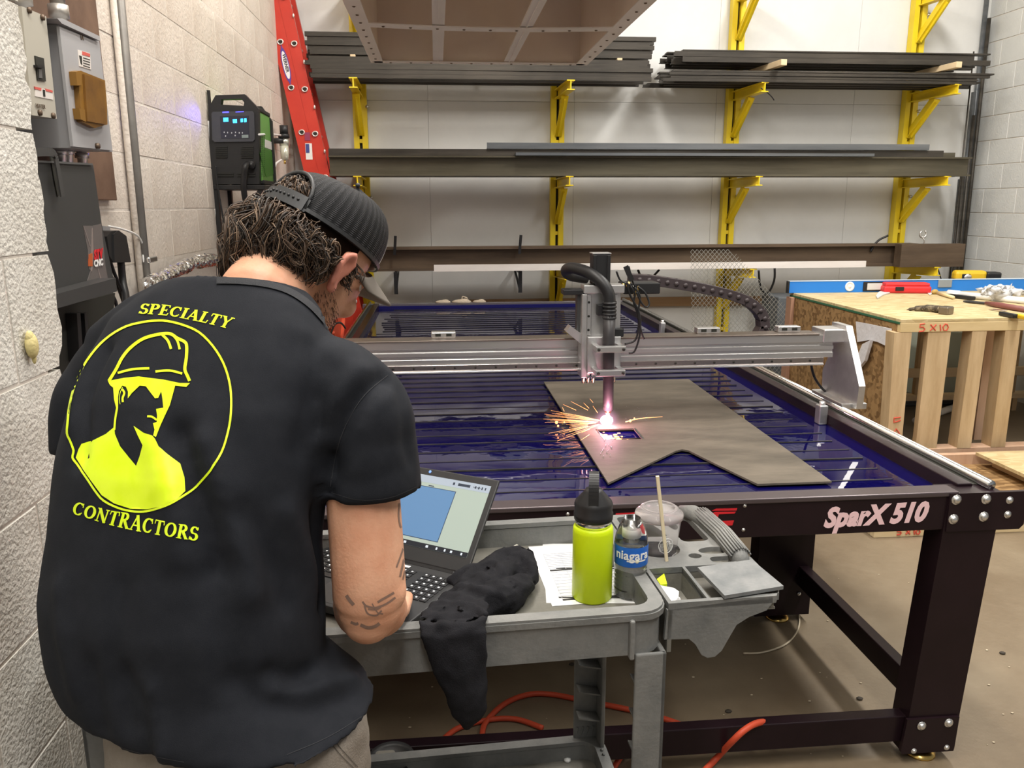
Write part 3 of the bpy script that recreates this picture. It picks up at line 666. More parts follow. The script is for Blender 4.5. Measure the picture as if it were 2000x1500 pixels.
for i in range(5): MB().lathe([(.0205,0),(.0255,.003),(.0255,.007),(.0205,.010)],(TX+.003,TY,1.205+i*.013),16).build('hose_rib', M_blackpl, gt)
# wires and fittings at the top right of the carriage
wr_ = [[(1232,560),(1240,575),(1238,592),(1246,615),(1247,640),(1240,665),(1220,672)],[(1240,562),(1250,580),(1247,610),(1252,645),(1258,662)],[(1225,550),(1230,575),(1248,610),(1250,650),(1240,685),(1228,690)],
       [(1243,570),(1252,590),(1262,600),(1268,592),(1260,572),(1246,560)],[(1204,530),(1212,548),(1228,556),(1244,566)],[(1228,520),(1234,545),(1240,560)]]
for P in wr_: MB().tube(spline([atY(x, y, CY-.02+.004*i) for i, (x, y) in enumerate(P)],5), .0035, 6).build('wire', M_blackpl, gt)
for (x, y) in ((1207,563),(1216,560),(1226,558),(1235,561),(1244,566),(1240,572)):
    p = atY(x, y, CY+.01); f = MB(); f.cyl(p-Vector((0,0,.012)), p+Vector((.004,0,.014)), .006, 8); f.cyl(p-Vector((0,0,.004)), p+Vector((0,0,.004)), .009, 6); f.build('hose_fitting', M_chrome if x % 2 else M_brass, gt)
MB().cbox((.665,CY+.005,1.285),(.80,CY+.10,1.325),.004).build('chain_shelf', M_blackpl, gt)
hk = MB().bar(atY(1222,520,CY-.02), atY(1234,548,CY-.02), .006, .018); hk.build('wire_hook', M_blackpl, gt)
# drag chain, link by link
ch = spline([atY(x, y, 3.12) for x, y in ((1228,545),(1262,546),(1300,551),(1345,558),(1390,567),(1430,577),(1462,590),(1485,612),(1490,640),(1470,668))], 12)
L = [0]
for a, b in zip(ch, ch[1:]): L.append(L[-1]+(b-a).length)
def along(s):
    for i in range(len(L)-1):
        if L[i+1] >= s: t_ = (s-L[i])/(L[i+1]-L[i]+1e-9); return ch[i].lerp(ch[i+1], t_)
    return ch[-1]
NL = 19; st = L[-1]/NL
M_chain = mat('dark brown chain plastic', (.055,.042,.045), .42)
for i in range(NL):
    a, b = along(i*st), along((i+1)*st+.004); d = (b-a).normalized(); nrm = Vector((0,1,0)).cross(d)
    k = MB(); k.bar(a-Vector((0,.025,0)), b-Vector((0,.025,0)), .006, .040, nrm, .002); k.bar(a+Vector((0,.025,0)), b+Vector((0,.025,0)), .006, .040, nrm, .002)
    m_ = (a+b)/2; k.bar(m_+nrm*.018-d*.012, m_+nrm*.018+d*.012, .05, .004, nrm); k.bar(m_-nrm*.018-d*.012, m_-nrm*.018+d*.012, .05, .004, nrm)
    k.cyl(a-Vector((0,.031,0)), a-Vector((0,.026,0)), .010, 8); k.build('chain_link', M_chain, gt)
# ------------------------------------------------------------------ the arc: it gives off light
pc = Vector((TX+.002, TY, .828))
ar = MB(); ar.ball(pc+Vector((0,0,.006)), .021, 16, (1.1,1,.9)); ar.tube([(TX+.006,TY,.858),(TX+.004,TY,.83)],[.005,.012],10)
M_arc = mat('plasma arc', (1,.9,1), .5, emit=(1,.82,.95), estr=26)
arc = tag(ar.build('plasma_arc', M_arc), 'white hot plasma arc glaring under the torch tip', 'plasma arc')
gm = bpy.data.materials.new('arc glow'); gm.use_nodes = True; nt = gm.node_tree; nt.nodes.remove(nt.nodes['Principled BSDF'])
em = nt.nodes.new('ShaderNodeEmission'); em.inputs[0].default_value = (1,.45,.75,1)
tc = nt.nodes.new('ShaderNodeTexCoord'); ln = nt.nodes.new('ShaderNodeVectorMath'); ln.operation = 'LENGTH'
mp = nt.nodes.new('ShaderNodeMapping'); mp.inputs['Location'].default_value = (0,0,-.065)
mr = nt.nodes.new('ShaderNodeMapRange'); mr.inputs['From Min'].default_value = 0; mr.inputs['From Max'].default_value = .064; mr.inputs['To Min'].default_value = 1; mr.inputs['To Max'].default_value = 0
pw = nt.nodes.new('ShaderNodeMath'); pw.operation = 'POWER'; pw.inputs[1].default_value = 2.6
mu = nt.nodes.new('ShaderNodeMath'); mu.operation = 'MULTIPLY'; mu.inputs[1].default_value = 34
nt.links.new(tc.outputs['Object'], mp.inputs[0]); nt.links.new(mp.outputs[0], ln.inputs[0]); nt.links.new(ln.outputs['Value'], mr.inputs['Value']); nt.links.new(mr.outputs[0], pw.inputs[0]); nt.links.new(pw.outputs[0], mu.inputs[0]); nt.links.new(mu.outputs[0], em.inputs[1])
nt.links.new(em.outputs[0], nt.nodes['Material Output'].inputs['Volume'])
gb = MB().ball(pc+Vector((0,0,.006)), .065, 20); tag(gb.build('arc_halo', gm), 'pink halo volume added for the glare around the plasma arc', 'glow', kind='stuff')  # emissive ball added to stand in for the bloom of the arc
pl_ = bpy.data.lights.new('arc_light', 'POINT'); pl_.energy = 2.6; pl_.color = (1,.40,.54); pl_.shadow_soft_size = .02
po = bpy.data.objects.new('arc_light', pl_); po.location = pc+Vector((-.006,-.05,.045)); COL.objects.link(po)
# sparks
sp = MB(); random.seed(5)
segs = [(1100,790,1125,801),(1115,784,1148,801),(1152,779,1158,786),(1158,793,1167,806),(1098,795,1102,803),(1140,787,1150,797),(1136,845,1152,838),(1134,860,1151,849),(1124,840,1148,834),(1095,806,1112,809)]
for (xa, ya, xb, yb) in segs:
    z = random.uniform(.83,.86); sp.tube([atZ(xa,ya,z),atZ(xb,yb,z)], [.0004,.0008], 5)
for i in range(34):
    g_ = math.radians(random.uniform(166,204)); r0, r1 = random.uniform(14,40), random.uniform(50,125)
    z = random.uniform(.828,.85); c0 = (1186,824)
    sp.tube([atZ(c0[0]+r0*math.cos(g_), c0[1]-r0*math.sin(g_)*.9, z), atZ(c0[0]+r1*math.cos(g_), c0[1]-r1*math.sin(g_)*.9, z)], [.0006,.0003], 5)
sp.tube([atZ(1222,824,.822),atZ(1240,819,.824),atZ(1262,816,.828),atZ(1294,814,.83)],[.0018,.0018,.0013,.0005],6)
for (x, y, r_) in ((1231,822,.005),(1087,825,.006),(1090,832,.004),(1102,825,.003),(1239,817,.003)): sp.ball(atZ(x,y,.822), r_, 8)
tag(sp.build('sparks', mat('glowing sparks', (1,.5,.2), .5, emit=(1,.36,.12), estr=2.4)), 'orange sparks streaking left from the plasma cut', 'sparks', kind='stuff')
mo = MB(); random.seed(9)
for i in range(26):
    mo.ball((.565+random.random()**1.6*.12, 2.63+random.random()*.10,  .798+random.random()*.006), random.uniform(.002,.006), 7, (1.6,1,.5))
tag(mo.build('molten_drops', mat('molten metal', (1,.5,.1), .5, emit=(1,.42,.06), estr=7)), 'glowing molten metal seen through the square cutout of the sheet', 'molten metal', kind='stuff')
# ------------------------------------------------------------------ grey plastic utility cart
M_cart = mat('grey moulded plastic', (.125,.13,.128), .55, c2=(.21,.21,.20), scale=7, bump=.12, bscale=140)
M_cart2 = mat('worn cart tray', (.135,.13,.11), .6, c2=(.20,.19,.165), scale=6, bump=.1, bscale=90)
CROT = math.radians(2.8); CORG = Vector((.397,1.268,0))
CM = Matrix.Translation(CORG) @ Matrix.Rotation(CROT, 4, 'Z')
def lc(p): return CM.inverted() @ Vector(p)
def rrect(x0, y0, x1, y1, r, n=5):
    out = []
    for cx, cy, a0 in ((x1-r,y0+r,-90),(x1-r,y1-r,0),(x0+r,y1-r,90),(x0+r,y0+r,180)):
        for k in range(n+1): g = math.radians(a0+90*k/n); out.append((cx+r*math.cos(g), cy+r*math.sin(g)))
    return out
ct = thing('utility_cart', 'grey plastic two shelf utility cart with the laptop and bottles on top', 'cart', tuple(CORG), CROT)
CL, CWd = 1.0, .455
def cmb(): m_ = MB(); m_.M = CM; return m_
def tray(name, zf, zr, zb):
    lip = cmb()
    lip.plate(rrect(-CL,0,0,CWd,.05), [rrect(-CL+.026,.026,-.026,CWd-.026,.03)[::-1]], zr-.010, zr)
    lip.plate(rrect(-CL-.002,-.002,.002,CWd+.002,.05), [rrect(-CL+.02,.02,-.02,CWd-.02,.03)[::-1]], zr-.016, zr-.005)
    lip.plate(rrect(-CL+.004,.004,-.004,CWd-.004,.05), [rrect(-CL+.024,.024,-.024,CWd-.024,.03)[::-1]], zb, zr-.012)
    o = lip.build(name, M_cart, ct)
    f = cmb(); f.plate(rrect(-CL+.02,.02,-.02,CWd-.02,.03), [], zf-.012, zf); f.build(name+'_floor', M_cart2, ct)
tray('top_tray', .845, .90, .815); tray('lower_tray', .275, .325, .235)
for (x0, x1, y0, y1) in ((-.062,-.004,-.002,.052),(-.070,-.004,CWd-.055,CWd-.002),(-CL+.004,-CL+.06,-.002,.052),(-CL+.004,-CL+.06,CWd-.055,CWd-.002)):
    l_ = cmb(); l_.cbox((x0,y0 if y0 < .1 else y1-.008,.10),(x1,(y0+.008) if y0 < .1 else y1,.818),.003); l_.cbox((x1-.010 if x1 > -.5 else x0,y0,.10),(x1 if x1 > -.5 else x0+.010,y1,.818),.003)
    lo = l_.build('leg', M_cart, ct)
    for z in (.40,.47,.54,.61,.68,.75): cmb().prism([(x0+.004,y0+.010,z),(x1-.008,y0+.010,z-.012),(x1-.008,y1-.010,z-.012),(x0+.004,y1-.010,z)], (0,0,.004)).build('leg_rib', M_cart, lo)
    w_ = cmb(); xc, yc = (x0+x1)/2, (y0+y1)/2; w_.cyl((xc-.012,yc,.05),(xc+.012,yc,.05),.05,16); w_.build('caster', M_blackpl, ct)
for (xa, xb) in ((-.075,-.066),(-.985,-.976)):
    r_ = cmb(); r_.cbox((xa,-.010,.812),(xb,.012,.888),.003); r_.build('corner_rib', M_cart, ct)
for i in range(5): cmb().bar((-.065+i*.013,CWd-.006,.325),(-.060+i*.013,CWd-.012,.355),.004,.006).build('grip_tooth', M_cart, ct)
for i in range(3): cmb().bar((-.012,CWd-.03-i*.016,.30),(-.012,CWd-.05-i*.016,.33),.004,.006).build('grip_tooth', M_cart, ct)
# caddy on the cart's right end
cad = cmb(); x0 = .006; zt = .897
P = [lc(atY(x, y, 1.30)) for x, y in ((1302,1190),(1512,1168),(1512,1180),(1500,1195),(1465,1207),(1440,1222),(1426,1245),(1410,1272),(1397,1283),(1382,1285),(1370,1279),(1358,1258),(1345,1247),(1296,1247))]
yf = .028
cad.prism([(p.x,yf,p.z) for p in P], (0,.008,0)); cad.build('caddy_front', M_cart, ct)
def q(x, y): p = lc(atZ(x, y, zt)); return (p.x, p.y)
xr = .232
outer = [(x0,yf),(xr-.02,yf),(xr,yf+.03),(xr+.004,.16),(xr+.004,.42),(xr-.02,.455),(x0,.455)]
h1 = [(.014,.038),(.082,.038),(.082,.170),(.014,.170)]; h2 = [(.088,.038),(.222,.038),(.222,.170),(.088,.170)]
def oval(cx, cy, a, b, n=16): return [(cx+a*math.cos(2*PI*k/n), cy+b*math.sin(2*PI*k/n)) for k in range(n)]
cupc = (.062,.262); holes = [h1, h2, oval(cupc[0],cupc[1],.046,.046,20), oval(.175,.235,.034,.017), oval(.126,.215,.014,.012,10), rrect(.020,.335,.105,.44,.012), rrect(.125,.285,.186,.435,.015), rrect(.15,.178,.215,.205,.012)]
cad = cmb(); cad.plate(outer, holes, zt-.014, zt); cad.build('caddy_deck', M_cart, ct)
w_ = cmb(); zb = .845
w_.box((x0,yf,.80),(.014,.455,zt-.012)); w_.box((.082,.036,zb),(.088,.172,zt-.004)); w_.box((.014,.170,zb),(.088,.178,zt-.012)); w_.box((.088,.170,.868),(.212,.178,zt-.012)); w_.box((.205,.036,.868),(.212,.172,zt-.01)); w_.box((x0,.036,zb-.006),(.085,.178,zb)); w_.box((.085,.036,.866),(.215,.178,.870))
w_.lathe([(.046,zt-.008),(.044,.835),(0,.832)],(cupc[0],cupc[1],0),20)
w_.lathe([(.036,zt-.01),(.034,zt-.04),(0,zt-.042)],(.175,.235,0),16)
w_.box((.012,.325,zb),(.115,.332,zt-.01)); w_.box((.012,.448,zb),(.115,.455,zt-.01)); w_.box((.108,.33,zb),(.116,.45,zt-.01)); w_.box((.012,.33,zb-.004),(.116,.455,zb))
w_.build('caddy_tubs', M_cart2, ct)
gr = cmb(); gr.tube([(.212,.175,.885),(.214,.20,.897),(.214,.28,.905),(.210,.37,.905),(.20,.43,.90),(.18,.455,.895)],[.016,.02,.0215,.0215,.02,.016],16); go = gr.build('handle_grip', M_cart, ct)
for k in range(10):
    rb = cmb()
    a = math.radians(20+k*16); dx, dz = .0215*math.cos(a), .0215*math.sin(a)
    rb.tube([(.214+dx,.19,.897+dz),(.214+dx,.28,.905+dz),(.210+dx,.40,.904+dz)], .0022, 5)
    rb.build('grip_rib', M_cart, go)
# grey board on the caddy
B = [atZ(x, y, .90) for x, y in ((1362,1114),(1468,1099),(1530,1151),(1415,1170))]
bd = MB(); bd.prism(B, (0,0,.007)); tag(bd.build('grey_board', mat('grey composite board', (.13,.14,.145), .5, c2=(.22,.225,.225), scale=16, bump=.1)), 'small grey board lying over the right end of the cart caddy', 'board')
# things in the caddy
c = lc(atZ(1312,1165,.88)); p = MB(); random.seed(4)
pv = [atZ(x, y, z) for x, y, z in ((1290,1143,.888),(1316,1148,.894),(1326,1155,.890),(1325,1166,.886),(1336,1181,.872),(1312,1184,.872),(1300,1165,.885))]
p.prism(pv, (0,0,-.003)); p.ball(atZ(1312,1172,.87), .018, 8, (1,1,.5)); tag(p.build('paper_towel', M_paper), 'crumpled white paper towel in the near caddy pocket', 'paper towel')
p = MB(); p.prism([atZ(x, y, .885) for x, y in ((1283,1131),(1297,1120),(1303,1140),(1290,1142))], (0,0,-.012)); tag(p.build('neon_tag', mat('neon yellow plastic', (.62,.80,.01), .5)), 'neon yellow plastic scrap in the near caddy pocket', 'plastic scrap')

# ------------------------------------------------------------------ bottle, water bottle, iced cup
yc = atZ(1161,1178,.845); yc.y += .028
def zpx(y, Y, x=1161): return atY(x, y, Y).z
yt = thing('insulated_bottle', 'lime green insulated steel bottle with black loop lid on the cart', 'bottle', (yc.x,yc.y,.845))
r_ = .0392; zc = zpx(1036, yc.y-.03); zl = zpx(1020, yc.y-.03)
MB().lathe([(0,.845),(r_-.003,.845),(r_,.849),(r_,zc-.012),(r_-.001,zc-.004),(r_-.004,zc)],(yc.x,yc.y,0),40).build('body', mat('lime powder coat', (.62,.80,.004), .38, bump=.1, bscale=900), yt)
MB().lathe([(r_-.005,zc-.002),(r_-.0045,zl-.002),(r_-.006,zl)],(yc.x,yc.y,0),40).build('steel_collar', M_chrome, yt)
z = zl; ld_ = MB().lathe([(r_-.002,z-.004),(r_-.001,z+.008),(r_-.003,z+.011),(r_-.002,z+.026),(r_-.004,z+.032),(r_*.45,z+.052),(r_*.40,z+.056),(0,z+.057)],(yc.x,yc.y,0),40).build('lid', M_blackpl, yt)
hp = MB(); a = Vector((yc.x,yc.y,z)); dx = Vector((.98,-.2,0)); dy = Vector((.2,.98,0))
path = [a-dy*.030+Vector((0,0,.034)), a-dy*.026+Vector((0,0,.066)), a-dy*.012+Vector((0,0,.084)), a+dy*.010+Vector((0,0,.084)), a+dy*.024+Vector((0,0,.066)), a+dy*.028+Vector((0,0,.034))]
path = spline(path, 5); n = len(path)
for i in range(n-1):
    hp.bar(path[i], path[i+1], .019, .008, (path[min(i+2,n-1)]-path[max(i-1,0)]).cross(dx))
hp.build('loop_handle', M_blackpl, ld_)
wb_ = atZ(1235,1172,.845); wb_.y += .022
wt = thing('water_bottle', 'small clear plastic water bottle with white cap and blue label', 'bottle', (wb_.x,wb_.y,.845))
zt_ = zpx(1029, wb_.y, 1238); Hb = zt_-.845; R = .0325
def rib(z): return .0012*math.sin(z*700)
prf = [(0,.848),(.02,.845),(R-.004,.847),(R-.001,.855)]+[(R-.001+rib(z), z) for z in [.86+.003*i for i in range(17)]]+[(R,.915),(R,.963),(R-.002,.975),(R-.008,.992),(R-.016,1.008),(.0135,zt_-.028),(.0125,zt_-.016),(.0125,zt_-.004),(0,zt_-.004)]
MB().lathe(prf,(wb_.x,wb_.y,0),32).build('bottle_shell', mat('clear PET', (.98,.99,.99), .03, trans=1., ior=1.22, coat=1.), wt)
MB().lathe([(0,.849),(R-.006,.850)]+[(R-.003+rib(z), z) for z in [.86+.003*i for i in range(17)]]+[(R-.0025,.915),(R-.0025,.952),(0,.952)],(wb_.x,wb_.y,0),32).build('water', mat('clear water', (.97,.98,.98), .02, trans=1., ior=1.25), wt)
MB().lathe([(R+.0006,.918),(R+.0008,.919),(R+.0008,.957),(R+.0006,.958)],(wb_.x,wb_.y,0),32,caps=False).build('label', mat('blue label', (.015,.12,.50), .35), wt)
cp_ = MB().lathe([(.0155,zt_-.019),(.0155,zt_-.002),(.0135,zt_),(0,zt_)],(wb_.x,wb_.y,0),24).build('cap', M_white, wt)
def wrap(c, rr, z0, a0):
    return lambda p: Vector((c.x+(rr+p.z)*math.sin(p.x/rr+a0), c.y-(rr+p.z)*math.cos(p.x/rr+a0), z0+p.y))
tm, w = text_mb('niagara', .0255, wrap(wb_, R+.0012, .9345, -1.22), .0006, .0004); tm.build('label_lettering', M_white, wt)
for k, (aa, ab, zz) in enumerate(((-.5,.05,.9295),(.18,.75,.9295))):
    m_ = MB(); f_ = wrap(wb_, R+.0011, zz, 0); n = 8
    for i in range(n): a_, b_ = (aa+(ab-aa)*i/n)*R, (aa+(ab-aa)*(i+1)/n)*R; m_.add([f_(Vector((a_,0,0))),f_(Vector((b_,0,0))),f_(Vector((b_,.003,0))),f_(Vector((a_,.003,0)))],[(0,1,2,3)])
    m_.build('label_stripe', M_white, wt)
m_ = MB(); m_.ball(wrap(wb_, R+.001, .931, .12)(Vector((0,0,0))), .004, 8, (1,.3,1)); m_.build('label_dot', mat('label cream', (.85,.8,.6), .4), wt)
m_ = MB(); f_ = wrap(wb_, R-.012, .985, .5); m_.add([f_(Vector((x_,y_,.002))) for x_, y_ in ((0,.012),(.008,.016),(.016,.004),(.016,-.010),(.006,-.004))],[(0,1,2,3,4)]); m_.build('red_mark', mat('red print', (.7,.05,.06), .5), wt)
# iced cup in the cup holder
cc = CM @ Vector((cupc[0], cupc[1], 0)); kb = .838
zr_ = atY(1293,1002,cc.y).z
cu = thing('iced_coffee_cup', 'empty clear plastic iced coffee cup with domed lid in the cup holder', 'cup', (cc.x,cc.y,kb))
M_clear = mat('clear cup plastic', (.95,.92,.93), .12, trans=.94, ior=1.05, coat=.5)
MB().lathe([(0,kb),(.031,kb),(.033,kb+.004),(.0465,zr_-.006),(.0485,zr_-.004),(.0485,zr_)],(cc.x,cc.y,0),36).build('cup_wall', M_clear, cu)
M_lid = mat('frosted lid', (.90,.86,.86), .18, trans=.85, ior=1.12)
MB().lathe([(.0495,zr_-.008),(.0505,zr_-.002),(.0490,zr_+.003),(.042,zr_+.004),(.040,zr_+.012),(.034,zr_+.014),(.030,zr_+.010),(0,zr_+.010)],(cc.x,cc.y,0),36).build('lid', M_lid, cu)
MB().tube([(cc.x+.034*math.cos(2*PI*k/24),cc.y+.034*math.sin(2*PI*k/24),zr_+.0135) for k in range(24)],.0022,6,closed=True).build('lid_ring', M_lid, cu)
h_ = zr_-kb; MB().lathe([(0,kb+.003),(.0305,kb+.003),(.0305+.0145*.42,kb+h_*.42),(0,kb+h_*.42)],(cc.x,cc.y,0),30).build('dark_print_band', mat('charcoal sleeve print', (.035,.035,.04), .4), cu)
def cone(z0, a0):
    return lambda p: (lambda z: Vector((cc.x+(.0338+.0135*(z-kb)/h_+p.z)*math.sin(p.x/.045+a0), cc.y-(.0338+.0135*(z-kb)/h_+p.z)*math.cos(p.x/.045+a0), z)))(z0+p.y)
f_ = cone(kb+h_*.60, .12); m_ = MB()
m_.tube([f_(Vector((.0165*math.cos(a),.0165*math.sin(a),.001))) for a in [2*PI*k/24 for k in range(24)]], .0009, 5, closed=True)
for s_ in (-1,1):
    for k in range(4): m_.tube([f_(Vector((s_*(.004+.003*k)+s_*.0015*math.sin(i*1.3),-.011+i*.0045-abs(k-1)*.0008,.001))) for i in range(5)], .0007, 4)
m_.tube([f_(Vector((x_,.007+.004*abs(math.sin(x_*600)),.001))) for x_ in [-.007+.002*i for i in range(8)]], .0008, 4)
m_.build('round_emblem', M_white, cu)
f_ = cone(kb+h_*.14, .55); m_ = MB()
for k, ww in enumerate((.020,.013,.022,.019)): 
    y_ = .036-k*.0085; m_.add([f_(Vector((a_,b_,.001))) for a_, b_ in ((0,y_),(ww,y_+.001),(ww,y_+.0035),(0,y_+.0025))],[(0,1,2,3)])
m_.build('print_lines', M_white, cu)
a = atZ(1283,1100,.86); a.y = cc.y-.062; b2 = atY(1284,930,a.y)
st_ = MB(); st_.bar((a.x,a.y,zt), (b2.x,a.y,b2.z), .0062, .0055, (0,1,0)); tag(st_.build('wooden_stirrer', mat('pale stirrer', (.80,.68,.46), .6)), 'pale wooden stir stick standing in front of the iced coffee cup', 'stir stick')

# ------------------------------------------------------------------ printed sheets, black hoodie, laptop
A = atZ(1032,1068,.8455); Bp = atZ(1080,1188,.8455); vd = (Bp-A).normalized(); ud = Vector((-vd.y,vd.x,0))
if ud.x < 0: ud = -ud
def sheet(o, z, name, label, rot=0.):
    R_ = Matrix.Rotation(rot, 3, 'Z'); u_, v_ = R_ @ ud, R_ @ vd
    T = lambda p: Vector((o.x,o.y,z))+u_*p[0]+v_*p[1]
    s_ = MB().prism([T((0,0)),T((.216,0)),T((.216,.279)),T((0,.279))], (0,0,-.0004)); so = tag(s_.build(name, M_paper), label, 'paper')
    WMp = so
    k = MB(); k2 = MB()
    for (va, vb) in ((.045,.125),(.135,.255)):
        nr = 9
        for i in range(nr+1): v = va+(vb-va)*i/nr; k2.prism([T((.025,v)),T((.19,v)),T((.19,v+.002)),T((.025,v+.002))], (0,0,.0006))
        for u in (.025,.06,.10,.15,.19): k2.prism([T((u,va)),T((u+.0008,va)),T((u+.0008,vb)),T((u,vb))], (0,0,.0006))
        k = MB(); k.prism([T((.025,vb)),T((.19,vb)),T((.19,vb+.006)),T((.025,vb+.006))], (0,0,.0007)); k.build('header_bar', mat('black ink', (.02,.02,.02), .7), so)
    k2.build('table_lines', mat('grey ink', (.42,.43,.47), .8), so)
sheet(A, .8460, 'printed_sheet', 'white printed sheet with tables lying under the lime bottle')
sheet(A+ud*.035-vd*.012, .8475 if 0 else .8455, 'printed_sheet', 'lower white sheet peeking out behind the lime bottle, mostly covered', math.radians(-9))
ca = atZ(925,1140,.847); cb_ = atZ(985,1078,.86)
tag(MB().tube(spline([atZ(905,1112,.85),atZ(940,1102,.849),atZ(975,1085,.849),atZ(1010,1066,.849)],5),.004,8).build('white_cable', mat('white cord', (.72,.69,.6), .5)), 'pale cord on the cart tray running behind the laptop', 'cord')
# hoodie: folds and a hanging sleeve, one skin
random.seed(11); H = MB()
def blob(pts, rs, fl=.6, n=12):
    """a soft flattened roll along a path"""
    pts = spline(pts, 4); m = len(pts); rr = []
    for i in range(m): t_ = i/(m-1)*(len(rs)-1); k = min(int(t_), len(rs)-2); rr.append(rs[k]+(rs[k+1]-rs[k])*(t_-k))
    H.tube(pts, rr, n)
Z = .85
blob([atZ(885,1178,Z+.012),atZ(915,1163,Z+.02),atZ(960,1140,Z+.025),atZ(1010,1105,Z+.022),atZ(1025,1085,Z+.018)],[.022,.03,.030,.030,.018])
blob([atZ(895,1190,Z+.015),atZ(930,1180,Z+.022),atZ(985,1165,Z+.024),atZ(1030,1140,Z+.020)],[.026,.036,.034,.020])
blob([atZ(900,1150,Z+.02),atZ(950,1115,Z+.03),atZ(1000,1090,Z+.032),atZ(1030,1105,Z+.03),atZ(1035,1140,Z+.02)],[.016,.022,.024,.022,.014])
blob([atZ(880,1140,Z+.02),atZ(925,1112,Z+.035),atZ(960,1120,Z+.035)],[.010,.014,.010])
def sl(x, y, Y, w, d): return (atY(x,y,Y), w, d)
secs = [sl(905,1168,1.375,.044,.022),sl(895,1184,1.32,.052,.020),sl(888,1195,1.282,.057,.020),sl(884,1206,1.246,.060,.020),sl(886,1236,1.224,.056,.014),sl(892,1275,1.220,.050,.015),sl(899,1310,1.218,.045,.018),sl(906,1340,1.218,.039,.019),sl(911,1362,1.218,.033,.018),sl(915,1382,1.218,.031,.016),sl(915,1402,1.218,.024,.013),sl(911,1424,1.218,.010,.007)]
n = 20; vs = []; fs = []
for (p, w, d) in secs:
    for k in range(n):
        a = 2*PI*k/n; vs.append(p+Vector((w*math.cos(a), d*math.sin(a), .35*d*math.sin(a) if p.y > 1.25 else 0)))
for i in range(len(secs)-1):
    for k in range(n): fs.append((i*n+k,(i+1)*n+k,(i+1)*n+(k+1)%n,i*n+(k+1)%n))
fs.append(list(range(n))); fs.append([(len(secs)-1)*n+k for k in range(n)][::-1])
H.add(vs, fs)
me = remesh(H, .004, 'hoodie', 3)
for v in me.vertices:
    p = v.co; hg = 1 if p.z > .90 or p.y > 1.3 else .55
    rd = abs(noise.noise(Vector((p.x*16+p.y*9,p.y*13,p.z*12)))); r2 = abs(noise.noise(Vector((p.x*30,p.y*34-p.x*14,p.z*26+5))))
    v.co += v.normal*hg*(.017*(.25-rd)+.009*(.22-r2))
me.materials.append(mat('black fleece', (.009,.009,.011), .9, spec=.2, c2=(.015,.015,.018), scale=30, bump=.25, bscale=500)); me.polygons.foreach_set('use_smooth', [True]*len(me.polygons))
ho = bpy.data.objects.new('black_hoodie', me); COL.objects.link(ho); tag(ho, 'black hooded sweatshirt bunched on the cart with a sleeve hanging over the edge', 'hoodie')
# laptop
la = math.radians(32.5); lt = math.radians(42); HR = atZ(912,1124,.872)
bk = Vector((math.sin(la),math.cos(la),0)); wl_ = Vector((-math.cos(la),math.sin(la),0)); ldr = bk*math.sin(lt)+Vector((0,0,math.cos(lt)))
Wd, Dp, Ht = .350, .222, .212
lp = thing('laptop', 'open black laptop showing a blue drawing on its screen on the cart', 'laptop', tuple(HR+wl_*Wd/2-bk*Dp/2-Vector((0,0,.02))))
def LB(w, d, h=0): return HR+wl_*w-bk*d+Vector((0,0,h))
LBM = Matrix(((-wl_.x,-bk.x*-1,0,HR.x),(-wl_.y,bk.y,0,HR.y),(0,0,1,HR.z),(0,0,0,1)))   # local x = right, y = back, z = up, origin at the right hinge
M_lap = mat('laptop black', (.022,.022,.023), .5, bump=.03, bscale=600)
def lmb(): m_ = MB(); m_.M = LBM; return m_
b_ = lmb(); b_.cbox((-Wd,-Dp,-.020),(0,0,-.003),.003); b_.build('base', M_lap, lp)
k_ = lmb(); k_.cbox((-Wd+.012,-.128,-.0034),(-.010,-.022,-.0026),.0003); k_.build('keyboard_well', M_blackpl, lp)
key = MB().cbox((0,0,0),(1,1,1),.12); kme = key.mesh('key'); kme.materials.append(mat('key black', (.012,.012,.013), .4))
leg_ = mat('key legend', (.75,.77,.78), .6)
rows = 6; cols = 19; pw = (Wd-.026)/cols
for r_ in range(rows):
    ph = .0175; y0 = -.024-(r_+1)*ph
    for c_ in range(cols):
        if r_ == 5 and 4 <= c_ <= 8 and c_ != 4: continue
        ww = pw*.84*(5.1 if (r_ == 5 and c_ == 4) else 1)
        if c_ == 14 and 1: continue
        x_ = -Wd+.013+c_*pw
        ko = inst('key', kme, LBM @ Matrix.Translation((x_,y0,-.0028)) @ Matrix.Diagonal((ww,ph*.84,.0022,1)), lp)
lgm = lmb(); random.seed(2)
for r_ in range(rows):
    for c_ in range(cols):
        if c_ == 14 or (r_ == 5 and 4 <= c_ <= 8): continue
        x_ = -Wd+.013+c_*pw+pw*.25; y_ = -.024-(r_+1)*.0175+.006
        lgm.add([(x_,y_,-.0004),(x_+.004,y_,-.0004),(x_+.004,y_+.004,-.0004),(x_,y_+.004,-.0004)],[(0,1,2,3)])
lgm.build('key_legends', leg_, lp, kind='stuff')
t_ = lmb(); t_.cbox((-.232,-.212,-.0033),(-.130,-.140,-.0026),.0003); t_.build('touchpad', mat('touchpad', (.03,.03,.031), .4), lp)
s_ = lmb(); s_.box((-.040,-.212,-.0031),(-.022,-.198,-.0025)); s_.build('sticker', mat('silver blue sticker', (.45,.58,.66), .4), lp)
s_ = lmb(); s_.box((-.150,-.019,-.0031),(-.128,-.011,-.0025)); s_.build('label_strip', M_white, lp)
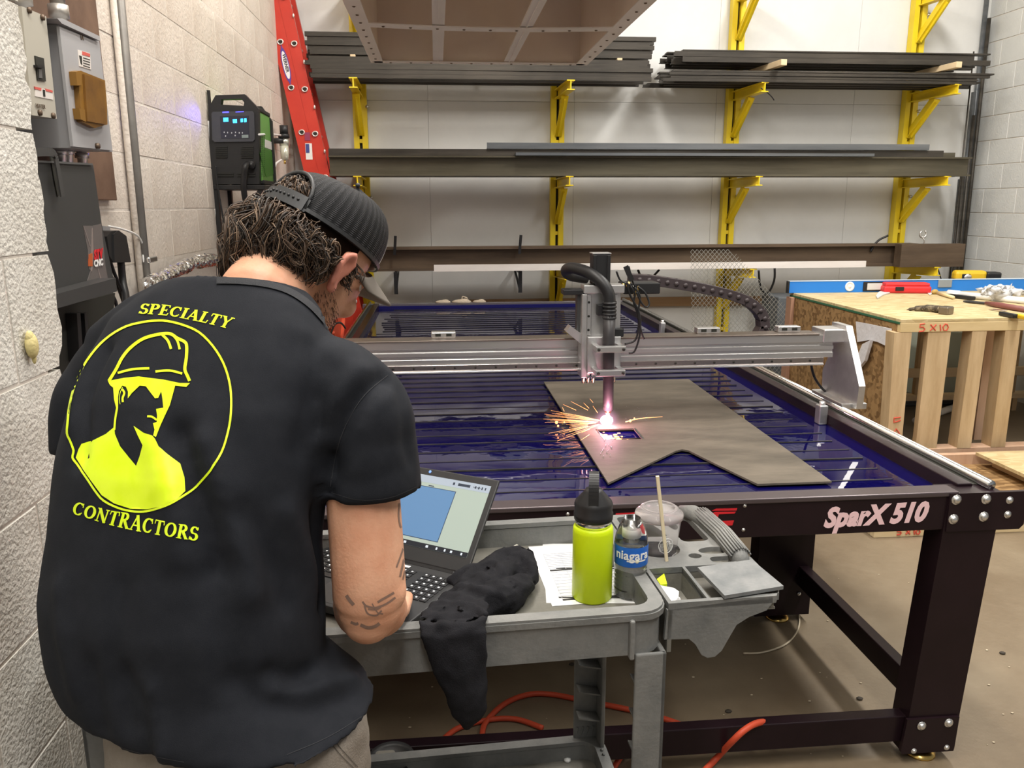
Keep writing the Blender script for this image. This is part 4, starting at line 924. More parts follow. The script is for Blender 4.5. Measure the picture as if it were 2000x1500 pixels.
# lid frame: local x right, y up along the lid, z out of the screen towards the user
nz = (-wl_).cross(ldr)
LM = Matrix(((-wl_.x,ldr.x,nz.x,HR.x),(-wl_.y,ldr.y,nz.y,HR.y),(-wl_.z,ldr.z,nz.z,HR.z),(0,0,0,1)))
def smb(): m_ = MB(); m_.M = LM; return m_
l_ = smb(); l_.cbox((-Wd,.002,-.007),(0,Ht,0),.003); l_.build('lid', M_lap, lp)
l_ = smb(); l_.cbox((-Wd+.03,-.006,-.008),(-.03,.006,-.001),.003); l_.build('hinge', M_blackpl, lp)
sx0, sx1, sy0, sy1 = -Wd+.014, -.014, .034, Ht-.017
def em(name, c, s=1.): return mat(name, tuple(x*.3 for x in c), .3, emit=c, estr=s)
def rect(m_, x0, y0, x1, y1, z): m_.add([(x0,y0,z),(x1,y0,z),(x1,y1,z),(x0,y1,z)],[(0,1,2,3)]); return m_
scr = rect(smb(), sx0, sy0, sx1, sy1, .0004).build('screen', em('screen grey green', (.36,.42,.36), 1.), lp)
rect(smb(), sx0, sy1-.017, sx1, sy1, .0008).build('title_bar', em('screen bar', (.36,.41,.47)), scr)
rect(smb(), sx0, sy0, sx1, sy0+.011, .0008).build('taskbar', em('screen dark', (.012,.014,.02)), scr)
bx0, by0, bx1, by1 = -.225, .054, -.092, .168
rect(smb(), bx0-.0014, by0-.0014, bx1+.0014, by1+.0014, .0008).build('drawing_outline', em('screen navy', (.03,.05,.10)), scr)
rect(smb(), bx0, by0, bx1, by1, .0011).build('drawing_fill', em('screen blue', (.105,.215,.38)), scr)
m_ = smb()
for k in range(7): rect(m_, -.034+k*.0026-.02, sy1-.010, -.0325+k*.0026-.02, sy1-.008, .0011)
for k, (a, b) in enumerate(((-.105,-.100),(-.092,-.062),(-.050,-.047),(-.042,-.039),(-.034,-.031),(-.026,-.023))): rect(m_, a, sy1-.012, b, sy1-.006, .0011)
rect(m_, -.162, sy0-.010 if 0 else by1+.003, -.148, by1+.005, .0011)
m_.build('toolbar_icons', em('screen ink', (.03,.04,.06)), scr)
m_ = smb()
for a, b in ((-.170,-.164),(-.115,-.109),(-.09,-.086),(-.07,-.066),(-.055,-.05),(-.03,-.026)): rect(m_, a, sy0+.003, b, sy0+.008, .0011)
m_.build('taskbar_icons', em('screen white', (.6,.65,.7)), scr)
l_ = smb(); l_.ball((-.172,Ht-.008,.0), .0035, 10, (1,1,.3)); l_.build('webcam', mat('webcam lens', (.10,.2,.5), .1, emit=(.25,.45,1), estr=.7), lp)
# black ring shaped lid on the lower shelf
c = atZ(765,1496,.275); k = MB(); k.lathe([(.03,.276),(.052,.28),(.058,.297),(.055,.303),(.048,.295),(.02,.287),(0,.287)],(c.x,c.y,0),24)
tag(k.build('black_bowl', M_blackpl), 'round black plastic dish on the lower shelf of the cart', 'dish')
k = MB(); k.cbox((c.x-.04,c.y-.03,.290),(c.x+.01,c.y+.02,.308),.008); tag(k.build('grey_rag', mat('grey rag', (.23,.22,.19), .9, bump=.4)), 'folded grey rag lying in the black dish on the lower shelf', 'rag')
k = MB().lathe([(.009,.276),(.008,.281),(0,.283)],tuple(atZ(1108,1486,.275).xy)+(0,),10); tag(k.build('plastic_disc', M_white), 'small white bottle cap on the lower shelf of the cart', 'bottle cap')

# ------------------------------------------------------------------ on the floor
M_cord = mat('orange cord jacket', (.60,.075,.03), .5)
c1 = MB(); c1.tube(spline([atZ(850,1460,.01),atZ(870,1440,.01),atZ(900,1420,.01),atZ(960,1405,.01),atZ(1010,1405,.01),atZ(1060,1422,.01)],6),.0085,8)
tag(c1.build('extension_cable', M_cord), 'orange extension cord end lying on the floor below the hanging black sleeve', 'cord')
c2 = MB(); c2.tube(spline([atZ(941,1445,.012),atZ(948,1412,.01),atZ(985,1375,.01),atZ(1030,1357,.01),atZ(1075,1356,.01),atZ(1135,1367,.01),atZ(1200,1380,.01),atZ(1255,1392,.01),atZ(1310,1408,.01),atZ(1362,1428,.01)],6),.009,8)
tag(c2.build('extension_cable', M_cord), 'orange extension cord looping across the floor behind the cart legs', 'cord')
c3 = MB(); c3.tube(spline([atZ(1204,1490,.01)+Vector((-.2,-.3,0)),atZ(1206,1488,.015),atZ(1225,1465,.05),atZ(1250,1440,.06),atY(1290,1415,2.03)],6),.009,8)
tag(c3.build('extension_cable', M_cord), 'orange cord rising past the right front cart leg', 'cord')
c4 = MB(); c4.tube(spline([atZ(1372,1510,.01),atZ(1402,1478,.03),atY(1430,1448,1.93),atY(1455,1425,1.93),atY(1480,1412,1.96),atY(1508,1410,2.02)],6),.0095,8)
tag(c4.build('extension_cable', M_cord), 'orange cord draped over the lower crossbar of the table', 'cord')
tag(MB().tube(spline([atZ(1452,1276,.006),atZ(1490,1274,.006),atZ(1535,1258,.006),atZ(1558,1230,.006),atZ(1560,1200,.006),atZ(1545,1170,.02)],6),.0035,6).build('thin_wire', mat('pale wire', (.62,.54,.40), .5)), 'thin pale wire curving over the floor near the middle table leg', 'wire')
random.seed(21); cr = MB()
for i in range(70):
    p = atZ(random.uniform(720,1980), random.uniform(1120,1490), 0)
    cr.ball((p.x,p.y,.002), random.uniform(.0015,.004), 5, (1.5,1,.5))
tag(cr.build('floor_crumbs', mat('pale crumbs', (.55,.47,.34), .8)), 'small pale crumbs and chips littering the concrete floor', 'debris', kind='stuff')
cr = MB()
for (x, y) in ((1423,1389),(1679,1364),(1117,1297),(1958,1275)): cr.ball(atZ(x,y,.004), .009, 7, (1.3,1,.5))
tag(cr.build('floor_clumps', mat('dark clumps', (.05,.04,.03), .8)), 'dark dirt clumps on the floor around the table leg', 'debris', kind='stuff')
# ------------------------------------------------------------------ plywood bench with studs
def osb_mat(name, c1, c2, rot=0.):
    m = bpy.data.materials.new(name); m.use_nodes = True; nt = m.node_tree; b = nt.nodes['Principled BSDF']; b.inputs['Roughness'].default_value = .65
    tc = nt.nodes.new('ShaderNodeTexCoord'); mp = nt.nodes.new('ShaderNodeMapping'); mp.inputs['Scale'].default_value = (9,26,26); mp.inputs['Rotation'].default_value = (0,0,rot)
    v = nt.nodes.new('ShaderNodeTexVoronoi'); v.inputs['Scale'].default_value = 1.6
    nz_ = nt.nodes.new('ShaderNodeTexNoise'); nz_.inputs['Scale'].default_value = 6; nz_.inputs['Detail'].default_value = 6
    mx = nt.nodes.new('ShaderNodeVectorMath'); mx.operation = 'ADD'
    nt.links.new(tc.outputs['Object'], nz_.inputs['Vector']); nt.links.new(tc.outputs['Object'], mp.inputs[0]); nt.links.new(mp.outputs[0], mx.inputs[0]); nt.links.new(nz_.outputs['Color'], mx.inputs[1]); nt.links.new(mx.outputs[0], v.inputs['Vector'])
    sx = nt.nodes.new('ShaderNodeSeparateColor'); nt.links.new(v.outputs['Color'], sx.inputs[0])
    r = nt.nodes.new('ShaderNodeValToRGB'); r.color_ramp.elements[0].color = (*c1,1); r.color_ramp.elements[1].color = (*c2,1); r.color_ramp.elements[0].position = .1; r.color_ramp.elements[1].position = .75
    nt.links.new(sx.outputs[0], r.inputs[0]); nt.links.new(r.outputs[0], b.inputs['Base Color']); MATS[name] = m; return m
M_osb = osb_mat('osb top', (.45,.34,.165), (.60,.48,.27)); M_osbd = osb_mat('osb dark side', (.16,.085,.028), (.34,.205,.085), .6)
M_stud = mat('stud lumber', (.43,.30,.16), .7, c2=(.60,.45,.27), scale=7, stretch=(1.5,1.5,.18), bump=.1)
BX, BYF, BYB, BZ, BX2 = 2.655, 4.37, 5.86, .95, 4.66
wk = thing('work_bench', 'home built bench of pine studs with an OSB top and marked 5 X 10', 'bench', (3.5,5.1,0))
MB().cbox((BX,BYF,BZ-.018),(BX2,BYB,BZ),.002).build('bench_top', M_osb, wk)
MB().cbox((BX-.004,BYF+.01,BZ-.030),(BX+.004,BYB,BZ-.017),.001).build('green_edge', mat('green painted edge', (.03,.12,.06), .6), wk)
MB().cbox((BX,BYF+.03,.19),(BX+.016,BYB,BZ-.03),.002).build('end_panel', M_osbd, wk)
MB().cbox((BX,BYF-.002,BZ-.075),(BX2,BYF+.036,BZ-.019),.003).build('front_header', mat('pale header lumber', (.58,.44,.22), .7, c2=(.68,.54,.31), scale=6, stretch=(.2,1,1)), wk)
MB().cbox((BX,BYB-.04,BZ-.10),(BX2,BYB,BZ-.02),.003).build('rear_header', M_woody, wk)
MB().cbox((BX-.03,BYB-.09,.2),(BX-.002,BYB,BZ-.03),.003).build('corner_stud', mat('reddish stud', (.36,.20,.13), .7), wk)
def stud(xt0, xt1, xb0, xb1, Y, D=.05, m=M_stud, z0=.16, z1=BZ-.076):
    zt = 690; P = []
    a0, a1 = atY(xt0,660,Y).x, atY(xt1,660,Y).x; b0, b1 = atY(xb0,850,Y).x, atY(xb1,850,Y).x
    MB().prism([(b0,Y,z0),(b1,Y,z0),(a1,Y,z1),(a0,Y,z1)], (0,D,0)).build('stud', m, wk)
stud(1746,1780,1735,1763,BYF,.09); stud(1812,1856,1791,1832,BYF+.005,.04); stud(1898,1926,1872,1899,BYF,.09); stud(1962,1991,1938,1966,BYF,.09)
M_pinkstud = mat('pinkish stud', (.50,.31,.20), .7, c2=(.62,.42,.29), scale=6, stretch=(1.5,1.5,.2))
stud(1926,1958,1903,1938,BYF+.35,.04,M_pinkstud,.10,BZ-.13)
for x in (2.9,3.7,4.5): MB().cbox((x,BYB-.05,.12),(x+.04,BYB-.01,BZ-.1),.003).build('stud', M_stud, wk)
p, q_ = atY(1775,722,BYB-.06), atY(1775,736,BYB-.06)
MB().cbox((BX+.02,BYB-.10,q_.z),(BX2,BYB-.06,p.z+.01),.003).build('middle_rail', M_woody, wk)
MB().cbox((BX+.02,BYF+.0,.13),(BX2,BYF+.09,.165),.003).build('bottom_plate', M_pinkstud, wk)
MB().cbox((BX+.02,BYB-.09,.10),(BX2,BYB,.14),.003).build('bottom_plate', M_woody, wk)
MB().cbox((BX,BYF,.0),(BX+.04,BYF+.09,.16),.003).build('bench_foot', M_stud, wk); MB().cbox((4.5,BYF,.0),(4.54,BYF+.09,.13),.003).build('bench_foot', M_stud, wk); MB().cbox((BX,BYB-.09,.0),(BX+.04,BYB,.16),.003).build('bench_foot', M_stud, wk); MB().cbox((4.5,BYB-.09,.0),(4.54,BYB,.1),.003).build('bench_foot', M_stud, wk)
M_mark = mat('red marker', (.62,.10,.06), .7)
def strokes(polys, f, name, par, r=.004, m=None):
    k = MB()
    for P in polys: k.tube([f(p) for p in P], r, 5, smooth=False)
    return k.build(name, m or M_mark, par)
f1 = lambda p: atY(1520+p[0]*.24, 510+p[1]*.24, BYF-.003)
five = lambda x, y, s=1: [[(x+45*s,y),(x+8*s,y+4*s),(x+4*s,y+28*s),(x+30*s,y+26*s),(x+46*s,y+42*s),(x+32*s,y+60*s),(x-2*s,y+64*s)]]
ex_ = lambda x, y, s=1: [[(x,y),(x+40*s,y+48*s)],[(x+46*s,y),(x-4*s,y+50*s)]]
ten = lambda x, y, s=1: [[(x,y+4*s),(x+4*s,y+55*s)],[(x+40*s,y),(x+22*s,y+22*s),(x+28*s,y+50*s),(x+52*s,y+52*s),(x+66*s,y+26*s),(x+58*s,y+4*s),(x+40*s,y)]]
strokes(five(1148,510)+ex_(1240,516)+ten(1318,512), f1, 'red_marking', wk)
f2 = lambda p: atY(1640+p[0]*.28, 640+p[1]*.28, BYF-.003)
strokes([[(425,625),(380,630),(378,660),(400,655),(425,645)],[(372,740),(395,705),(418,740)]], f2, 'red_marking', wk)
# paper hanging on the end panel
pp = MB(); c1_ = [atX(x, y, BX-.006) for x, y in ((1673,628),(1700,633),(1742,642),(1741,655),(1733,676),(1716,668),(1700,664),(1676,668))]
pp.prism(c1_, (-.006,0,0)); c2_ = [atX(x, y, BX-.02) for x, y in ((1690,672),(1706,664),(1694,705),(1680,722),(1678,700))]; pp.prism(c2_, (-.02,0,0))
tag(pp.build('hanging_paper', mat('crumpled white paper', (.68,.67,.69), .75, bump=.5, bscale=30)), 'crumpled white paper hanging on the dark end panel of the bench', 'paper')
# things lying on the bench top
def onb(x, y, h=0.): return atZ(x, y, BZ+h)
lv = thing('spirit_level', 'long blue spirit level standing along the far edge of the bench', 'level', (3.4,5.83,BZ))
a = atY(1541,571,5.80); MB().cbox((a.x,5.80,BZ),(4.58,5.83,BZ+.088),.002).build('level_body', mat('level blue', (.02,.20,.66), .35), lv)
MB().cbox((a.x-.012,5.797,BZ),(a.x,5.833,BZ+.09),.002).build('end_cap', M_blackpl, lv)
MB().cbox((a.x,5.797,BZ+.086),(4.58,5.833,BZ+.091),.001).build('edge_strip', mat('level light edge', (.55,.66,.78), .3), lv)
v_ = atY(1660,560,5.795); k = MB(); k.M = Matrix.Translation((v_.x,5.799,BZ+.045)) @ Matrix.Rotation(PI/2,4,'X'); k.lathe([(.036,-.002),(.036,.004),(.026,.005),(.024,.002),(.012,.002),(.010,.006),(0,.006)],(0,0,0),20); k.build('vial_ring', M_white, lv)
v_ = atY(1712,558,5.795); MB().cbox((v_.x-.105,5.792,BZ+.008),(v_.x+.095,5.80,BZ+.078),.006).build('handle_frame', M_blackpl, lv); MB().cbox((v_.x-.075,5.788,BZ+.018),(v_.x+.065,5.794,BZ+.068),.006).build('handle_opening', mat('level window', (.60,.60,.58), .5), lv)
v_ = atY(1845,548,5.795); MB().cbox((v_.x-.05,5.79,BZ+.03),(v_.x+.06,5.80,BZ+.088),.004).build('vial_window', mat('grey vial window', (.25,.28,.30), .4), lv)
def place(o, x, y, rz, h=0.): return Matrix.Translation(onb(x,y,h)) @ Matrix.Rotation(math.radians(rz),4,'Z')
# red case
k = MB(); k.M = place(None, 1768, 572, -12); k.cbox((-.17,-.05,0),(.17,.07,.055),.015); k.cbox((-.16,-.04,.05),(.16,.06,.078),.012)
rc = tag(k.build('red_tool_case', mat('red blow moulded case', (.62,.03,.035), .4)), 'small red plastic tool case on the bench in front of the blue level', 'tool case')
k = MB(); k.M = place(None, 1768, 572, -12); k.cbox((-.09,-.058,.02),(-.03,-.045,.05),.004); k.build('case_latch', M_blackpl, rc)
k = MB(); k.M = place(None, 1845, 566, -4); k.cbox((-.21,-.05,0),(.23,.06,.07),.004); tag(k.build('white_box', M_white), 'long white box on the bench between the red case and the drill', 'box')
# clear white scale
k = MB(); c_ = [onb(x, y, .01) for x, y in ((1711,577),(1716,570),(1726,566),(1738,563),(1738,571),(1725,575),(1714,582))]; k.prism(c_, (0,0,-.008)); tag(k.build('white_clip', mat('grey white plastic', (.66,.67,.67), .4)), 'small curved white plastic piece left of the red case', 'plastic clip')
# drill
dr_ = thing('cordless_drill', 'yellow and black cordless drill lying beside the plastic bag on the bench', 'drill', tuple(onb(1900,560)))
M_dy = mat('drill yellow', (.72,.46,.02), .42)
k = MB(); k.M = place(None, 1898, 562, -14); k.cbox((-.14,-.02,.05),(.10,.08,.135),.025); k.cbox((-.02,0,.0),(.09,.06,.07),.015); k.cbox((.02,-.02,.0),(.20,.07,.05),.012); k.build('drill_housing', M_dy, dr_)
k = MB(); k.M = place(None, 1898, 562, -14); k.cbox((.09,-.03,.03),(.20,.085,.125),.014); k.cbox((-.09,-.028,.06),(-.03,-.015,.11),.006); k.build('drill_grip', M_blackpl, dr_)
k = MB(); k.M = place(None, 1898, 562, -14); k.ball((-.05,-.02,.085),.034,12,(1,.4,.8)); k.build('drill_motor_cap', M_alub, dr_)
# plastic bag
k = MB(); random.seed(8)
for i in range(9): k.ball(onb(1935+random.uniform(0,70),572+random.uniform(-8,6),.03+random.random()*.05), random.uniform(.045,.07), 10, (1.3,.8,.6))
me = remesh(k, .012, 'plastic_bag', 2)
for v in me.vertices: v.co += v.normal*(.05*abs(noise.noise(v.co*11))-.02+.02*noise.noise(v.co*30))
me.materials.append(mat('clear poly bag', (.80,.81,.83), .18, trans=.35, ior=1.1)); bg = bpy.data.objects.new('plastic_bag', me); COL.objects.link(bg); tag(bg, 'crumpled clear plastic bag beside the drill on the bench', 'plastic bag')
# white pipe, brushes, chisels
k = MB(); a, b2 = onb(1852,573,.022), onb(2030,590,.022); k.cyl(a,b2,.022,14); k.cyl(a,a+(b2-a)*.13,.027,14); tag(k.build('white_pipe', M_white), 'white plastic pipe lying across the bench in front of the bag', 'pipe')
sc_ = thing('paint_scraper', 'wooden handled scraper with pale blade on the bench left of the white pipe', 'scraper', tuple(onb(1840,575)))
k = MB(); k.prism([onb(x,y,.006) for x,y in ((1810,570),(1818,567),(1824,571),(1816,576))], (0,0,-.004)); k.build('blade', M_white, sc_)
k = MB(); k.ball(onb(1826,570,.018),.024,10,(1.1,.8,.8)); k.build('ferrule', mat('amber wood', (.45,.30,.08), .5), sc_)
MB().cyl(onb(1832,572,.014),onb(1862,581,.014),.012,10).build('handle', mat('pale wood handle', (.72,.60,.34), .5), sc_)
k = MB(); k.bar(onb(1853,577,.014),onb(1902,583,.014),.04,.026,c=.006); tag(k.build('black_holder', M_blackpl), 'short black tool sleeve on the bench below the white pipe', 'tool sleeve')
for k_, (P, m_, lb, nm) in enumerate((( ((1884,588),(1926,592),(1990,603)), mat('maroon handle', (.20,.07,.06), .5), 'long dark and maroon handled file on the bench', 'hand_file'),)):
    t = thing(nm, lb, 'file', tuple(onb(*P[1])))
    MB().bar(onb(*P[0],.01),onb(*P[1],.01),.045,.010,c=.003).build('blade', mat('dark tool steel', (.06,.06,.065), .4, .6), t)
    MB().tube([onb(*P[1],.016),onb(1950,596,.018),onb(2010,606,.018)],[.012,.019,.017],10).build('handle', m_, t)
pk = thing('putty_knife', 'short putty knife with black and yellow handle at the bench edge of the picture', 'putty knife', tuple(onb(1965,610)))
MB().bar(onb(1936,604,.005),onb(1962,607,.006),.05,.006,c=.002).build('blade', M_chrome, pk); MB().bar(onb(1955,612,.014),onb(1985,618,.014),.035,.024,c=.006).build('handle', M_blackpl, pk); MB().bar(onb(1985,616,.014),onb(2010,622,.014),.035,.024,c=.006).build('handle_end', M_dy, pk)
# paint brush: dark bristles
br = thing('stiff_brush', 'worn brush with long dark bristles and metal ferrule lying on the bench', 'brush', tuple(onb(1815,605)))
k = MB(); k.tube(spline([onb(1771,605,.006),onb(1785,603,.014),onb(1805,602,.020),onb(1825,603,.022),onb(1843,605,.022)],4),[.003]*2+[.010]*3+[.018]*4+[.023]*8,12); k.build('bristles', mat('dark bristles', (.05,.038,.025), .8, c2=(.42,.34,.22), scale=20, stretch=(.3,3,3), lo=.45, hi=.8), br)
k = MB(); k.bar(onb(1838,605,.024),onb(1858,607,.024),.075,.048,c=.008); k.build('ferrule', mat('dull ferrule', (.22,.19,.15), .35, .8), br)
# low platform in front of the bench
lo_ = thing('low_platform', 'low wooden frame with OSB deck on the floor between table and bench', 'platform', (3.0,3.9,0))
MB().cbox((2.10,3.50,.0),(4.6,3.54,.085),.003).build('front_board', mat('pale front board', (.66,.51,.28), .7, c2=(.76,.62,.40), scale=6, stretch=(.2,1,1)), lo_)
MB().cbox((2.10,3.54,.0),(2.14,4.3,.085),.003).build('side_board', M_woody, lo_); MB().cbox((2.14,4.26,.0),(4.6,4.30,.16),.003).build('rear_board', M_pinkstud, lo_)
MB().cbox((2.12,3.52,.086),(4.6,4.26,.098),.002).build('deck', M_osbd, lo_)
MB().cbox((2.6,3.52,.098),(4.6,3.56,.125),.003).build('edge_strip', M_woody, lo_)
MB().prism([(2.72,4.22,.098),(2.76,4.22,.098),(2.76,3.62,.098),(2.72,3.62,.098)], (0,0,.07)).build('cross_board', M_pinkstud, lo_)
strokes(five(0,0,.5)+ex_(50,4,.5)+ten(92,2,.5), lambda p: atY(1752+p[0]*.36, 1033+p[1]*.36, 3.498), 'red_marking', lo_)
k = MB(); k.box((3.12,3.70,.16),(4.6,4.24,.178)); ob = tag(k.build('osb_offcut', M_osb), 'loose OSB offcut lying on blocks over the low platform', 'board')
k = MB(); k.cbox((3.2,3.80,.099),(3.3,4.2,.159),.003); tag(k.build('support_block', M_woody), 'lumber block under the left end of the loose OSB offcut', 'wood block'); k = MB(); k.cbox((4.0,3.80,.099),(4.1,4.2,.159),.003); tag(k.build('support_block', M_woody), 'lumber block under the right end of the loose OSB offcut', 'wood block')
# under and behind the bench
k = MB(); k.cyl(atZ(1788,822,.03),atZ(1885,788,.03),.026,12); tag(k.build('white_pipe', M_white), 'white plastic pipe lying on the floor under the bench', 'pipe')
k = MB(); k.cbox((3.05,6.1,.52),(3.75,6.6,.78),.004); k.cbox((3.1,6.15,.0),(3.7,6.55,.52),.004); tag(k.build('cardboard_box', mat('cardboard', (.45,.33,.19), .8)), 'tall brown cardboard box standing behind the bench studs', 'box')
k = MB(); k.cbox((2.80,6.40,.0),(3.03,6.75,.85),.01); tag(k.build('grey_bin', mat('dark grey bin', (.10,.11,.12), .6)), 'dark grey bin standing behind the bench beside the cardboard box', 'bin')
for i in range(4):
    k = MB(); k.cyl((2.8+.03*i,6.0-.04*i,.03+.035*(i%2)),(4.2,6.02-.04*i,.03+.035*(i%2)),.017,10); tag(k.build('floor_pipe', M_steelb), 'grey steel pipe on the floor behind the bench, '+COLN[i]+' of four', 'pipe', 'grey pipes on the floor behind the bench')
k = MB(); k.cbox((4.05,6.0,.0),(4.5,6.5,.60),.006); tag(k.build('pale_crate', mat('pale green crate', (.45,.49,.40), .7)), 'pale greenish crate in the corner behind the bench', 'crate')
# expanded metal sheet leaning behind the table
em_ = thing('expanded_metal_sheet', 'expanded metal mesh sheet leaning upright between table and lowest shelf', 'mesh sheet', (2.1,6.15,0))
c0 = atY(1350,490,6.3); c1_ = atY(1455,490,6.3); c2_ = atY(1560,600,6.1)
k = MB(); X0, X1 = c0.x, c0.x+1.0; Zt = c0.z; dxm, dzm = .036, .020
def mp_(x, z): return Vector((x, 6.08+.24*(z/Zt), z))
rows_ = int((Zt-.012)/dzm)
for r_ in range(rows_):
    z = Zt-r_*dzm; x1 = min(X1, X0+.34+r_*.020)
    n = int((x1-X0)/(dxm/2)); off = (r_ % 2)
    for i in range(n):
        za = z-(dzm*.5 if (i+off) % 2 else -dzm*.0); zb = z-(dzm*.5 if (i+1+off) % 2 else -dzm*.0)
        a, b2 = mp_(X0+i*dxm/2, z+(dzm*.5 if (i+off) % 2 else -dzm*.5)), mp_(X0+(i+1)*dxm/2, z+(dzm*.5 if (i+1+off) % 2 else -dzm*.5))
        k.bar(a, b2, .002, .003)
k.build('strands', mat('grey expanded steel', (.36,.36,.33), .45, .6), em_, kind='stuff')
# orange steel box behind the left rail
og = thing('orange_tool_chest', 'orange red steel chest behind the left rail of the table', 'chest', (-.85,5.2,0))
M_or = mat('orange red enamel', (.62,.075,.025), .35)
a = atY(672,640,5.0); MB().cbox((-1.05,4.95,.0),(-.66,5.6,.88),.006).build('chest_body', M_or, og)
k = MB(); k.bar((-.655,4.96,.84),(-.655,5.25,.45),.02,.03,(1,0,0)); k.bar((-.655,5.55,.84),(-.655,5.0,.40),.02,.03,(1,0,0)); k.bar((-.86,4.945,.84),(-.70,4.945,.40),.02,.03,(0,1,0)); k.build('chest_brace', mat('orange brace', (.72,.11,.05), .35), og)
MB().cyl((-.72,4.99,.88),(-.72,4.99,.905),.03,14).build('chest_cap', M_white, og)
MB().tube(spline([(-.69,4.93,.55),(-.68,4.92,.75),(-.64,4.93,.88),(-.60,4.95,.90),(-.575,4.98,.86)],5),.006,6).build('black_lead', M_blackpl, og)
# ------------------------------------------------------------------ things on the left wall
def face_box(corn, X, X2, m, name, par, c=0):
    P = [atX(x, y, X) for x, y in corn]; k = MB(); k.prism(P, (X2-X,0,0)); return k.build(name, m, par)
M_brown = mat('brown plywood board', (.10,.055,.035), .7, c2=(.17,.10,.065), scale=5)
ya, yb_ = atX(30,0,-1.135).y, atX(152,40,-1.135).y
bb = MB().cbox((-1.149,2.2,1.62),(-1.12,3.02,2.45),.003).build('backing_board', M_brown)
tag(bb, 'brown plywood board fixed to the left wall behind the electrical boxes', 'board')
M_beige = mat('beige grey enamel', (.42,.40,.34), .45); M_gbox = mat('grey enamel', (.30,.30,.31), .42); M_screw = mat('brown screw', (.14,.10,.07), .5, .5)
hb = thing('breaker_box', 'beige breaker box with a black switch next to the near block pier', 'breaker box', tuple(atX(70,230,-1.05)))
FX = -.985
face_box([(33,14),(42,12),(90,32),(111,232),(63,225)][1:], FX, -1.12, M_beige, 'box_body', hb)
sw = face_box([(69,109),(86,114),(90,159),(74,157)], FX+.003, FX-.002, M_dark, 'switch_plate', hb)
face_box([(73,127),(86,129),(86,133),(74,132)], FX+.010, FX, M_blackpl, 'switch_lever', sw); face_box([(76,135),(82,136),(83,153),(77,152)], FX+.005, FX, mat('switch slot grey', (.12,.12,.12), .4), 'switch_slot', sw)
lbm = mat('label paper', (.66,.62,.58), .6); rdm = mat('label red', (.55,.10,.08), .6)
ll = face_box([(69,170),(103,178),(104,195),(69,188)], FX+.0015, FX, lbm, 'warning_label', hb)
face_box([(68,169),(81,172),(81,177),(69,174)], FX+.0025, FX, rdm, 'label_red_band', ll); face_box([(89,173),(103,177),(103,181),(90,178)], FX+.0025, FX, rdm, 'label_red_band', ll); face_box([(84,175),(88,176),(89,189),(85,188)], FX+.0025, FX, M_dark, 'label_figure', ll)
a, b2 = atX(70,210,FX+.002), atX(89,213,FX+.002); tm, w0 = text_mb('HEATER', .03, lambda p: p, .0006, .0004); kk = (b2-a).length/w0; T = frame3(a, (b2-a), (0,0,1)); tm.v = [T(Vector((v.x*kk, v.y*kk, v.z))) for v in tm.v]; tm.build('stamped_lettering', M_screw, hb)
for (x, y) in ((55,20),(81,34),(76,220),(102,226)):
    p = atX(x, y, FX); MB().cyl(p, p+Vector((.006,0,0)), .0075, 8).build('screw', M_screw, hb)
gb_ = thing('panel_box', 'grey electrical panel box with an amber plastic cover on its door', 'panel box', tuple(atX(170,290,-1.05)))
GX = -.97
bd_ = face_box([(113,48),(194,80),(220,297),(139,289)], GX-.006, -1.13, M_gbox, 'box_body', gb_)
face_box([(116,52),(194,83),(219,294),(143,286)], GX+.002, GX-.006, mat('grey enamel door', (.36,.36,.37), .42), 'door', gb_)
face_box([(112,36),(122,36),(195,71),(196,80),(121,46)], GX+.010, -1.13, mat('grey enamel hood', (.33,.33,.34), .42), 'top_hood', gb_)
ac = face_box([(152,141),(160,139),(205,157),(209,205),(210,243),(185,250),(160,238),(154,166)], GX+.016, GX, mat('amber plastic', (.24,.12,.02), .4, c2=(.18,.085,.017), scale=14), 'amber_cover', gb_)
face_box([(165,145),(203,160),(207,243),(171,237)], GX+.022, GX+.016, mat('amber plastic face', (.21,.10,.018), .35, c2=(.13,.06,.016), scale=12), 'amber_lid', ac)
for P in ([(148,140),(159,138),(160,166),(151,167)],[(155,212),(166,214),(168,238),(158,233)]): face_box(P, GX+.020, GX, mat('amber plastic hinge', (.23,.115,.02), .4), 'amber_hinge', ac)
ll = face_box([(152,97),(176,104),(178,136),(155,129)], GX+.0035, GX, lbm, 'warning_label', gb_)
face_box([(161,100),(176,105),(176,111),(161,107)], GX+.0045, GX, rdm, 'label_red_band', ll); face_box([(155,108),(160,110),(161,127),(158,124)], GX+.0045, GX, M_dark, 'label_figure', ll)
for y in (112,117,122,127): face_box([(163,y),(176,y+4),(176,y+5.5),(163,y+1.5)], GX+.0045, GX, M_dark, 'label_line', ll)
a, b2 = atX(157,77,GX+.003), atX(164,79,GX+.003); tm, w0 = text_mb('1A', .02, lambda p: p, .0005, .0004); kk = (b2-a).length/w0; T = frame3(a, (b2-a), (0,0,1)); tm.v = [T(Vector((v.x*kk, v.y*kk, v.z))) for v in tm.v]; tm.build('stamped_lettering', M_screw, gb_)
p = atX(186,285,GX); MB().cyl(p,p+Vector((.012,0,0)),.008,8).build('door_latch', M_screw, gb_)
M_cond = mat('galvanised conduit', (.42,.40,.37), .4, .7)
cd_ = MB(); a = atX(116,36,-1.05); cd_.cyl(a-Vector((0,0,.02)), a+Vector((0,0,1.2)), .020, 12); cd_.cyl(a, a+Vector((0,0,.035)), .027, 12); tag(cd_.build('conduit_stub', M_cond), 'silver conduit rising from the top of the grey panel box', 'conduit')
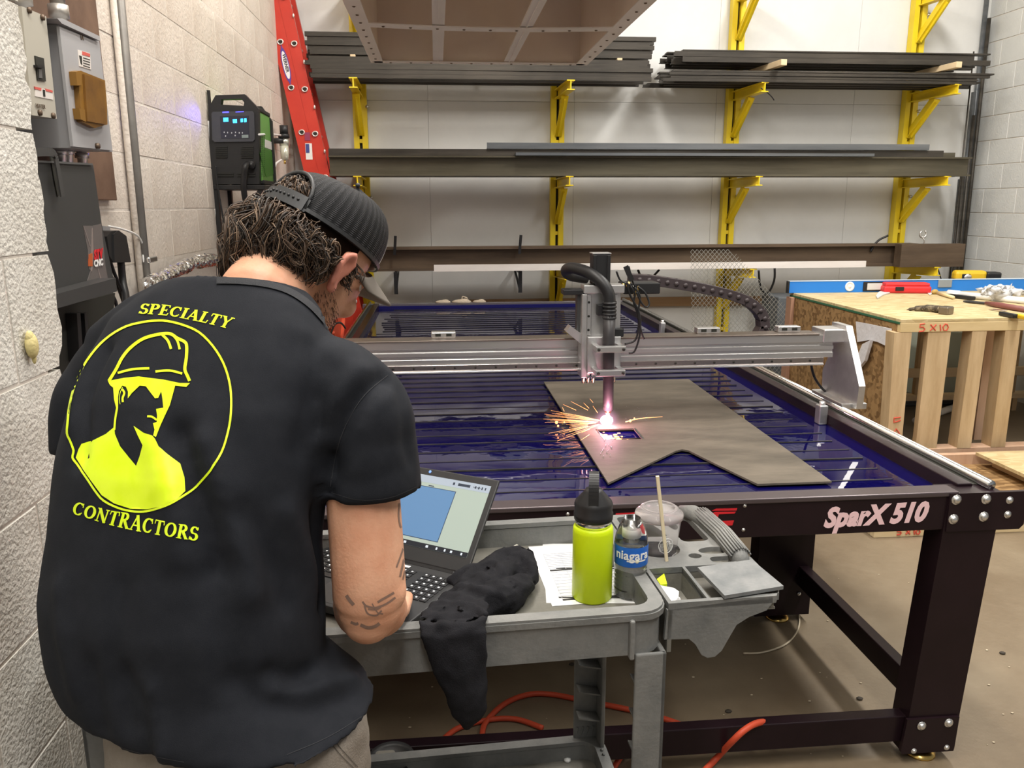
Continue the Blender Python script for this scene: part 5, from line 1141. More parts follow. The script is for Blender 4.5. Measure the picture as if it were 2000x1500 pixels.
cd_ = MB(); a = atX(45,10,-1.06); cd_.cyl(a-Vector((0,0,.02)), a+Vector((0,0,1.0)), .016, 12); cd_.cyl(a-Vector((0,0,.0)), a+Vector((0,0,.03)), .024, 12); tag(cd_.build('conduit_stub', M_cond), 'silver conduit rising from the top of the beige breaker box', 'conduit')
for k, (x, y) in enumerate(((118,297),(131,297),(160,304))):
    a = atX(x, y, -1.06); c_ = MB(); c_.cyl(a+Vector((0,0,.05)), a-Vector((0,0,.05)), .014, 10); c_.cyl(a-Vector((0,0,.008)), a+Vector((0,0,.008)), .020, 6)
    tag(c_.build('conduit_fitting', M_alub), ['metal conduit fitting under the grey panel box, the one nearest the pier','metal conduit fitting under the grey panel box, middle one of three','metal conduit fitting under the grey panel box, farthest from the pier'][k], 'fitting')
# control cabinet
cb2 = thing('control_cabinet', 'dark grey control cabinet with a hooked handle and red white decal', 'cabinet', tuple(atX(150,560,-1.0)))
KX = -.95
M_cab = mat('cabinet charcoal', (.045,.046,.046), .42)
face_box([(60,314),(182,321),(199,440),(222,545),(80,600)], KX, -1.14, M_cab, 'cabinet_body', cb2)
face_box([(76,313),(181,319),(182,323),(76,317)], KX+.006, KX, mat('charcoal edge', (.09,.09,.09), .4), 'top_edge', cb2)
hp_ = spline([atX(x, y, KX+.02) for x, y in ((70,297),(96,297),(107,303),(112,325),(118,360),(122,384))],5)
k = MB()
for a, b2 in zip(hp_, hp_[1:]): k.bar(a, b2, .004, .020, (0,1,.15))
k.build('handle', mat('handle charcoal', (.055,.055,.055), .4), cb2)
face_box([(98,300),(108,310),(116,382),(113,384),(106,350)], KX+.003, KX, M_dark, 'handle_recess', cb2)
dk = mat('decal grey', (.13,.115,.11), .4); dk2 = mat('decal light', (.24,.20,.185), .4)
k = MB()
for P in ([(162,441),(181,441),(181,500),(178,530),(174,525),(172,490)],[(182,441),(198,437),(206,520),(211,545),(170,552),(180,520)]): k.prism([atX(x,y,KX+.001) for x,y in P], (-.001,0,0))
k.build('decal_streaks', dk, cb2); k = MB()
for P in ([(163,442),(164,442),(177,480),(176,482)],[(180,445),(181,445),(183,500),(180,530),(178,530)],[(191,525),(192,525),(198,544),(196,545)]): k.prism([atX(x,y,KX+.002) for x,y in P], (-.001,0,0))
k.build('decal_lines', dk2, cb2)
face_box([(174,497),(181,494),(181,520),(174,520)], KX+.0025, KX, mat('decal orange', (.45,.10,.03), .4), 'decal_flame', cb2)
def walltext(txt, pa, pb, X, m, name, par, bold=.002, sh=.2, hs=1.):
    a, b2 = atX(*pa, X), atX(*pb, X); tm, w0 = text_mb(txt, .06, lambda p: p, .0006, bold, sh); kk = (b2-a).length/w0; T = frame3(a, (b2-a), (0,0,1)); tm.v = [T(Vector((v.x*kk, v.y*kk*hs, v.z))) for v in tm.v]; return tm.build(name, m, par)
walltext('STV', (184,507), (203,502), KX+.003, M_redp, 'decal_lettering', cb2, .004, .25, 1.0)
walltext('CNC', (184,521), (202,517), KX+.003, M_white, 'decal_lettering', cb2, .003, .15, .9)
# keyboard shelf and dark gear below
ks = thing('keyboard_shelf', 'black keyboard shelf mounted under the charcoal control cabinet', 'shelf', tuple(atX(160,590,-1.0)))
SX = -.90
face_box([(90,580),(226,543),(229,569),(92,608)], SX, -1.14, mat('shelf charcoal', (.04,.04,.04), .45), 'shelf_body', ks)
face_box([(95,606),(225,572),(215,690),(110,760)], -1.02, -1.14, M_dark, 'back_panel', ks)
for (xa, xb) in ((150,157),(165,170)): face_box([(xa,612),(xb,610),(xb+6,700),(xa+6,705)], -.99, -1.02, M_blackpl, 'support_post', ks)
tag(MB().cbox((-1.14,2.2,.75),(-1.05,2.8,1.16),.004).build('brown_board', mat('orange brown wood', (.30,.13,.06), .6)), 'orange brown wooden board low on the left wall beside the man', 'board')
ob_ = thing('wall_outlet', 'grey wall outlet box between the cabinet and the black plug', 'outlet', tuple(atX(210,470,-1.14)))
face_box([(200,441),(215,443),(222,510),(207,508)], -1.085, -1.149, M_gbox, 'outlet_box', ob_)
pg = thing('power_plug', 'large black power plug hanging on the outlet beside the conduit', 'plug', tuple(atX(235,515,-1.08)))
face_box([(209,462),(217,452),(232,450),(247,461),(256,512),(222,513),(214,500)], -1.03, -1.085, M_blackpl, 'plug_body', pg)
face_box([(222,458),(232,450),(234,512),(224,512)], -1.025, -1.04, M_blackpl, 'plug_ridge', pg)
MB().tube(spline([atX(236,510,-1.05),atX(240,550,-1.05),atX(246,585,-1.03),atX(240,640,-1.0)],5),.012,8).build('plug_cord', M_blackpl, pg)
for k, P in enumerate(([(206,500),(215,535),(232,565),(244,600)],[(209,490),(222,530),(240,575),(246,610)],[(204,520),(212,560),(226,590),(230,620)])):
    tag(MB().tube(spline([atX(x,y,-1.06+.01*k) for x,y in P],5),.006,6).build('black_cable', M_blackpl), ['black cable beside the cabinet edge, the one against the cabinet','black cable running under the power plug, the longest one','short black cable dropping behind the keyboard shelf'][k], 'cable')
# conduit pole
cp2 = thing('conduit_pole', 'tall grey steel conduit running up the left block wall', 'conduit', tuple(atX(285,530,-1.12)))
a, b2 = atX(234,0,-1.122), atX(284,528,-1.122); d = b2-a
MB().cyl(a-d*.8, b2+d*.8, .0175, 14).build('pipe', mat('grey conduit', (.17,.16,.15), .5, .5, c2=(.23,.22,.20), scale=6), cp2)
c_ = atX(290,507,-1.12); MB().cbox((-1.15,c_.y-.05,c_.z-.012),(-1.098,c_.y+.04,c_.z+.012),.005).build('clamp', M_chrome, cp2)
a, b2 = atX(221,0,-1.135), atX(272,520,-1.135); d = b2-a
tag(MB().cyl(a-d*.8, b2+d*.8, .012, 10).build('painted_conduit', M_blockL), 'thin painted conduit just beside the tall grey conduit', 'conduit')
tag(MB().tube(spline([atX(x,y,-1.12) for x,y in ((212,442),(240,448),(268,460),(279,480),(280,505),(286,530),(300,545))],5),.004,6).build('white_cable', M_white), 'thin white cable curving from the outlet past the grey conduit', 'cable')
# crumpled foil hose
k = MB(); random.seed(13)
pts = spline([atX(x,y,-1.08) for x,y in ((290,556),(330,536),(370,516),(410,508),(440,514),(470,528))],8)
k.tube(pts, [.022+.012*random.random() for _ in pts], 10); me = remesh(k,.006,'foil',0)
for v in me.vertices: v.co += v.normal*.008*noise.noise(v.co*60)
me.polygons.foreach_set('use_smooth',[False]*len(me.polygons)); me.materials.append(mat('silver foil', (.75,.75,.74), .22, 1.)); fo = bpy.data.objects.new('foil_hose', me); COL.objects.link(fo); tag(fo, 'crumpled silver foil hose along the left wall behind the shoulder', 'hose')
# plasma power source on a bracket
pm = thing('plasma_power_source', 'black and green plasma cutter power source with blue digits on the left wall', 'plasma cutter', tuple(atY(458,360,4.5)))
FYY = 4.40
def fp(P, Y0, Y1, m, name, par): k = MB(); k.prism([atY(x,y,Y0) for x,y in P], (0,Y1-Y0,0)); return k.build(name, m, par)
c3_ = lambda P: [(380+x*.2,160+y*.2) for x, y in P]
def fplate(outer, holes, Y0, Y1, m, name, par):
    f = lambda P: [((lambda q: (q.x,q.z))(atY(x,y,Y0))) for x,y in P]
    M = Matrix(((1,0,0,0),(0,0,-1,Y0),(0,1,0,0),(0,0,0,1))); k = MB(); k.plate(f(outer), [f(h) for h in holes], -(Y1-Y0), 0, M); return k.build(name, m, par)
fplate(c3_([(205,130),(490,120),(600,235),(622,260),(632,1000),(165,1000),(145,700),(142,240)])[::-1], [c3_([(262,170),(455,165),(485,200),(480,232),(255,222)])], FYY, FYY+.045, M_blackpl, 'front_panel', pm)
pb_ = atY(620,260,FYY)
xr_ = atY(504,230,FYY).x; xl_ = atY(411,230,FYY).x; zt2 = atY(450,210,FYY).z; zb2 = atY(450,358,FYY).z
MB().cbox((xl_+.008,FYY+.045,zb2+.01),(xr_-.006,FYY+.33,zt2-.01),.005).build('housing', mat('lime green housing', (.14,.36,.07), .4), pm)
xp = xr_-.0055
def sd(P, off, m, name): k = MB(); k.prism([atX(x,y,xp+off) for x,y in c3_(P)], (-.002,0,0)); return k.build(name, m, pm)
sd([(690,560),(762,590),(765,668),(690,640)], .002, M_white, 'spec_label'); sd([(680,650),(770,690),(775,900),(700,930),(640,700)], .0015, mat('dark green', (.06,.24,.02), .4), 'side_stripe')
k = MB()
for r_ in range(22):
    for c_ in range(3):
        p = atX(380+(650+c_*16)*.2, 160+(520+r_*19)*.2, xp+.001); k.box((p.x-.0005,p.y-.006,p.z-.0025),(p.x+.001,p.y+.006,p.z+.0025))
k.build('side_vents', mat('vent dark green', (.03,.10,.02), .6), pm, kind='stuff')
xb_ = xr_+.004
k = MB(); k.M = None; zt3 = zt2+.045
k.prism([(xl_,FYY+.33,zb2),(xb_,FYY+.33,zb2),(xb_,FYY+.33,zt2-.03),(xb_-.05,FYY+.33,zt3),(xl_+.05,FYY+.33,zt3),(xl_,FYY+.33,zt2-.03)], (0,.035,0)); k.build('rear_panel', M_blackpl, pm)
MB().cbox((xr_-.022,FYY+.045,zb2-.004),(xr_+.002,FYY+.33,zb2+.018),.004).build('base_rail', M_blackpl, pm); MB().bar((xr_-.012,FYY+.03,zt2+.0),(xr_-.012,FYY+.33,zt2-.002),.022,.02,c=.004).build('top_rail', M_blackpl, pm)
cv = fp(c3_([(165,310),(180,290),(565,285),(580,305),(588,560),(570,582),(195,586),(172,565)]), FYY-.010, FYY, mat('smoke grey cover', (.055,.058,.07), .3), 'display_cover', pm)
fp(c3_([(248,335),(530,330),(535,550),(258,552)]), FYY-.0115, FYY-.010, mat('display dark', (.03,.032,.05), .2), 'display_face', cv)
M_dig = mat('blue digits', (.05,.3,1), .4, emit=(.03,.42,1), estr=3.5); M_led = mat('blue led', (.1,.1,1), .4, emit=(.10,.10,1), estr=1.6)
for P in ([(280,350),(328,348),(330,388),(282,390)],[(372,365),(412,362),(414,400),(376,402)],[(448,360),(472,358),(474,392),(450,394)],[(484,358),(506,356),(508,390),(486,394)]): fp(c3_(P), FYY-.013, FYY-.0115, M_dig, 'digit', cv)
for P in ([(272,290),(335,288),(335,302),(272,304)],[(400,290),(480,286),(480,294),(400,298)]): fp(c3_(P), FYY-.0115, FYY-.010, M_led, 'led_strip', cv)
k = MB()
for x, y in ((285,485),(318,488),(358,490),(395,486),(432,490),(462,490),(298,522),(392,516)): k.prism([atY(*c3_([(x+a,y+b)])[0], FYY-.012) for a,b in ((0,0),(9,0),(9,14),(0,14))], (0,.001,0))
k.build('panel_legends', mat('panel legend', (.55,.56,.6), .5), cv)
fp(c3_([(460,518),(525,515),(526,545),(461,547)]), FYY-.0125, FYY-.0115, mat('panel tag', (.22,.27,.27), .5), 'panel_tag', cv)
for (xa,xb,yy0,yy1,n) in ((205,320,625,745,6),(455,575,625,748,6),(225,382,885,930,2),(420,592,885,930,2)):
    v_ = fp(c3_([(xa,yy0),(xb,yy0),(xb,yy1),(xa,yy1)]), FYY-.002, FYY, M_dark, 'vent', pm)
    for i in range(n):
        y = yy0+(yy1-yy0)*(i+.5)/n; fp(c3_([(xa,y-4),(xb,y-4),(xb,y+4),(xa,y+4)]), FYY-.006, FYY-.002, M_blackpl, 'vent_slat', v_)
p = atY(380+555*.2,160+815*.2,FYY); MB().cyl(p, p-Vector((0,.03,0)), .022, 14).build('torch_socket', M_blackpl, pm)
tag(MB().tube(spline([atY(380+x*.2,160+y*.2,Y) for x,y,Y in ((520,800,4.375),(495,830,4.34),(485,920,4.345),(480,1020,4.35),(490,1120,4.37),(520,1250,4.42))],6),.015,10).build('torch_lead', M_blackpl), 'thick black torch lead hanging from the plasma power source', 'hose')
tag(MB().tube(spline([atY(380+x*.2,160+y*.2,4.37) for x,y in ((207,820),(215,930),(235,1080),(270,1280),(305,1450),(330,1560))],6),.005,6).build('work_lead', M_blackpl), 'thin black lead hanging from the front of the plasma power source', 'cable')
tag(MB().tube(spline([atY(380+x*.2,160+y*.2,4.41) for x,y in ((135,380),(150,700),(165,900),(205,1020),(220,1110),(195,1330))],6),.005,6).build('white_hose', M_white), 'thin white hose running down the left edge of the plasma power source', 'hose')
bk_ = thing('wall_bracket', 'black steel wall bracket carrying the plasma power source', 'bracket', tuple(atY(420,440,4.5)))
z1 = zb2-.002
MB().cbox((-1.149,FYY+.0,z1-.03),(xr_+.01,FYY+.34,z1-.006),.003).build('bracket_shelf', M_blackpl, bk_)
for y in (FYY+.02,FYY+.30):
    MB().bar((-1.138,y,z1-.006),(-1.138,y,z1-.36),.02,.03,(0,1,0)).build('bracket_strap', M_blackpl, bk_); MB().bar((-1.135,y,z1-.34),(xr_-.01,y,z1-.025),.02,.022).build('bracket_brace', M_blackpl, bk_)
MB().bar((-1.138,FYY+.02,z1+.30),(-1.138,FYY+.02,z1+.46),.014,.014).build('bracket_tip', M_blackpl, bk_)
bl = bpy.data.lights.new('blue_display_light', 'SPOT'); bl.energy = 1.6; bl.color = (.12,.08,1); bl.spot_size = math.radians(70); bl.spot_blend = 1; bl.shadow_soft_size = .01
blo = bpy.data.objects.new('blue_display_light', bl); blo.location = atY(436,222,FYY-.03); COL.objects.link(blo)
blo.rotation_euler = (atX(372,236,LX)-blo.location).to_track_quat('-Z','Y').to_euler()
# regulator on the wall
rg_ = thing('air_regulator', 'silver air filter regulator with black knob beside the ladder', 'regulator', tuple(atX(555,318,-1.05)))
QX = -1.08
def cy(x, y0, y1, r, m, name): a, b2 = atX(x,y0,QX), atX(x,y1,QX); MB().cyl((QX,a.y,a.z),(QX,a.y,b2.z),r,14).build(name, m, rg_)
cy(554,245,262,.030,M_blackpl,'knob'); cy(554,262,269,.040,M_blackpl,'collar'); cy(555,269,285,.036,mat('silver cast body', (.62,.62,.55), .3, .8),'regulator_body'); cy(555,285,312,.030,mat('cloudy bowl', (.60,.60,.50), .2, .3),'filter_bowl'); cy(556,312,320,.008,M_brass,'drain')
a = atX(554,275,QX); MB().cyl((-1.15,a.y,a.z),(QX,a.y,a.z),.02,10).build('wall_mount', M_blackpl, rg_)
tag(MB().tube([atX(506,263,-.885)]+spline([atX(525,262,-.93),atX(538,263,-1.0),atX(548,264,-1.06)],4),.006,6).build('white_hose', M_white), 'white hose joining the power source to the air regulator', 'hose')
tag(MB().tube(spline([atX(550,312,-1.06),atX(541,318,-1.03),atX(537,325,-1.0),atX(531,350,-1.04),atX(524,372,-1.14)],4),.007,6).build('white_hose', M_white), 'white hose hanging down beside the green housing', 'hose')
# ------------------------------------------------------------------ the person
random.seed(31)
pa = math.radians(25); PF = Vector((math.sin(pa),math.cos(pa),0)); PR = Vector((math.cos(pa),-math.sin(pa),0)); UZ = Vector((0,0,1))
SHR = atD(690,752,1.10); SHL = atD(222,704,1.23)
ELB = atD(722,1172,1.125); WRI = atZ(748,1196,.925)
man = thing('person', 'man with his back turned in a black t-shirt and black cap leaning over the laptop', 'person', (-.30,1.03,0))
def loft(mb, rings, n=48, e=2.3, caps=True):
    """rings: (centre, half width along a, half depth along b, a, b)"""
    vs = []; fs = []
    for (c, w, d, a, b) in rings:
        for k in range(n):
            g = 2*PI*k/n; cg, sg = math.cos(g), math.sin(g)
            vs.append(c + a*(w*math.copysign(abs(cg)**(2/e),cg)) + b*(d*math.copysign(abs(sg)**(2/e),sg)))
    for i in range(len(rings)-1):
        for k in range(n): fs.append((i*n+k,i*n+(k+1)%n,(i+1)*n+(k+1)%n,(i+1)*n+k))
    if caps: fs.append(list(range(n))[::-1]); fs.append([(len(rings)-1)*n+k for k in range(n)])
    return mb.add(vs, fs, True)
def caps_(mb, pts, rs, n=14):
    """rounded limb: a tube with ball ends"""
    mb.tube(pts, rs, n)
    mb.ball(pts[0], rs[0]*.99, n); mb.ball(pts[-1], rs[-1]*.99, n); return mb
def lerp_(a, b, t): return a+(b-a)*t
# torso rings: (centre x, y, z), half width, half depth
TR = [((-.312,1.030,0.952),.219,.160),((-.328,1.034,0.972),.206,.158),((-.354,1.042,1.01),.190,.148),((-.356,1.055,1.08),.193,.150),((-.352,1.070,1.15),.187,.142),((-.342,1.096,1.25),.189,.136),
      ((-.330,1.123,1.33),.188,.126),((-.320,1.146,1.385),.182,.108),((-.312,1.165,1.43),.170,.090),((-.299,1.182,1.464),.142,.076),((-.283,1.193,1.489),.098,.066)]
TRi = []
for i in range(len(TR)-1):
    for k in range(4):
        t = k/4; (a, w, d), (b2, w2, d2) = TR[i], TR[i+1]; TRi.append((Vector(a).lerp(Vector(b2), t), lerp_(w,w2,t), lerp_(d,d2,t)))
TRi.append((Vector(TR[-1][0]), TR[-1][1], TR[-1][2]))
# --- shirt
sh_ = MB(); lean = Vector((.02,.16,0))
rings = []
for (c, w, d) in TRi:
    tl = max(0, min(1, (c.z-.95)/.5)); b = (PF*(1)-UZ*(.28*tl)).normalized(); rings.append((c, w, d, (PR-UZ*.09*max(0,min(1,(1.1-c.z)/.15))).normalized(), b))
loft(sh_, rings, 64, 2.35)
def sleeve(P, rs, sq=.92):
    P = spline(P, 6); m = len(P); rr = []
    for i in range(m): t = i/(m-1)*(len(rs)-1); k = min(int(t), len(rs)-2); rr.append(lerp_(rs[k], rs[k+1], t-k))
    sh_.tube(P, rr, 28)
SLE_R = atD(715,960,1.125); SLE_L = atD(176,890,1.235)
sleeve([SHR-PR*.10+UZ*.015, SHR-PR*.03+UZ*.004, SHR+PR*.012-UZ*.035, atD(708,860,1.115), SLE_R], [.050,.062,.068,.077,.078])
sleeve([SHL+PR*.10+UZ*.015, SHL+PR*.03, SHL-PR*.014-UZ*.04, atD(186,800,1.235), SLE_L], [.050,.062,.064,.062,.056])
sh_.ball(SHR-PR*.03+UZ*.0, .064, 18); sh_.ball(SHR-PR*.055-UZ*.055, .068, 18); sh_.ball(SHL+PR*.055-UZ*.055, .066, 18); sh_.tube([SHR-PR*.05-UZ*.05, atD(668,915,1.13)],[.066,.045],18); sh_.ball(atD(664,880,1.085), .046, 18); sh_.ball(atD(666,922,1.083), .040, 18); sh_.tube([atD(352,592,1.17),atD(285,628,1.19),atD(222,685,1.22)],[.040,.044,.048],18); sh_.ball(SHL+PR*.03+UZ*.0, .062, 18)
me = remesh(sh_, .006, 'shirt', 10)
bv = BVHTree.FromPolygons([v.co for v in me.vertices], [list(p.vertices) for p in me.polygons])
def hit(bvh, x, y):
    d = ray(x, y).normalized(); r_ = bvh.ray_cast(CP, d); return r_[0], r_[1]
folds = []   # (points in the photo), amplitude, width
FD = [([(352,850),(385,960),(415,1060),(430,1110)],-.010,.018),([(395,860),(440,970),(475,1080),(490,1160)],.008,.022),([(300,860),(330,980),(345,1090)],.005,.02),
      ([(470,1000),(530,1100),(560,1180)],-.006,.02),([(560,1000),(600,1090),(625,1150)],.006,.018),([(640,890),(635,960),(622,1040),(625,1120),(630,1180)],-.012,.016),
      ([(528,1318),(560,1328),(600,1318)],-.008,.014),([(540,1346),(590,1352),(640,1338),(690,1330)],.009,.016),([(450,1330),(520,1370),(600,1385),(680,1370)],-.005,.018),
      ([(238,1320),(244,1370),(250,1420)],-.007,.012),([(292,1340),(300,1400),(316,1480)],.008,.010),([(272,1350),(284,1420),(296,1480)],-.005,.012),([(180,1300),(188,1360),(200,1430)],-.005,.014),
      ([(205,680),(170,760),(160,850),(150,900)],-.010,.012),([(180,690),(150,770),(138,840)],.006,.010),([(755,735),(700,780),(662,850),(645,930),(640,990)],-.012,.014),([(700,720),(660,780),(640,860)],.006,.016),
      ([(640,720),(600,800),(580,880)],-.003,.02),([(240,1150),(225,1260),(230,1330)],-.004,.02),([(410,1130),(440,1240),(470,1330)],-.004,.025),([(120,1150),(130,1260),(150,1350)],.005,.018),([(780,760),(790,830),(800,900)],-.004,.012),([(655,940),(700,945),(780,915)],-.003,.008)]
for P, amp, wdt in FD:
    pts = []
    for x, y in P:
        h, n_ = hit(bv, x, y)
        if h: pts.append(h)
    if len(pts) > 1: folds.append((spline(pts, 4), amp, wdt))
from mathutils.kdtree import KDTree
off = [0.]*len(me.vertices); kd = KDTree(len(me.vertices))
for i, v in enumerate(me.vertices): kd.insert(v.co, i)
kd.balance()
for pts, amp, wdt in folds:
    best = {}
    for p in pts:
        for (c_, i, d) in kd.find_range(p, wdt*2.6):
            if i not in best or d < best[i]: best[i] = d
    m = len(pts)
    for i, d in best.items(): off[i] += 1.7*amp*math.exp(-(d/wdt)**2*1.6)
EV = np.zeros(len(me.edges)*2, int); me.edges.foreach_get('vertices', EV); EV = EV.reshape(-1,2); off = np.array(off); deg = np.bincount(EV.ravel(), minlength=len(off))
for _ in range(6): sm2 = np.bincount(EV[:,0], off[EV[:,1]], len(off))+np.bincount(EV[:,1], off[EV[:,0]], len(off)); off = .4*off+.6*sm2/np.maximum(deg,1)
nn = [v.normal.copy() for v in me.vertices]
for i, v in enumerate(me.vertices):
    p = v.co; k = .5+.5*max(0, min(1, (1.2-p.z)/.35))
    o_ = off[i]+.006*k*noise.noise(Vector((p.x*9,p.y*9,p.z*3.2)))+.0012*noise.noise(p*26)
    v.co = p+nn[i]*o_
# hem and sleeve hem lines
me.polygons.foreach_set('use_smooth', [True]*len(me.polygons)); me.update()
M_shirt = mat('black cotton', (.009,.0105,.0145), .85, c2=(.0125,.014,.0185), scale=40, bump=.12, bscale=900, spec=.25)
me.materials.append(M_shirt)
bvs = BVHTree.FromPolygons([v.co for v in me.vertices], [list(p.vertices) for p in me.polygons])
def add_part(name, me, par, label=None):
    me.transform(WM[par.name].inverted()); o = bpy.data.objects.new(name, me); COL.objects.link(o); o.parent = par; WM[o.name] = WM[par.name].copy()
    if label: o['label'] = label
    return o
shirt = add_part('shirt', me, man, 'black t-shirt with a neon print on the back')
# --- neon print, laid on the cloth
def on_cloth(loops, mb, bvh, step=9., lift=.0012):
    """a filled outline drawn on the cloth: the outline is measured in the photo and laid onto the surface"""
    V = []; E = []
    for Lp in loops:
        P = []
        for i in range(len(Lp)):
            a, b = Vector(Lp[i]), Vector(Lp[(i+1) % len(Lp)]); m = max(1, int((b-a).length/step))
            P += [a.lerp(b, t/m) for t in range(m)]
        k = len(V); V += P; E += [(k+i, k+(i+1) % len(P)) for i in range(len(P))]
    xs = [v.x for v in V]; ys = [v.y for v in V]; y = min(ys)+step*.7
    while y < max(ys):
        x = min(xs)+step*.6
        while x < max(xs): V.append(Vector((x+.31,y+.17))); x += step
        y += step
    vv, ff = cdt(V, E, loops); pos = []
    for p in vv:
        h, n_ = hit(bvh, p.x, p.y); pos.append(h+n_*lift if h else None)
    ok = [f for f in ff if all(pos[i] is not None for i in f)]
    ok = [f for f in ok if max((pos[f[0]]-pos[f[1]]).length,(pos[f[1]]-pos[f[2]]).length) < .05]
    ix = {}; vs = []
    for f in ok:
        for i in f:
            if i not in ix: ix[i] = len(vs); vs.append(pos[i])
    fs = [[ix[i] for i in f] for f in ok]
    fs2 = []
    for f in fs:
        n_ = (vs[f[1]]-vs[f[0]]).cross(vs[f[2]]-vs[f[0]]); fs2.append(f if n_.dot(vs[f[0]]-CP) < 0 else f[::-1])
    return mb.add(vs, fs2, True)
def ribbon(P, w, closed=False, n=5):
    P = [Vector((p[0],p[1],0)) for p in P]; P = spline(P, n, closed); m = len(P); L = []; R_ = []
    for i in range(m):
        t = (P[(i+1) % m]-P[i-1]) if closed else (P[min(i+1,m-1)]-P[max(i-1,0)])
        t.normalize(); nrm = Vector((-t.y,t.x,0)); ww = w if not isinstance(w, tuple) else lerp_(w[0], w[1], i/(m-1))
        L.append((P[i]+nrm*ww/2)[:2]); R_.append((P[i]-nrm*ww/2)[:2])
    return ([L, R_] if closed else [L+R_[::-1]])
f4 = lambda P: [(x*.4, 460+y*.4) for x, y in P]
M_neon = mat('neon yellow print', (.66,.86,.0), .45, c2=(.74,.92,.03), scale=25)
pm_ = MB()
pm_ring = [(357,1085),(362,1050),(345,1000),(331,965),(335,900),(345,820),(370,730),(410,640),(470,555),(540,490),(620,445),(700,425),(760,418),(820,420),(900,440),(975,475),(1040,540),(1090,620),(1120,710),(1130,800),(1125,900),(1105,990),(1080,1060),(1045,1120),(1020,1160),(960,1225),(900,1268),(830,1310),(760,1336),(700,1348),(640,1345),(580,1330),(510,1295),(470,1250),(430,1190),(380,1120)]
on_cloth(ribbon(f4(pm_ring), 4.2, True, 3), pm_, bvs, 6)
for P, w in (([(535,712),(570,655),(600,598),(640,550),(700,507),(770,486),(830,481),(868,503),(905,522),(914,545),(912,600),(905,655),(918,688),(928,712)],6),([(795,487),(822,515),(838,556)],5),([(842,483),(868,515),(880,558)],4.5),([(578,673),(650,655),(732,650)],4.5),([(762,666),(830,661),(892,676)],4.5),
             ([(575,845),(566,900),(562,950)],4),([(602,742),(590,770),(586,800),(590,825)],1.2),([(600,752),(610,770),(602,795),(603,815)],4),([(722,884),(745,886),(768,902)],4)):
    on_cloth(ribbon(f4(P), w), pm_, bvs, 5)
headp = [(530,712),(540,732),(556,745),(560,800),(572,848),(580,845),(580,790),(584,762),(600,735),(618,740),(628,765),(627,797),(650,768),(685,735),(715,738),(735,765),(760,797),(775,795),(790,763),(796,800),(800,842),(765,848),(770,880),(768,912),(750,918),(757,950),(750,978),(762,985),(785,930),(808,880),(832,830),(858,735),(912,741),(930,722),(880,722),(800,705),(740,698),(680,690),(610,697)]
bodyp = [(562,935),(520,970),(460,1000),(400,1018),(385,1045),(372,1085),(400,1130),(450,1200),(500,1268),(560,1308),(640,1334),(720,1337),(800,1320),(870,1282),(904,1248),(900,1180),(880,1115),(820,1070),(775,1030),(757,992),(745,978),(705,965),(655,930),(675,975),(700,1025),(685,1080),(668,1125),(630,1080),(590,1030),(565,970)]
on_cloth([f4(headp)], pm_, bvs, 7); on_cloth([f4(bodyp)], pm_, bvs, 8)
pm_.build('print_emblem', M_neon, shirt)
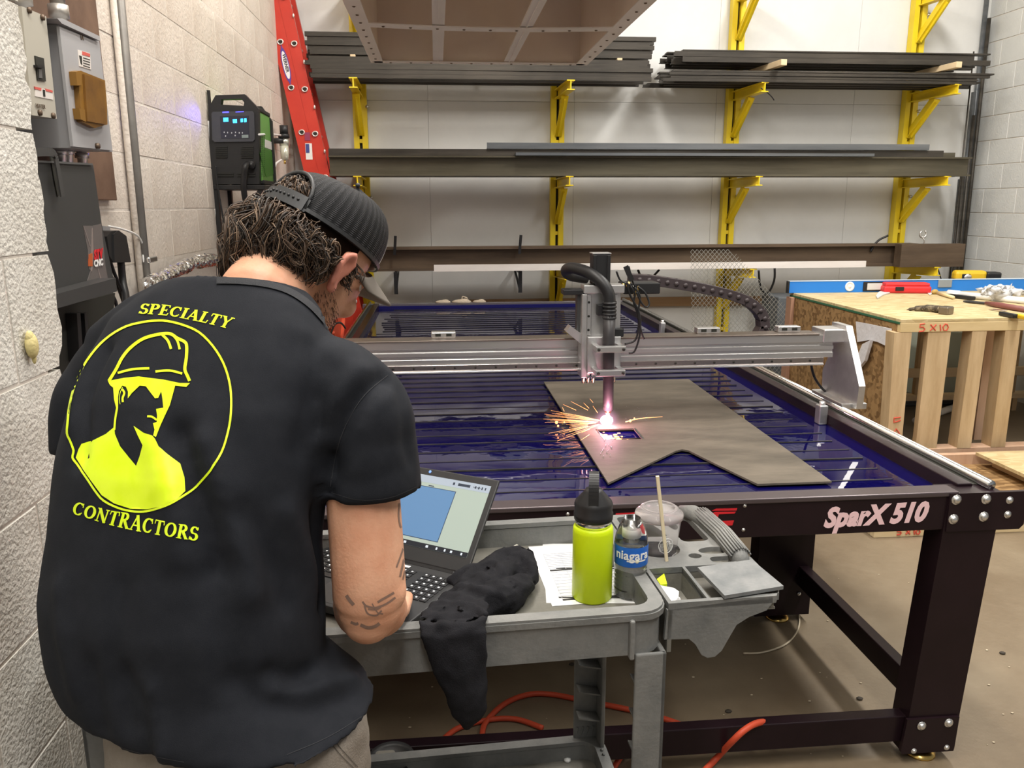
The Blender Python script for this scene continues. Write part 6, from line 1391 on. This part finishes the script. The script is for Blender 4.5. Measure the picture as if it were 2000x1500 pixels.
# lettering with serifs: strokes on a unit letter box (x right, y up), thick and thin
def serif_strokes(ch):
    A, B = .20, .09      # thick, thin
    def v(x, y0=0, y1=1, w=A): return [(x-w/2,y0),(x+w/2,y0),(x+w/2,y1),(x-w/2,y1)]
    def s(x, y, w=.36): return [(x-w/2,y-.035),(x+w/2,y-.035),(x+w/2,y+.035),(x-w/2,y+.035)]
    def l(p, q, w): d = Vector((q[0]-p[0],q[1]-p[1])); d.normalize(); n = Vector((-d.y,d.x))*w/2; return [(p[0]-n.x,p[1]-n.y),(q[0]-n.x,q[1]-n.y),(q[0]+n.x,q[1]+n.y),(p[0]+n.x,p[1]+n.y)]
    def arc(cx, cy, rx, ry, a0, a1, t0, t1, n=14):
        O = []; I = []
        for i in range(n+1):
            g = math.radians(a0+(a1-a0)*i/n); w = lerp_(t1, t0, abs(math.cos(g)))
            O.append((cx+(rx+w/2)*math.cos(g), cy+(ry+w/2)*math.sin(g))); I.append((cx+(rx-w/2)*math.cos(g), cy+(ry-w/2)*math.sin(g)))
        return O+I[::-1]
    if ch == 'S': return .66, [arc(.33,.72,.20,.23,20,265,A*.95,B), arc(.33,.27,.22,.23,95,-160,A,B), l((.53,.74),(.56,.98),.06), l((.10,.26),(.07,.02),.06)]
    if ch == 'P': return .72, [v(.2), s(.2,.035), s(.16,.965,.30), arc(.34,.74,.24,.22,-90,90,A,B), l((.2,.965),(.36,.965),B), l((.2,.51),(.36,.51),B)]
    if ch == 'E': return .70, [v(.2), s(.2,.035), s(.2,.965), l((.2,.045),(.62,.045),B), l((.2,.955),(.60,.955),B), l((.2,.5),(.48,.5),B), l((.60,.0),(.64,.26),.06), l((.58,1.),(.60,.76),.06), l((.47,.38),(.47,.62),.06)]
    if ch == 'C': return .80, [arc(.42,.5,.30,.44,50,310,A,B), l((.63,.98),(.66,.66),.065), l((.62,.16),(.68,.28),.07)]
    if ch == 'I': return .42, [v(.2), s(.2,.035), s(.2,.965)]
    if ch == 'A': return .86, [l((.40,1.0),(.70,.0),A), l((.42,.98),(.12,.0),B), l((.24,.33),(.58,.33),B), s(.12,.03,.26), s(.70,.03,.34)]
    if ch == 'L': return .66, [v(.2), s(.2,.035), s(.2,.965), l((.2,.045),(.60,.045),B), l((.57,.0),(.62,.30),.065)]
    if ch == 'T': return .76, [v(.37), s(.37,.035), l((.06,.955),(.68,.955),B), l((.08,1.),(.05,.72),.065), l((.66,1.),(.69,.72),.065)]
    if ch == 'Y': return .80, [v(.40,0,.5), s(.40,.035), l((.14,.97),(.42,.45),A*.9), l((.66,.97),(.42,.45),B), s(.13,.965,.30), s(.68,.965,.26)]
    if ch == 'O': return .86, [arc(.42,.5,.30,.44,-5,180,A,B), arc(.42,.5,.30,.44,175,365,A,B)]
    if ch == 'N': return .88, [l((.16,.0),(.16,1.),B), l((.14,.98),(.70,.02),A), l((.70,.0),(.70,1.),B), s(.16,.035,.28), s(.12,.965,.24), s(.70,.965,.28)]
    if ch == 'R': return .82, [v(.2), s(.2,.035), s(.16,.965,.30), arc(.34,.75,.22,.21,-90,90,A,B), l((.2,.96),(.36,.96),B), l((.2,.53),(.36,.53),B), l((.38,.52),(.68,.02),A*.95), s(.72,.035,.18)]
def word(txt, base, top, mb, slant):
    """letters along the baseline curve (photo pixels); top gives the letter height along it"""
    ws = [serif_strokes(c)[0] for c in txt]; tot = sum(ws)
    B = spline([(x,y,0) for x, y in base], 10); H_ = spline([(t,h,0) for t, h in top], 10)
    L = [0]
    for a, b in zip(B, B[1:]): L.append(L[-1]+(b-a).length)
    def at(u):
        s = u*L[-1]
        for i in range(len(L)-1):
            if L[i+1] >= s or i == len(L)-2:
                t = (s-L[i])/(L[i+1]-L[i]+1e-9); return B[i].lerp(B[i+1], t), (B[i+1]-B[i]).normalized()
    def hh(u):
        for a, b in zip(H_, H_[1:]):
            if b.x >= u: return lerp_(a.y, b.y, (u-a.x)/(b.x-a.x+1e-9))
        return H_[-1].y
    x = 0
    for c, w in zip(txt, ws):
        for st in serif_strokes(c)[1]:
            Q = []
            for (px_, py_) in st:
                u = (x+px_)/tot; p, t = at(u); h = hh(u); up = Vector((t.y,-t.x,0)); up = (up+t*slant).normalized() if slant else up
                q_ = p+up*(py_*h); Q.append((q_.x,q_.y))
            on_cloth([Q], mb, bvs, 7, .0014)
        x += w
lt_ = MB(); word('SPECIALTY', f4([(676,384),(800,392),(930,414),(1030,436),(1118,458)]), [(0,21),(.5,22),(1,24)], lt_, .30); lt_.build('print_lettering', M_neon, shirt)
lt_ = MB(); word('CONTRACTORS', f4([(352,1358),(450,1386),(560,1418),(680,1444),(800,1466),(962,1492)]), [(0,26),(.25,27),(.45,31),(.7,29),(1,27)], lt_, .04); lt_.build('print_lettering', M_neon, shirt)
# seams
sm_ = MB()
for P in ([(757,733),(712,772),(676,830),(655,890),(646,950)],):
    on_cloth(ribbon(P, 1.2), sm_, bvs, 8, .0008)
for P in ([(648,962),(700,976),(760,972),(812,951)],[(210,1450),(280,1472),(360,1488)],[(560,1474),(640,1440),(712,1396)]):
    s2_ = MB(); on_cloth(ribbon(P, 1.0), s2_, bvs, 8, .0008); s2_.build('hem_stitching', mat('shirt seam', (.028,.028,.032), .8), shirt)
co_ = MB(); on_cloth(ribbon([(424,550),(470,551),(520,557),(563,570),(602,595),(632,626),(655,655)], 12), co_, bvs, 7, .0022); co_.build('collar', mat('rib collar', (.02,.021,.025), .85, bump=.3, bscale=700), shirt)
sm_.build('seam_line', mat('shirt seam', (.028,.028,.032), .8), shirt)

# --- head frame: forward, up, right of the head
def cam_dir(x, y, z): return (CR*x+CU*y+CW*z).normalized()
HF = cam_dir(.43,-.48,.77); HU = cam_dir(.42,.86,.12); HU = (HU-HF*HU.dot(HF)).normalized(); HRt = HF.cross(HU)
HC = atD(622,492,1.28)
def hd_(x, y, z): return HC+HRt*x+HF*y+HU*z
HM = Matrix(((HRt.x,HF.x,HU.x,HC.x),(HRt.y,HF.y,HU.y,HC.y),(HRt.z,HF.z,HU.z,HC.z),(0,0,0,1)))
B = MB()
def ell(c, r, n=20):
    bm = bmesh.new(); bmesh.ops.create_uvsphere(bm, u_segments=n, v_segments=n, radius=1)
    return B.bm(bm, HM @ Matrix.Translation(c) @ Matrix.Diagonal((*r,1)), True)
ell((0,-.012,.020),(.076,.097,.078)); ell((0,.030,-.035),(.064,.066,.080)); ell((0,.045,-.085),(.048,.048,.034)); ell((0,.070,-.020),(.045,.030,.040))
ell((0,.103,-.042),(.013,.018,.012)); ell((0,.096,-.022),(.009,.012,.026)); ell((0,.090,-.075),(.024,.012,.008)); ell((0,.087,-.100),(.020,.014,.014))
for s_ in (-1,1): ell((s_*.034,.078,-.045),(.020,.018,.020)); ell((s_*.032,.088,.010),(.022,.012,.009))
for s_ in (-1,1):
    k = MB(); ear = [(s_*.080,-.004,-.055),(s_*.087,-.012,-.040),(s_*.091,-.020,-.020),(s_*.092,-.020,.000),(s_*.088,-.006,.010),(s_*.083,.006,.000),(s_*.079,.006,-.020)]
    B.tube([hd_(*p) for p in ear], .0065, 8); ell((s_*.081,-.006,-.022),(.006,.014,.026),12); ell((s_*.079,.0,-.050),(.007,.009,.011),12)
C7 = Vector((-.262,1.19,1.47)); nb = hd_(0,-.030,-.055)
B.tube([C7-Vector((.01,.03,.06)), C7+Vector((.005,.012,.0)), C7.lerp(nb,.5), nb, hd_(0,-.005,.0)], [.06,.062,.060,.060,.062], 20)
B.tube([C7-PR*.06-UZ*.055, C7-UZ*.02, C7+PR*.06-UZ*.055], [.03,.045,.03], 14)
tor = [(c, w-.035, d-.03, PR, PF) for (c, w, d) in TRi[:-12]]
loft(B, tor, 32, 2.2)
# arms: shoulder, elbow, wrist in one tapered run
B.tube(spline([SHR-PR*.05-UZ*.02, SHR-UZ*.06, SHR.lerp(ELB,.45)+PR*.002, ELB+UZ*.05, ELB+UZ*.0],6), [.040]*6+[.043]*6+[.051]*6+[.051]*6+[.047], 22)
B.ball(ELB-UZ*.004, .0475, 20); B.ball(ELB-PF*.006-UZ*.022, .038, 16); B.ball(ELB+PR*.026+UZ*.018, .030, 14)
fo_ = ELB.lerp(WRI,.30); B.tube(spline([ELB-UZ*.006, fo_-PR*.006, ELB.lerp(WRI,.65), WRI],6), [.048]*2+[.052]*6+[.045]*6+[.034]*5, 20)
SHLi = SHL; ELL = SHL+Vector((-.02,.05,-.33)); WRL = Vector((-.36,1.42,.905))
B.tube(spline([SHL+PR*.05, SHL-UZ*.05, SHL.lerp(ELL,.5), ELL],6), [.045]*7+[.046]*6+[.044]*6, 18); B.ball(ELL,.045,16)
B.tube(spline([ELL, ELL.lerp(WRL,.35), WRL],6), [.045]*4+[.044]*5+[.031]*4, 16)
def hand(W, fwd, nrm, side):
    """palm, four fingers of different lengths and a thumb from the side of the palm. nrm: back of the hand"""
    fwd = fwd.normalized(); nrm = (nrm-fwd*nrm.dot(fwd)).normalized(); sd_ = fwd.cross(nrm)*side     # sd_ points to the thumb side
    def P(f, s, u): return W+fwd*f+sd_*s+nrm*u
    for s, r in ((.030,.0155),(.010,.0165),(-.010,.016),(-.028,.0145)): B.tube([P(-.005,s*.55,0),P(.03,s*.9,.004),P(.088,s,.004)],[.020,.018,r*.78],12); B.ball(P(.088,s,.004), r*.78, 10)
    for s, L, r, bend in ((.031,.070,.0085,.5),(.0105,.080,.0088,.45),(-.0105,.074,.0085,.5),(-.029,.058,.0075,.6)):
        p = P(.088,s,.004); d = fwd; pts = [p]
        for seg, k in ((.45,1),(.32,1.5),(.23,1.0)):
            d = (d-nrm*bend*.42*k).normalized(); p = p+d*L*seg; pts.append(p)
        B.tube(pts,[r*1.05,r,r*.92,r*.75],10)
        for q_, rr in zip(pts[1:],(r,r*.92,r*.76)): B.ball(q_, rr, 10)
    pts = [P(.012,.022,-.004),P(.036,.046,-.008),P(.064,.060,-.014),P(.088,.064,-.022)]
    B.tube(pts,[.016,.013,.0105,.008],10)
    for q_, rr in zip(pts[1:],(.013,.0105,.0082)): B.ball(q_, rr, 10)
hand(WRI, Vector((.12,1,-.12)), Vector((.35,.0,1)), -1)
hand(WRL, Vector((.40,.8,-.18)), Vector((-.1,.1,1)), 1)
# hips, legs and feet
HIP = Vector((-.296,1.035,.90))
for s_ in (-1,1):
    h = HIP+PR*.095*s_; kn = h+PR*.02*s_+PF*.02-UZ*.42; an = h+PR*.035*s_-PF*.03-UZ*.80
    B.tube(spline([h+UZ*.05,h-UZ*.1,kn,kn-UZ*.12-PF*.02,an],5),[.085]*5+[.078]*5+[.055]*5+[.05]*5+[.036],16); B.tube([an,an-UZ*.05+PF*.03,an-UZ*.07+PF*.14],[.036,.038,.028],12)
bme_ = remesh(B, .0042, 'body', 5, .5)
bvb = BVHTree.FromPolygons([v.co for v in bme_.vertices], [list(p.vertices) for p in bme_.polygons])
M_skin = bpy.data.materials.new('skin'); M_skin.use_nodes = True; nt = M_skin.node_tree; b = nt.nodes['Principled BSDF']
b.inputs['Roughness'].default_value = .5; b.inputs['Subsurface Weight'].default_value = .12; b.inputs['Subsurface Radius'].default_value = (.012,.005,.003); b.inputs['Subsurface Scale'].default_value = .6
tc = nt.nodes.new('ShaderNodeTexCoord'); n1 = nt.nodes.new('ShaderNodeTexNoise'); n1.inputs['Scale'].default_value = 14; n1.inputs['Detail'].default_value = 8
rp = nt.nodes.new('ShaderNodeValToRGB'); rp.color_ramp.elements[0].color = (.60,.285,.17,1); rp.color_ramp.elements[1].color = (.72,.40,.26,1); rp.color_ramp.elements[0].position = .35; rp.color_ramp.elements[1].position = .65
nt.links.new(tc.outputs['Object'], n1.inputs['Vector']); nt.links.new(n1.outputs['Fac'], rp.inputs[0]); nt.links.new(rp.outputs[0], b.inputs['Base Color'])
n2 = nt.nodes.new('ShaderNodeTexNoise'); n2.inputs['Scale'].default_value = 220; bp = nt.nodes.new('ShaderNodeBump'); bp.inputs['Strength'].default_value = .12; bp.inputs['Distance'].default_value = .004
nt.links.new(tc.outputs['Object'], n2.inputs['Vector']); nt.links.new(n2.outputs['Fac'], bp.inputs['Height']); nt.links.new(bp.outputs[0], b.inputs['Normal'])
bme_.materials.append(M_skin)
M_ear = mat('reddened ear skin', (.62,.24,.17), .5); bme_.materials.append(M_ear)
for p in bme_.polygons:
    q_ = HM.inverted() @ p.center
    if abs(q_.x) > .081 and -.07 < q_.z < .02: p.material_index = 1
bme_.polygons.foreach_set('use_smooth', [True]*len(bme_.polygons))
body = add_part('body', bme_, man)
eb = MB()
for s_ in (-1,1): eb = MB(); eb.ball(hd_(s_*.031,.074,-.008), .0115, 14); eb.build('eye', mat('eye white', (.8,.78,.75), .2), body)
# tattoos on the right arm
f5 = lambda P: [(620+x*.2667, 900+y*.2667) for x, y in P]
tt = MB()
for P, w in (([(330,1030),(358,1062),(420,1075),(480,1058),(530,1030),(570,1000)],2.6),([(345,1060),(368,1118),(430,1132),(470,1095)],2.2),([(440,1035),(500,1000),(560,965)],3),([(370,1085),(430,1090),(470,1065)],1.8),([(245,1180),(280,1195),(300,1188)],3.5),([(315,1200),(370,1222),(420,1212),(455,1190)],4.2),([(212,985),(240,1025),(266,1055)],4.5),([(600,310),(594,400),(604,470),(612,490)],2.2),([(628,640),(604,710),(578,780)],2.2),([(640,690),(622,770),(604,850)],2.6),([(650,720),(640,800),(625,870)],2),([(400,1045),(440,1110),(480,1120)],1.6)):
    tt = MB(); on_cloth(ribbon(f5(P), w*1.5), tt, bvb, 5, .0004); tt.build('tattoo', mat('tattoo ink', (.24,.15,.115), .6), body)
# --- trousers
T_ = MB(); rings = []
for z, w, d, yo in ((.958,.135,.10,0),(.935,.160,.122,-.003),(.88,.188,.140,-.006),(.80,.190,.140,-.006)): rings.append((Vector((HIP.x,HIP.y+yo,z)), w, d, PR, PF))
loft(T_, rings, 40, 2.3)
for s_ in (-1,1):
    h = HIP+PR*.095*s_; kn = h+PR*.02*s_+PF*.02-UZ*.42; an = h+PR*.035*s_-PF*.03-UZ*.79
    T_.tube(spline([h+UZ*.02,h-UZ*.10,h-UZ*.22,kn,kn-UZ*.15-PF*.02,an],5),[.097]*5+[.098]*5+[.092]*5+[.080]*5+[.074]*5+[.068],20)
me = remesh(T_, .008, 'trousers', 6)
for v in me.vertices: p = v.co; v.co = p+v.normal*(.006*noise.noise(Vector((p.x*10,p.y*10,p.z*7)))+.003*noise.noise(p*28))
me.materials.append(mat('taupe work cloth', (.20,.17,.14), .85, c2=(.30,.265,.225), scale=9, bump=.25, bscale=400)); me.polygons.foreach_set('use_smooth', [True]*len(me.polygons))
bvt = BVHTree.FromPolygons([v.co for v in me.vertices], [list(p.vertices) for p in me.polygons])
tro = add_part('trousers', me, man, 'taupe grey work trousers')
pk_ = MB()
for P in ([(625,1438),(645,1452),(668,1478),(690,1500)],[(631,1434),(652,1448),(676,1474),(698,1498)]): on_cloth(ribbon(P, 1.6), pk_, bvt, 6, .001)
pk_.build('pocket_seam', mat('pocket seam', (.10,.085,.07), .9), tro)
for s_ in (-1,1):
    an = HIP+PR*.13*s_-PF*.03-UZ*.82; k = MB(); k.tube([an-PF*.03+UZ*.06,an-PF*.03-UZ*.02],[.05,.052],16); k.tube(spline([an-PF*.05-UZ*.035,an+PF*.05-UZ*.03,an+PF*.16-UZ*.042,an+PF*.20-UZ*.05],4),[.042]*5+[.045]*5+[.036]*2+[.022],14)
    me = remesh(k, .006, 'boot', 4); me.materials.append(mat('brown boot leather', (.10,.06,.035), .6)); bo_ = add_part('boot', me, man)

# --- cap
CRx, CRy, CRz = .085, .107, .099; CZ0 = .022
M_mesh = bpy.data.materials.new('cap mesh'); M_mesh.use_nodes = True; nt = M_mesh.node_tree; b = nt.nodes['Principled BSDF']; b.inputs['Roughness'].default_value = .7; b.inputs['Specular IOR Level'].default_value = .25
tc = nt.nodes.new('ShaderNodeTexCoord'); uvn = nt.nodes.new('ShaderNodeAttribute'); uvn.attribute_name = 'weave'
wv1 = nt.nodes.new('ShaderNodeTexWave'); wv1.inputs['Scale'].default_value = .16; wv1.bands_direction = 'X'; wv2 = nt.nodes.new('ShaderNodeTexWave'); wv2.inputs['Scale'].default_value = .20; wv2.bands_direction = 'Y'
for w_ in (wv1, wv2): nt.links.new(uvn.outputs['Vector'], w_.inputs['Vector'])
ml_ = nt.nodes.new('ShaderNodeMath'); ml_.operation = 'MULTIPLY'; nt.links.new(wv1.outputs['Fac'], ml_.inputs[0]); nt.links.new(wv2.outputs['Fac'], ml_.inputs[1])
rp = nt.nodes.new('ShaderNodeValToRGB'); rp.color_ramp.elements[0].color = (.006,.006,.007,1); rp.color_ramp.elements[1].color = (.04,.04,.044,1); rp.color_ramp.elements[0].position = .25; rp.color_ramp.elements[1].position = .8
nt.links.new(ml_.outputs[0], rp.inputs[0]); nt.links.new(rp.outputs[0], b.inputs['Base Color'])
bp = nt.nodes.new('ShaderNodeBump'); bp.inputs['Strength'].default_value = .5; bp.inputs['Distance'].default_value = .002; nt.links.new(ml_.outputs[0], bp.inputs['Height']); nt.links.new(bp.outputs[0], b.inputs['Normal'])
def cap_pt(ph, th, ex=0.):
    """ph around the head (0 = forehead, positive to the right), th from the band (0) to the crown (pi/2)"""
    h = math.sin(th)**.92 if th > 0 else 0
    r = max(0., math.cos(th))**.62
    band = .012+.012*math.cos(ph)         # the band rides lower at the back
    return hd_((CRx+ex)*r*math.sin(ph), -.012+(CRy+ex)*r*math.cos(ph), CZ0+band-.012+ (CRz*.93+ex)*h)
NP, NT = 96, 26; vs = []; fs = []; wv_ = []
for j in range(NT+1):
    for i in range(NP): vs.append(cap_pt(2*PI*i/NP, PI/2*j/NT)); wv_.append((i*96/NP, j*3., 0))
def opening(ph, th):
    a = abs(((ph-PI+PI) % (2*PI))-PI); a = abs(a-PI) if False else a
    db = abs(((ph-PI+PI) % (2*PI)) - PI); return db < .66 and PI/2*1.5/NT < th < .62*math.sqrt(max(0,1-(db/.66)**2))
front = []
for j in range(NT):
    for i in range(NP):
        ph = 2*PI*(i+.5)/NP; th = PI/2*(j+.5)/NT; dbk = abs(ph-PI)
        if dbk < .62 and th < .66*math.sqrt(max(0,1-(dbk/.62)**2)): continue
        f = (j*NP+i, j*NP+(i+1)%NP, (j+1)*NP+(i+1)%NP, (j+1)*NP+i)
        dfr = min(ph, 2*PI-ph)
        (front if dfr < .70 and th < .95 else fs).append(f)
def shell(name, vs, fs, m, par, thick=.0025):
    used = sorted({i for f in fs for i in f}); ix = {u: k for k, u in enumerate(used)}
    mb = MB(); mb.add([vs[i] for i in used], [[ix[i] for i in f] for f in fs], True)
    o = mb.build(name, m, par); at_ = o.data.attributes.new('weave', 'FLOAT_VECTOR', 'POINT')
    for k, u in enumerate(used): at_.data[k].vector = wv_[u]
    md = o.modifiers.new('Solidify', 'SOLIDIFY'); md.thickness = thick; md.offset = 1; return o
cap = shell('cap', vs, fs, M_mesh, man)
cap['label'] = 'black mesh snapback cap'
shell('front_panel', vs, front, mat('pale cap front', (.55,.54,.52), .75), cap, .004)
cp_st = MB(); pts = [cap_pt(PI+a, .075, .0025) for a in [-.66+.066*i for i in range(21)]]
M_strap = mat('strap plastic', (.03,.031,.033), .5)
def band(pts, h, t, name, m, par):
    mb = MB()
    for a, b2 in zip(pts, pts[1:]): mb.bar(a, b2+(b2-a)*.08, t, h, HU)
    return mb.build(name, m, par)
st1 = band(pts, .021, .0028, 'strap', M_strap, cap)
pts2 = [cap_pt(PI+a, .075, .0055) for a in [-.62+.06*i for i in range(11)]]; band(pts2, .023, .003, 'strap_overlap', mat('strap overlap', (.035,.036,.038), .45), cap)
nb_ = MB()
for i in range(7): p = cap_pt(PI-.50+.085*i, .085, .0075); nb_.ball(p, .0022, 8)
for i in range(4): p = cap_pt(PI+.12+.12*i, .075, .0045); nb_.ball(p, .0022, 8)
nb_.build('strap_snap', M_blackpl, cap)
rm = MB(); P = []
for i in range(25):
    t = -1+2*i/24; P.append(cap_pt(PI+.64*t, .66*math.sqrt(max(0,1-t*t))+.03, .002))
rm.tube(P, .0032, 6); rm.build('opening_trim', M_strap, cap)
bd2 = MB(); P = [cap_pt(a, .03, .002) for a in [PI+.62+(2*PI-1.24)*i/48 for i in range(49)]]
for a, b2 in zip(P, P[1:]): bd2.bar(a, b2+(b2-a)*.05, .003, .006, HU)
bd2.build('sweat_band', M_strap, cap)
bt = MB(); bt.ball(cap_pt(0, PI/2, .001), .004, 10, (1,1,1)); bt.build('top_button', M_strap, cap)
br_ = MB(); nu, nv = 24, 8; vs2 = []; fs2 = []
for j in range(nv+1):
    for i in range(nu+1):
        u = -1+2*i/nu; v = j/nv; x = u*.088; base_ph = math.asin(max(-1,min(1,u*.93))); p0 = cap_pt(base_ph, .02, .001)
        q_ = HM.inverted() @ p0; reach = .078*math.sqrt(max(0,1-(u*.90)**2))
        vs2.append(hd_(q_.x*(1+.02*v), q_.y+reach*v, q_.z-.004-.014*v-.030*u*u*(1-.2*v)))
for j in range(nv):
    for i in range(nu): k = j*(nu+1)+i; fs2.append((k,k+1,k+nu+2,k+nu+1))
br_.add(vs2, fs2, True); bo_ = br_.build('brim', mat('taupe cap brim', (.16,.14,.118), .8), cap); md = bo_.modifiers.new('Solidify','SOLIDIFY'); md.thickness = .004
# --- hair: curls from below the cap and in its opening
hm_ = [mat('hair dark', (.018,.011,.007), .5), mat('hair brown', (.075,.044,.026), .45), mat('hair light', (.19,.125,.08), .42)]
M_under = mat('hair depth', (.010,.006,.004), .95, spec=.05)
hb_ = [MB(), MB(), MB()]
def scalp(ph, z):
    """point on the head at azimuth ph and height z of the head frame"""
    t = max(0., 1-((z-.022)/.096)**2)**.5; return hd_(.081*t*math.sin(ph), -.012+.103*t*math.cos(ph), z), (HRt*math.sin(ph)+HF*math.cos(ph)+HU*((z-.022)*4)).normalized()
random.seed(77); G = Vector((0,0,-1))
def lock(p, n, L, curlr, turns, lift, r, side, k=6, spread=.005, grav=.75):
    """one curly lock: k strands that share a spiral"""
    d = (n*lift+G*.4+side*.35).normalized(); q_ = p-n*.004; a = d.cross(Vector((.3,.2,.9))).normalized(); b_ = d.cross(a); N = 12; ph0 = random.random()*6.28; sgn = random.choice((-1,1)); base = []
    for i in range(N):
        t = i/(N-1); dd = (n*lift*(1-t*1.25)+G*(.25+grav*t)+side*.4*(1-.6*t)).normalized(); q_ = q_+dd*L/(N-1); cr = curlr*min(1,.25+t*1.1); g = ph0+sgn*turns*2*PI*t
        base.append((q_+(a*math.cos(g)+b_*math.sin(g))*cr, t))
    for s in range(k):
        o1 = a*random.gauss(0,1)+b_*random.gauss(0,1)+d*random.gauss(0,.8); w = random.gauss(0,1)*.3; m = random.choices((0,1,2),(4,4,1.6))[0]; rr = r*random.uniform(.7,1.3)
        pts = [c+o1*spread*(.35+.65*math.sin(PI*min(1,t*1.15+.1))+.15*t)+d*(w*.01*t) for c, t in base]
        hb_[m].tube(pts, [rr*(1-.6*(i/(N-1))**2) for i in range(N)], 4)
for i in range(430):
    ph = PI+random.uniform(-1.75,1.42); dbk = abs(ph-PI); z = random.uniform(-.060+.045*max(0,dbk-.9), .004)
    if ph < PI-1.22 or (ph < PI-.8 and z < -.035): continue
    p, n = scalp(ph, z); side = (HRt*math.sin(ph)).normalized() if dbk > .4 else Vector((0,0,0)); sh_r = max(.42, 1-.62*max(0, PI-.25-ph))
    lock(p, n, random.uniform(.068,.112)*sh_r, random.uniform(.008,.016)*(.5+.5*sh_r), random.uniform(.9,1.8), random.uniform(.55,1.25), random.uniform(.0008,.0013), side*random.uniform(-.3,.6), 7, random.uniform(.003,.0065))
for i in range(150):                                  # tuft in the cap's opening
    ph = PI+random.uniform(-.50,.50); z = random.uniform(.020,.066); p, n = scalp(ph, z)
    lock(p+n*.007, n, random.uniform(.022,.036), .003, random.uniform(.4,.8), .06, .001, HRt*random.uniform(-.8,.4), 7, .003, .15)
for i in range(60):                                   # loose flyaway strands
    ph = PI+random.uniform(-.9,1.4); p, n = scalp(ph, random.uniform(-.05,.0)); lock(p, n, random.uniform(.06,.10), .015, random.uniform(.8,1.6), 1.2, .0007, HRt*random.uniform(-.5,.5), 1)
for i in range(26):                                   # wisps by the ears
    s_ = random.choice((-1,1)); ph = s_*random.uniform(1.25,1.45); p, n = scalp(ph, random.uniform(-.025,.01)); lock(p, n, random.uniform(.018,.028), .004, .8, .3, .0009, HF*.5, 5, .003)
# dark under-volume so the scalp does not show
bm = bmesh.new(); bmesh.ops.create_uvsphere(bm, u_segments=32, v_segments=24, radius=1)
dele = [v for v in bm.verts if (v.co.y > .25 or v.co.z < -.62)]
bmesh.ops.delete(bm, geom=dele, context='VERTS'); hu_ = MB(); hu_.bm(bm, HM @ Matrix.Translation((0,-.014,.020)) @ Matrix.Diagonal((.079,.099,.084,1)), True)
for k in range(3):
    pass
hk_ = MB(); o = None
hv = [];
ho_ = hb_[0].build('hair', hm_[0], man, 'shoulder-shy curly brown hair'); ho_['label'] = 'curly brown hair below the cap'
hu_.build('hair_depth', M_under, ho_); hb_[1].build('hair_locks', hm_[1], ho_, kind='stuff'); hb_[2].build('hair_highlights', hm_[2], ho_, kind='stuff')
# stubble along the jaw
bd3 = MB(); random.seed(5)
for i in range(800):
    s_ = random.choice((1,1,-1)); y = random.uniform(.0,.085); z = random.uniform(-.115,-.045)
    o_ = hd_(s_*.16, y, z); h = bvb.ray_cast(o_, (HRt*-s_))
    if h[0] is None: continue
    q_ = HM.inverted() @ h[0]
    if q_.z > -.05-.35*(q_.y-.02) and q_.y > .02: continue
    d = (h[1]*.5+G*.7-HF*.3).normalized(); bd3.tube([h[0]-h[1]*.001, h[0]+d*random.uniform(.004,.008)], [.0004,.0002], 3)
bd3.build('beard', hm_[1], man, kind='stuff')
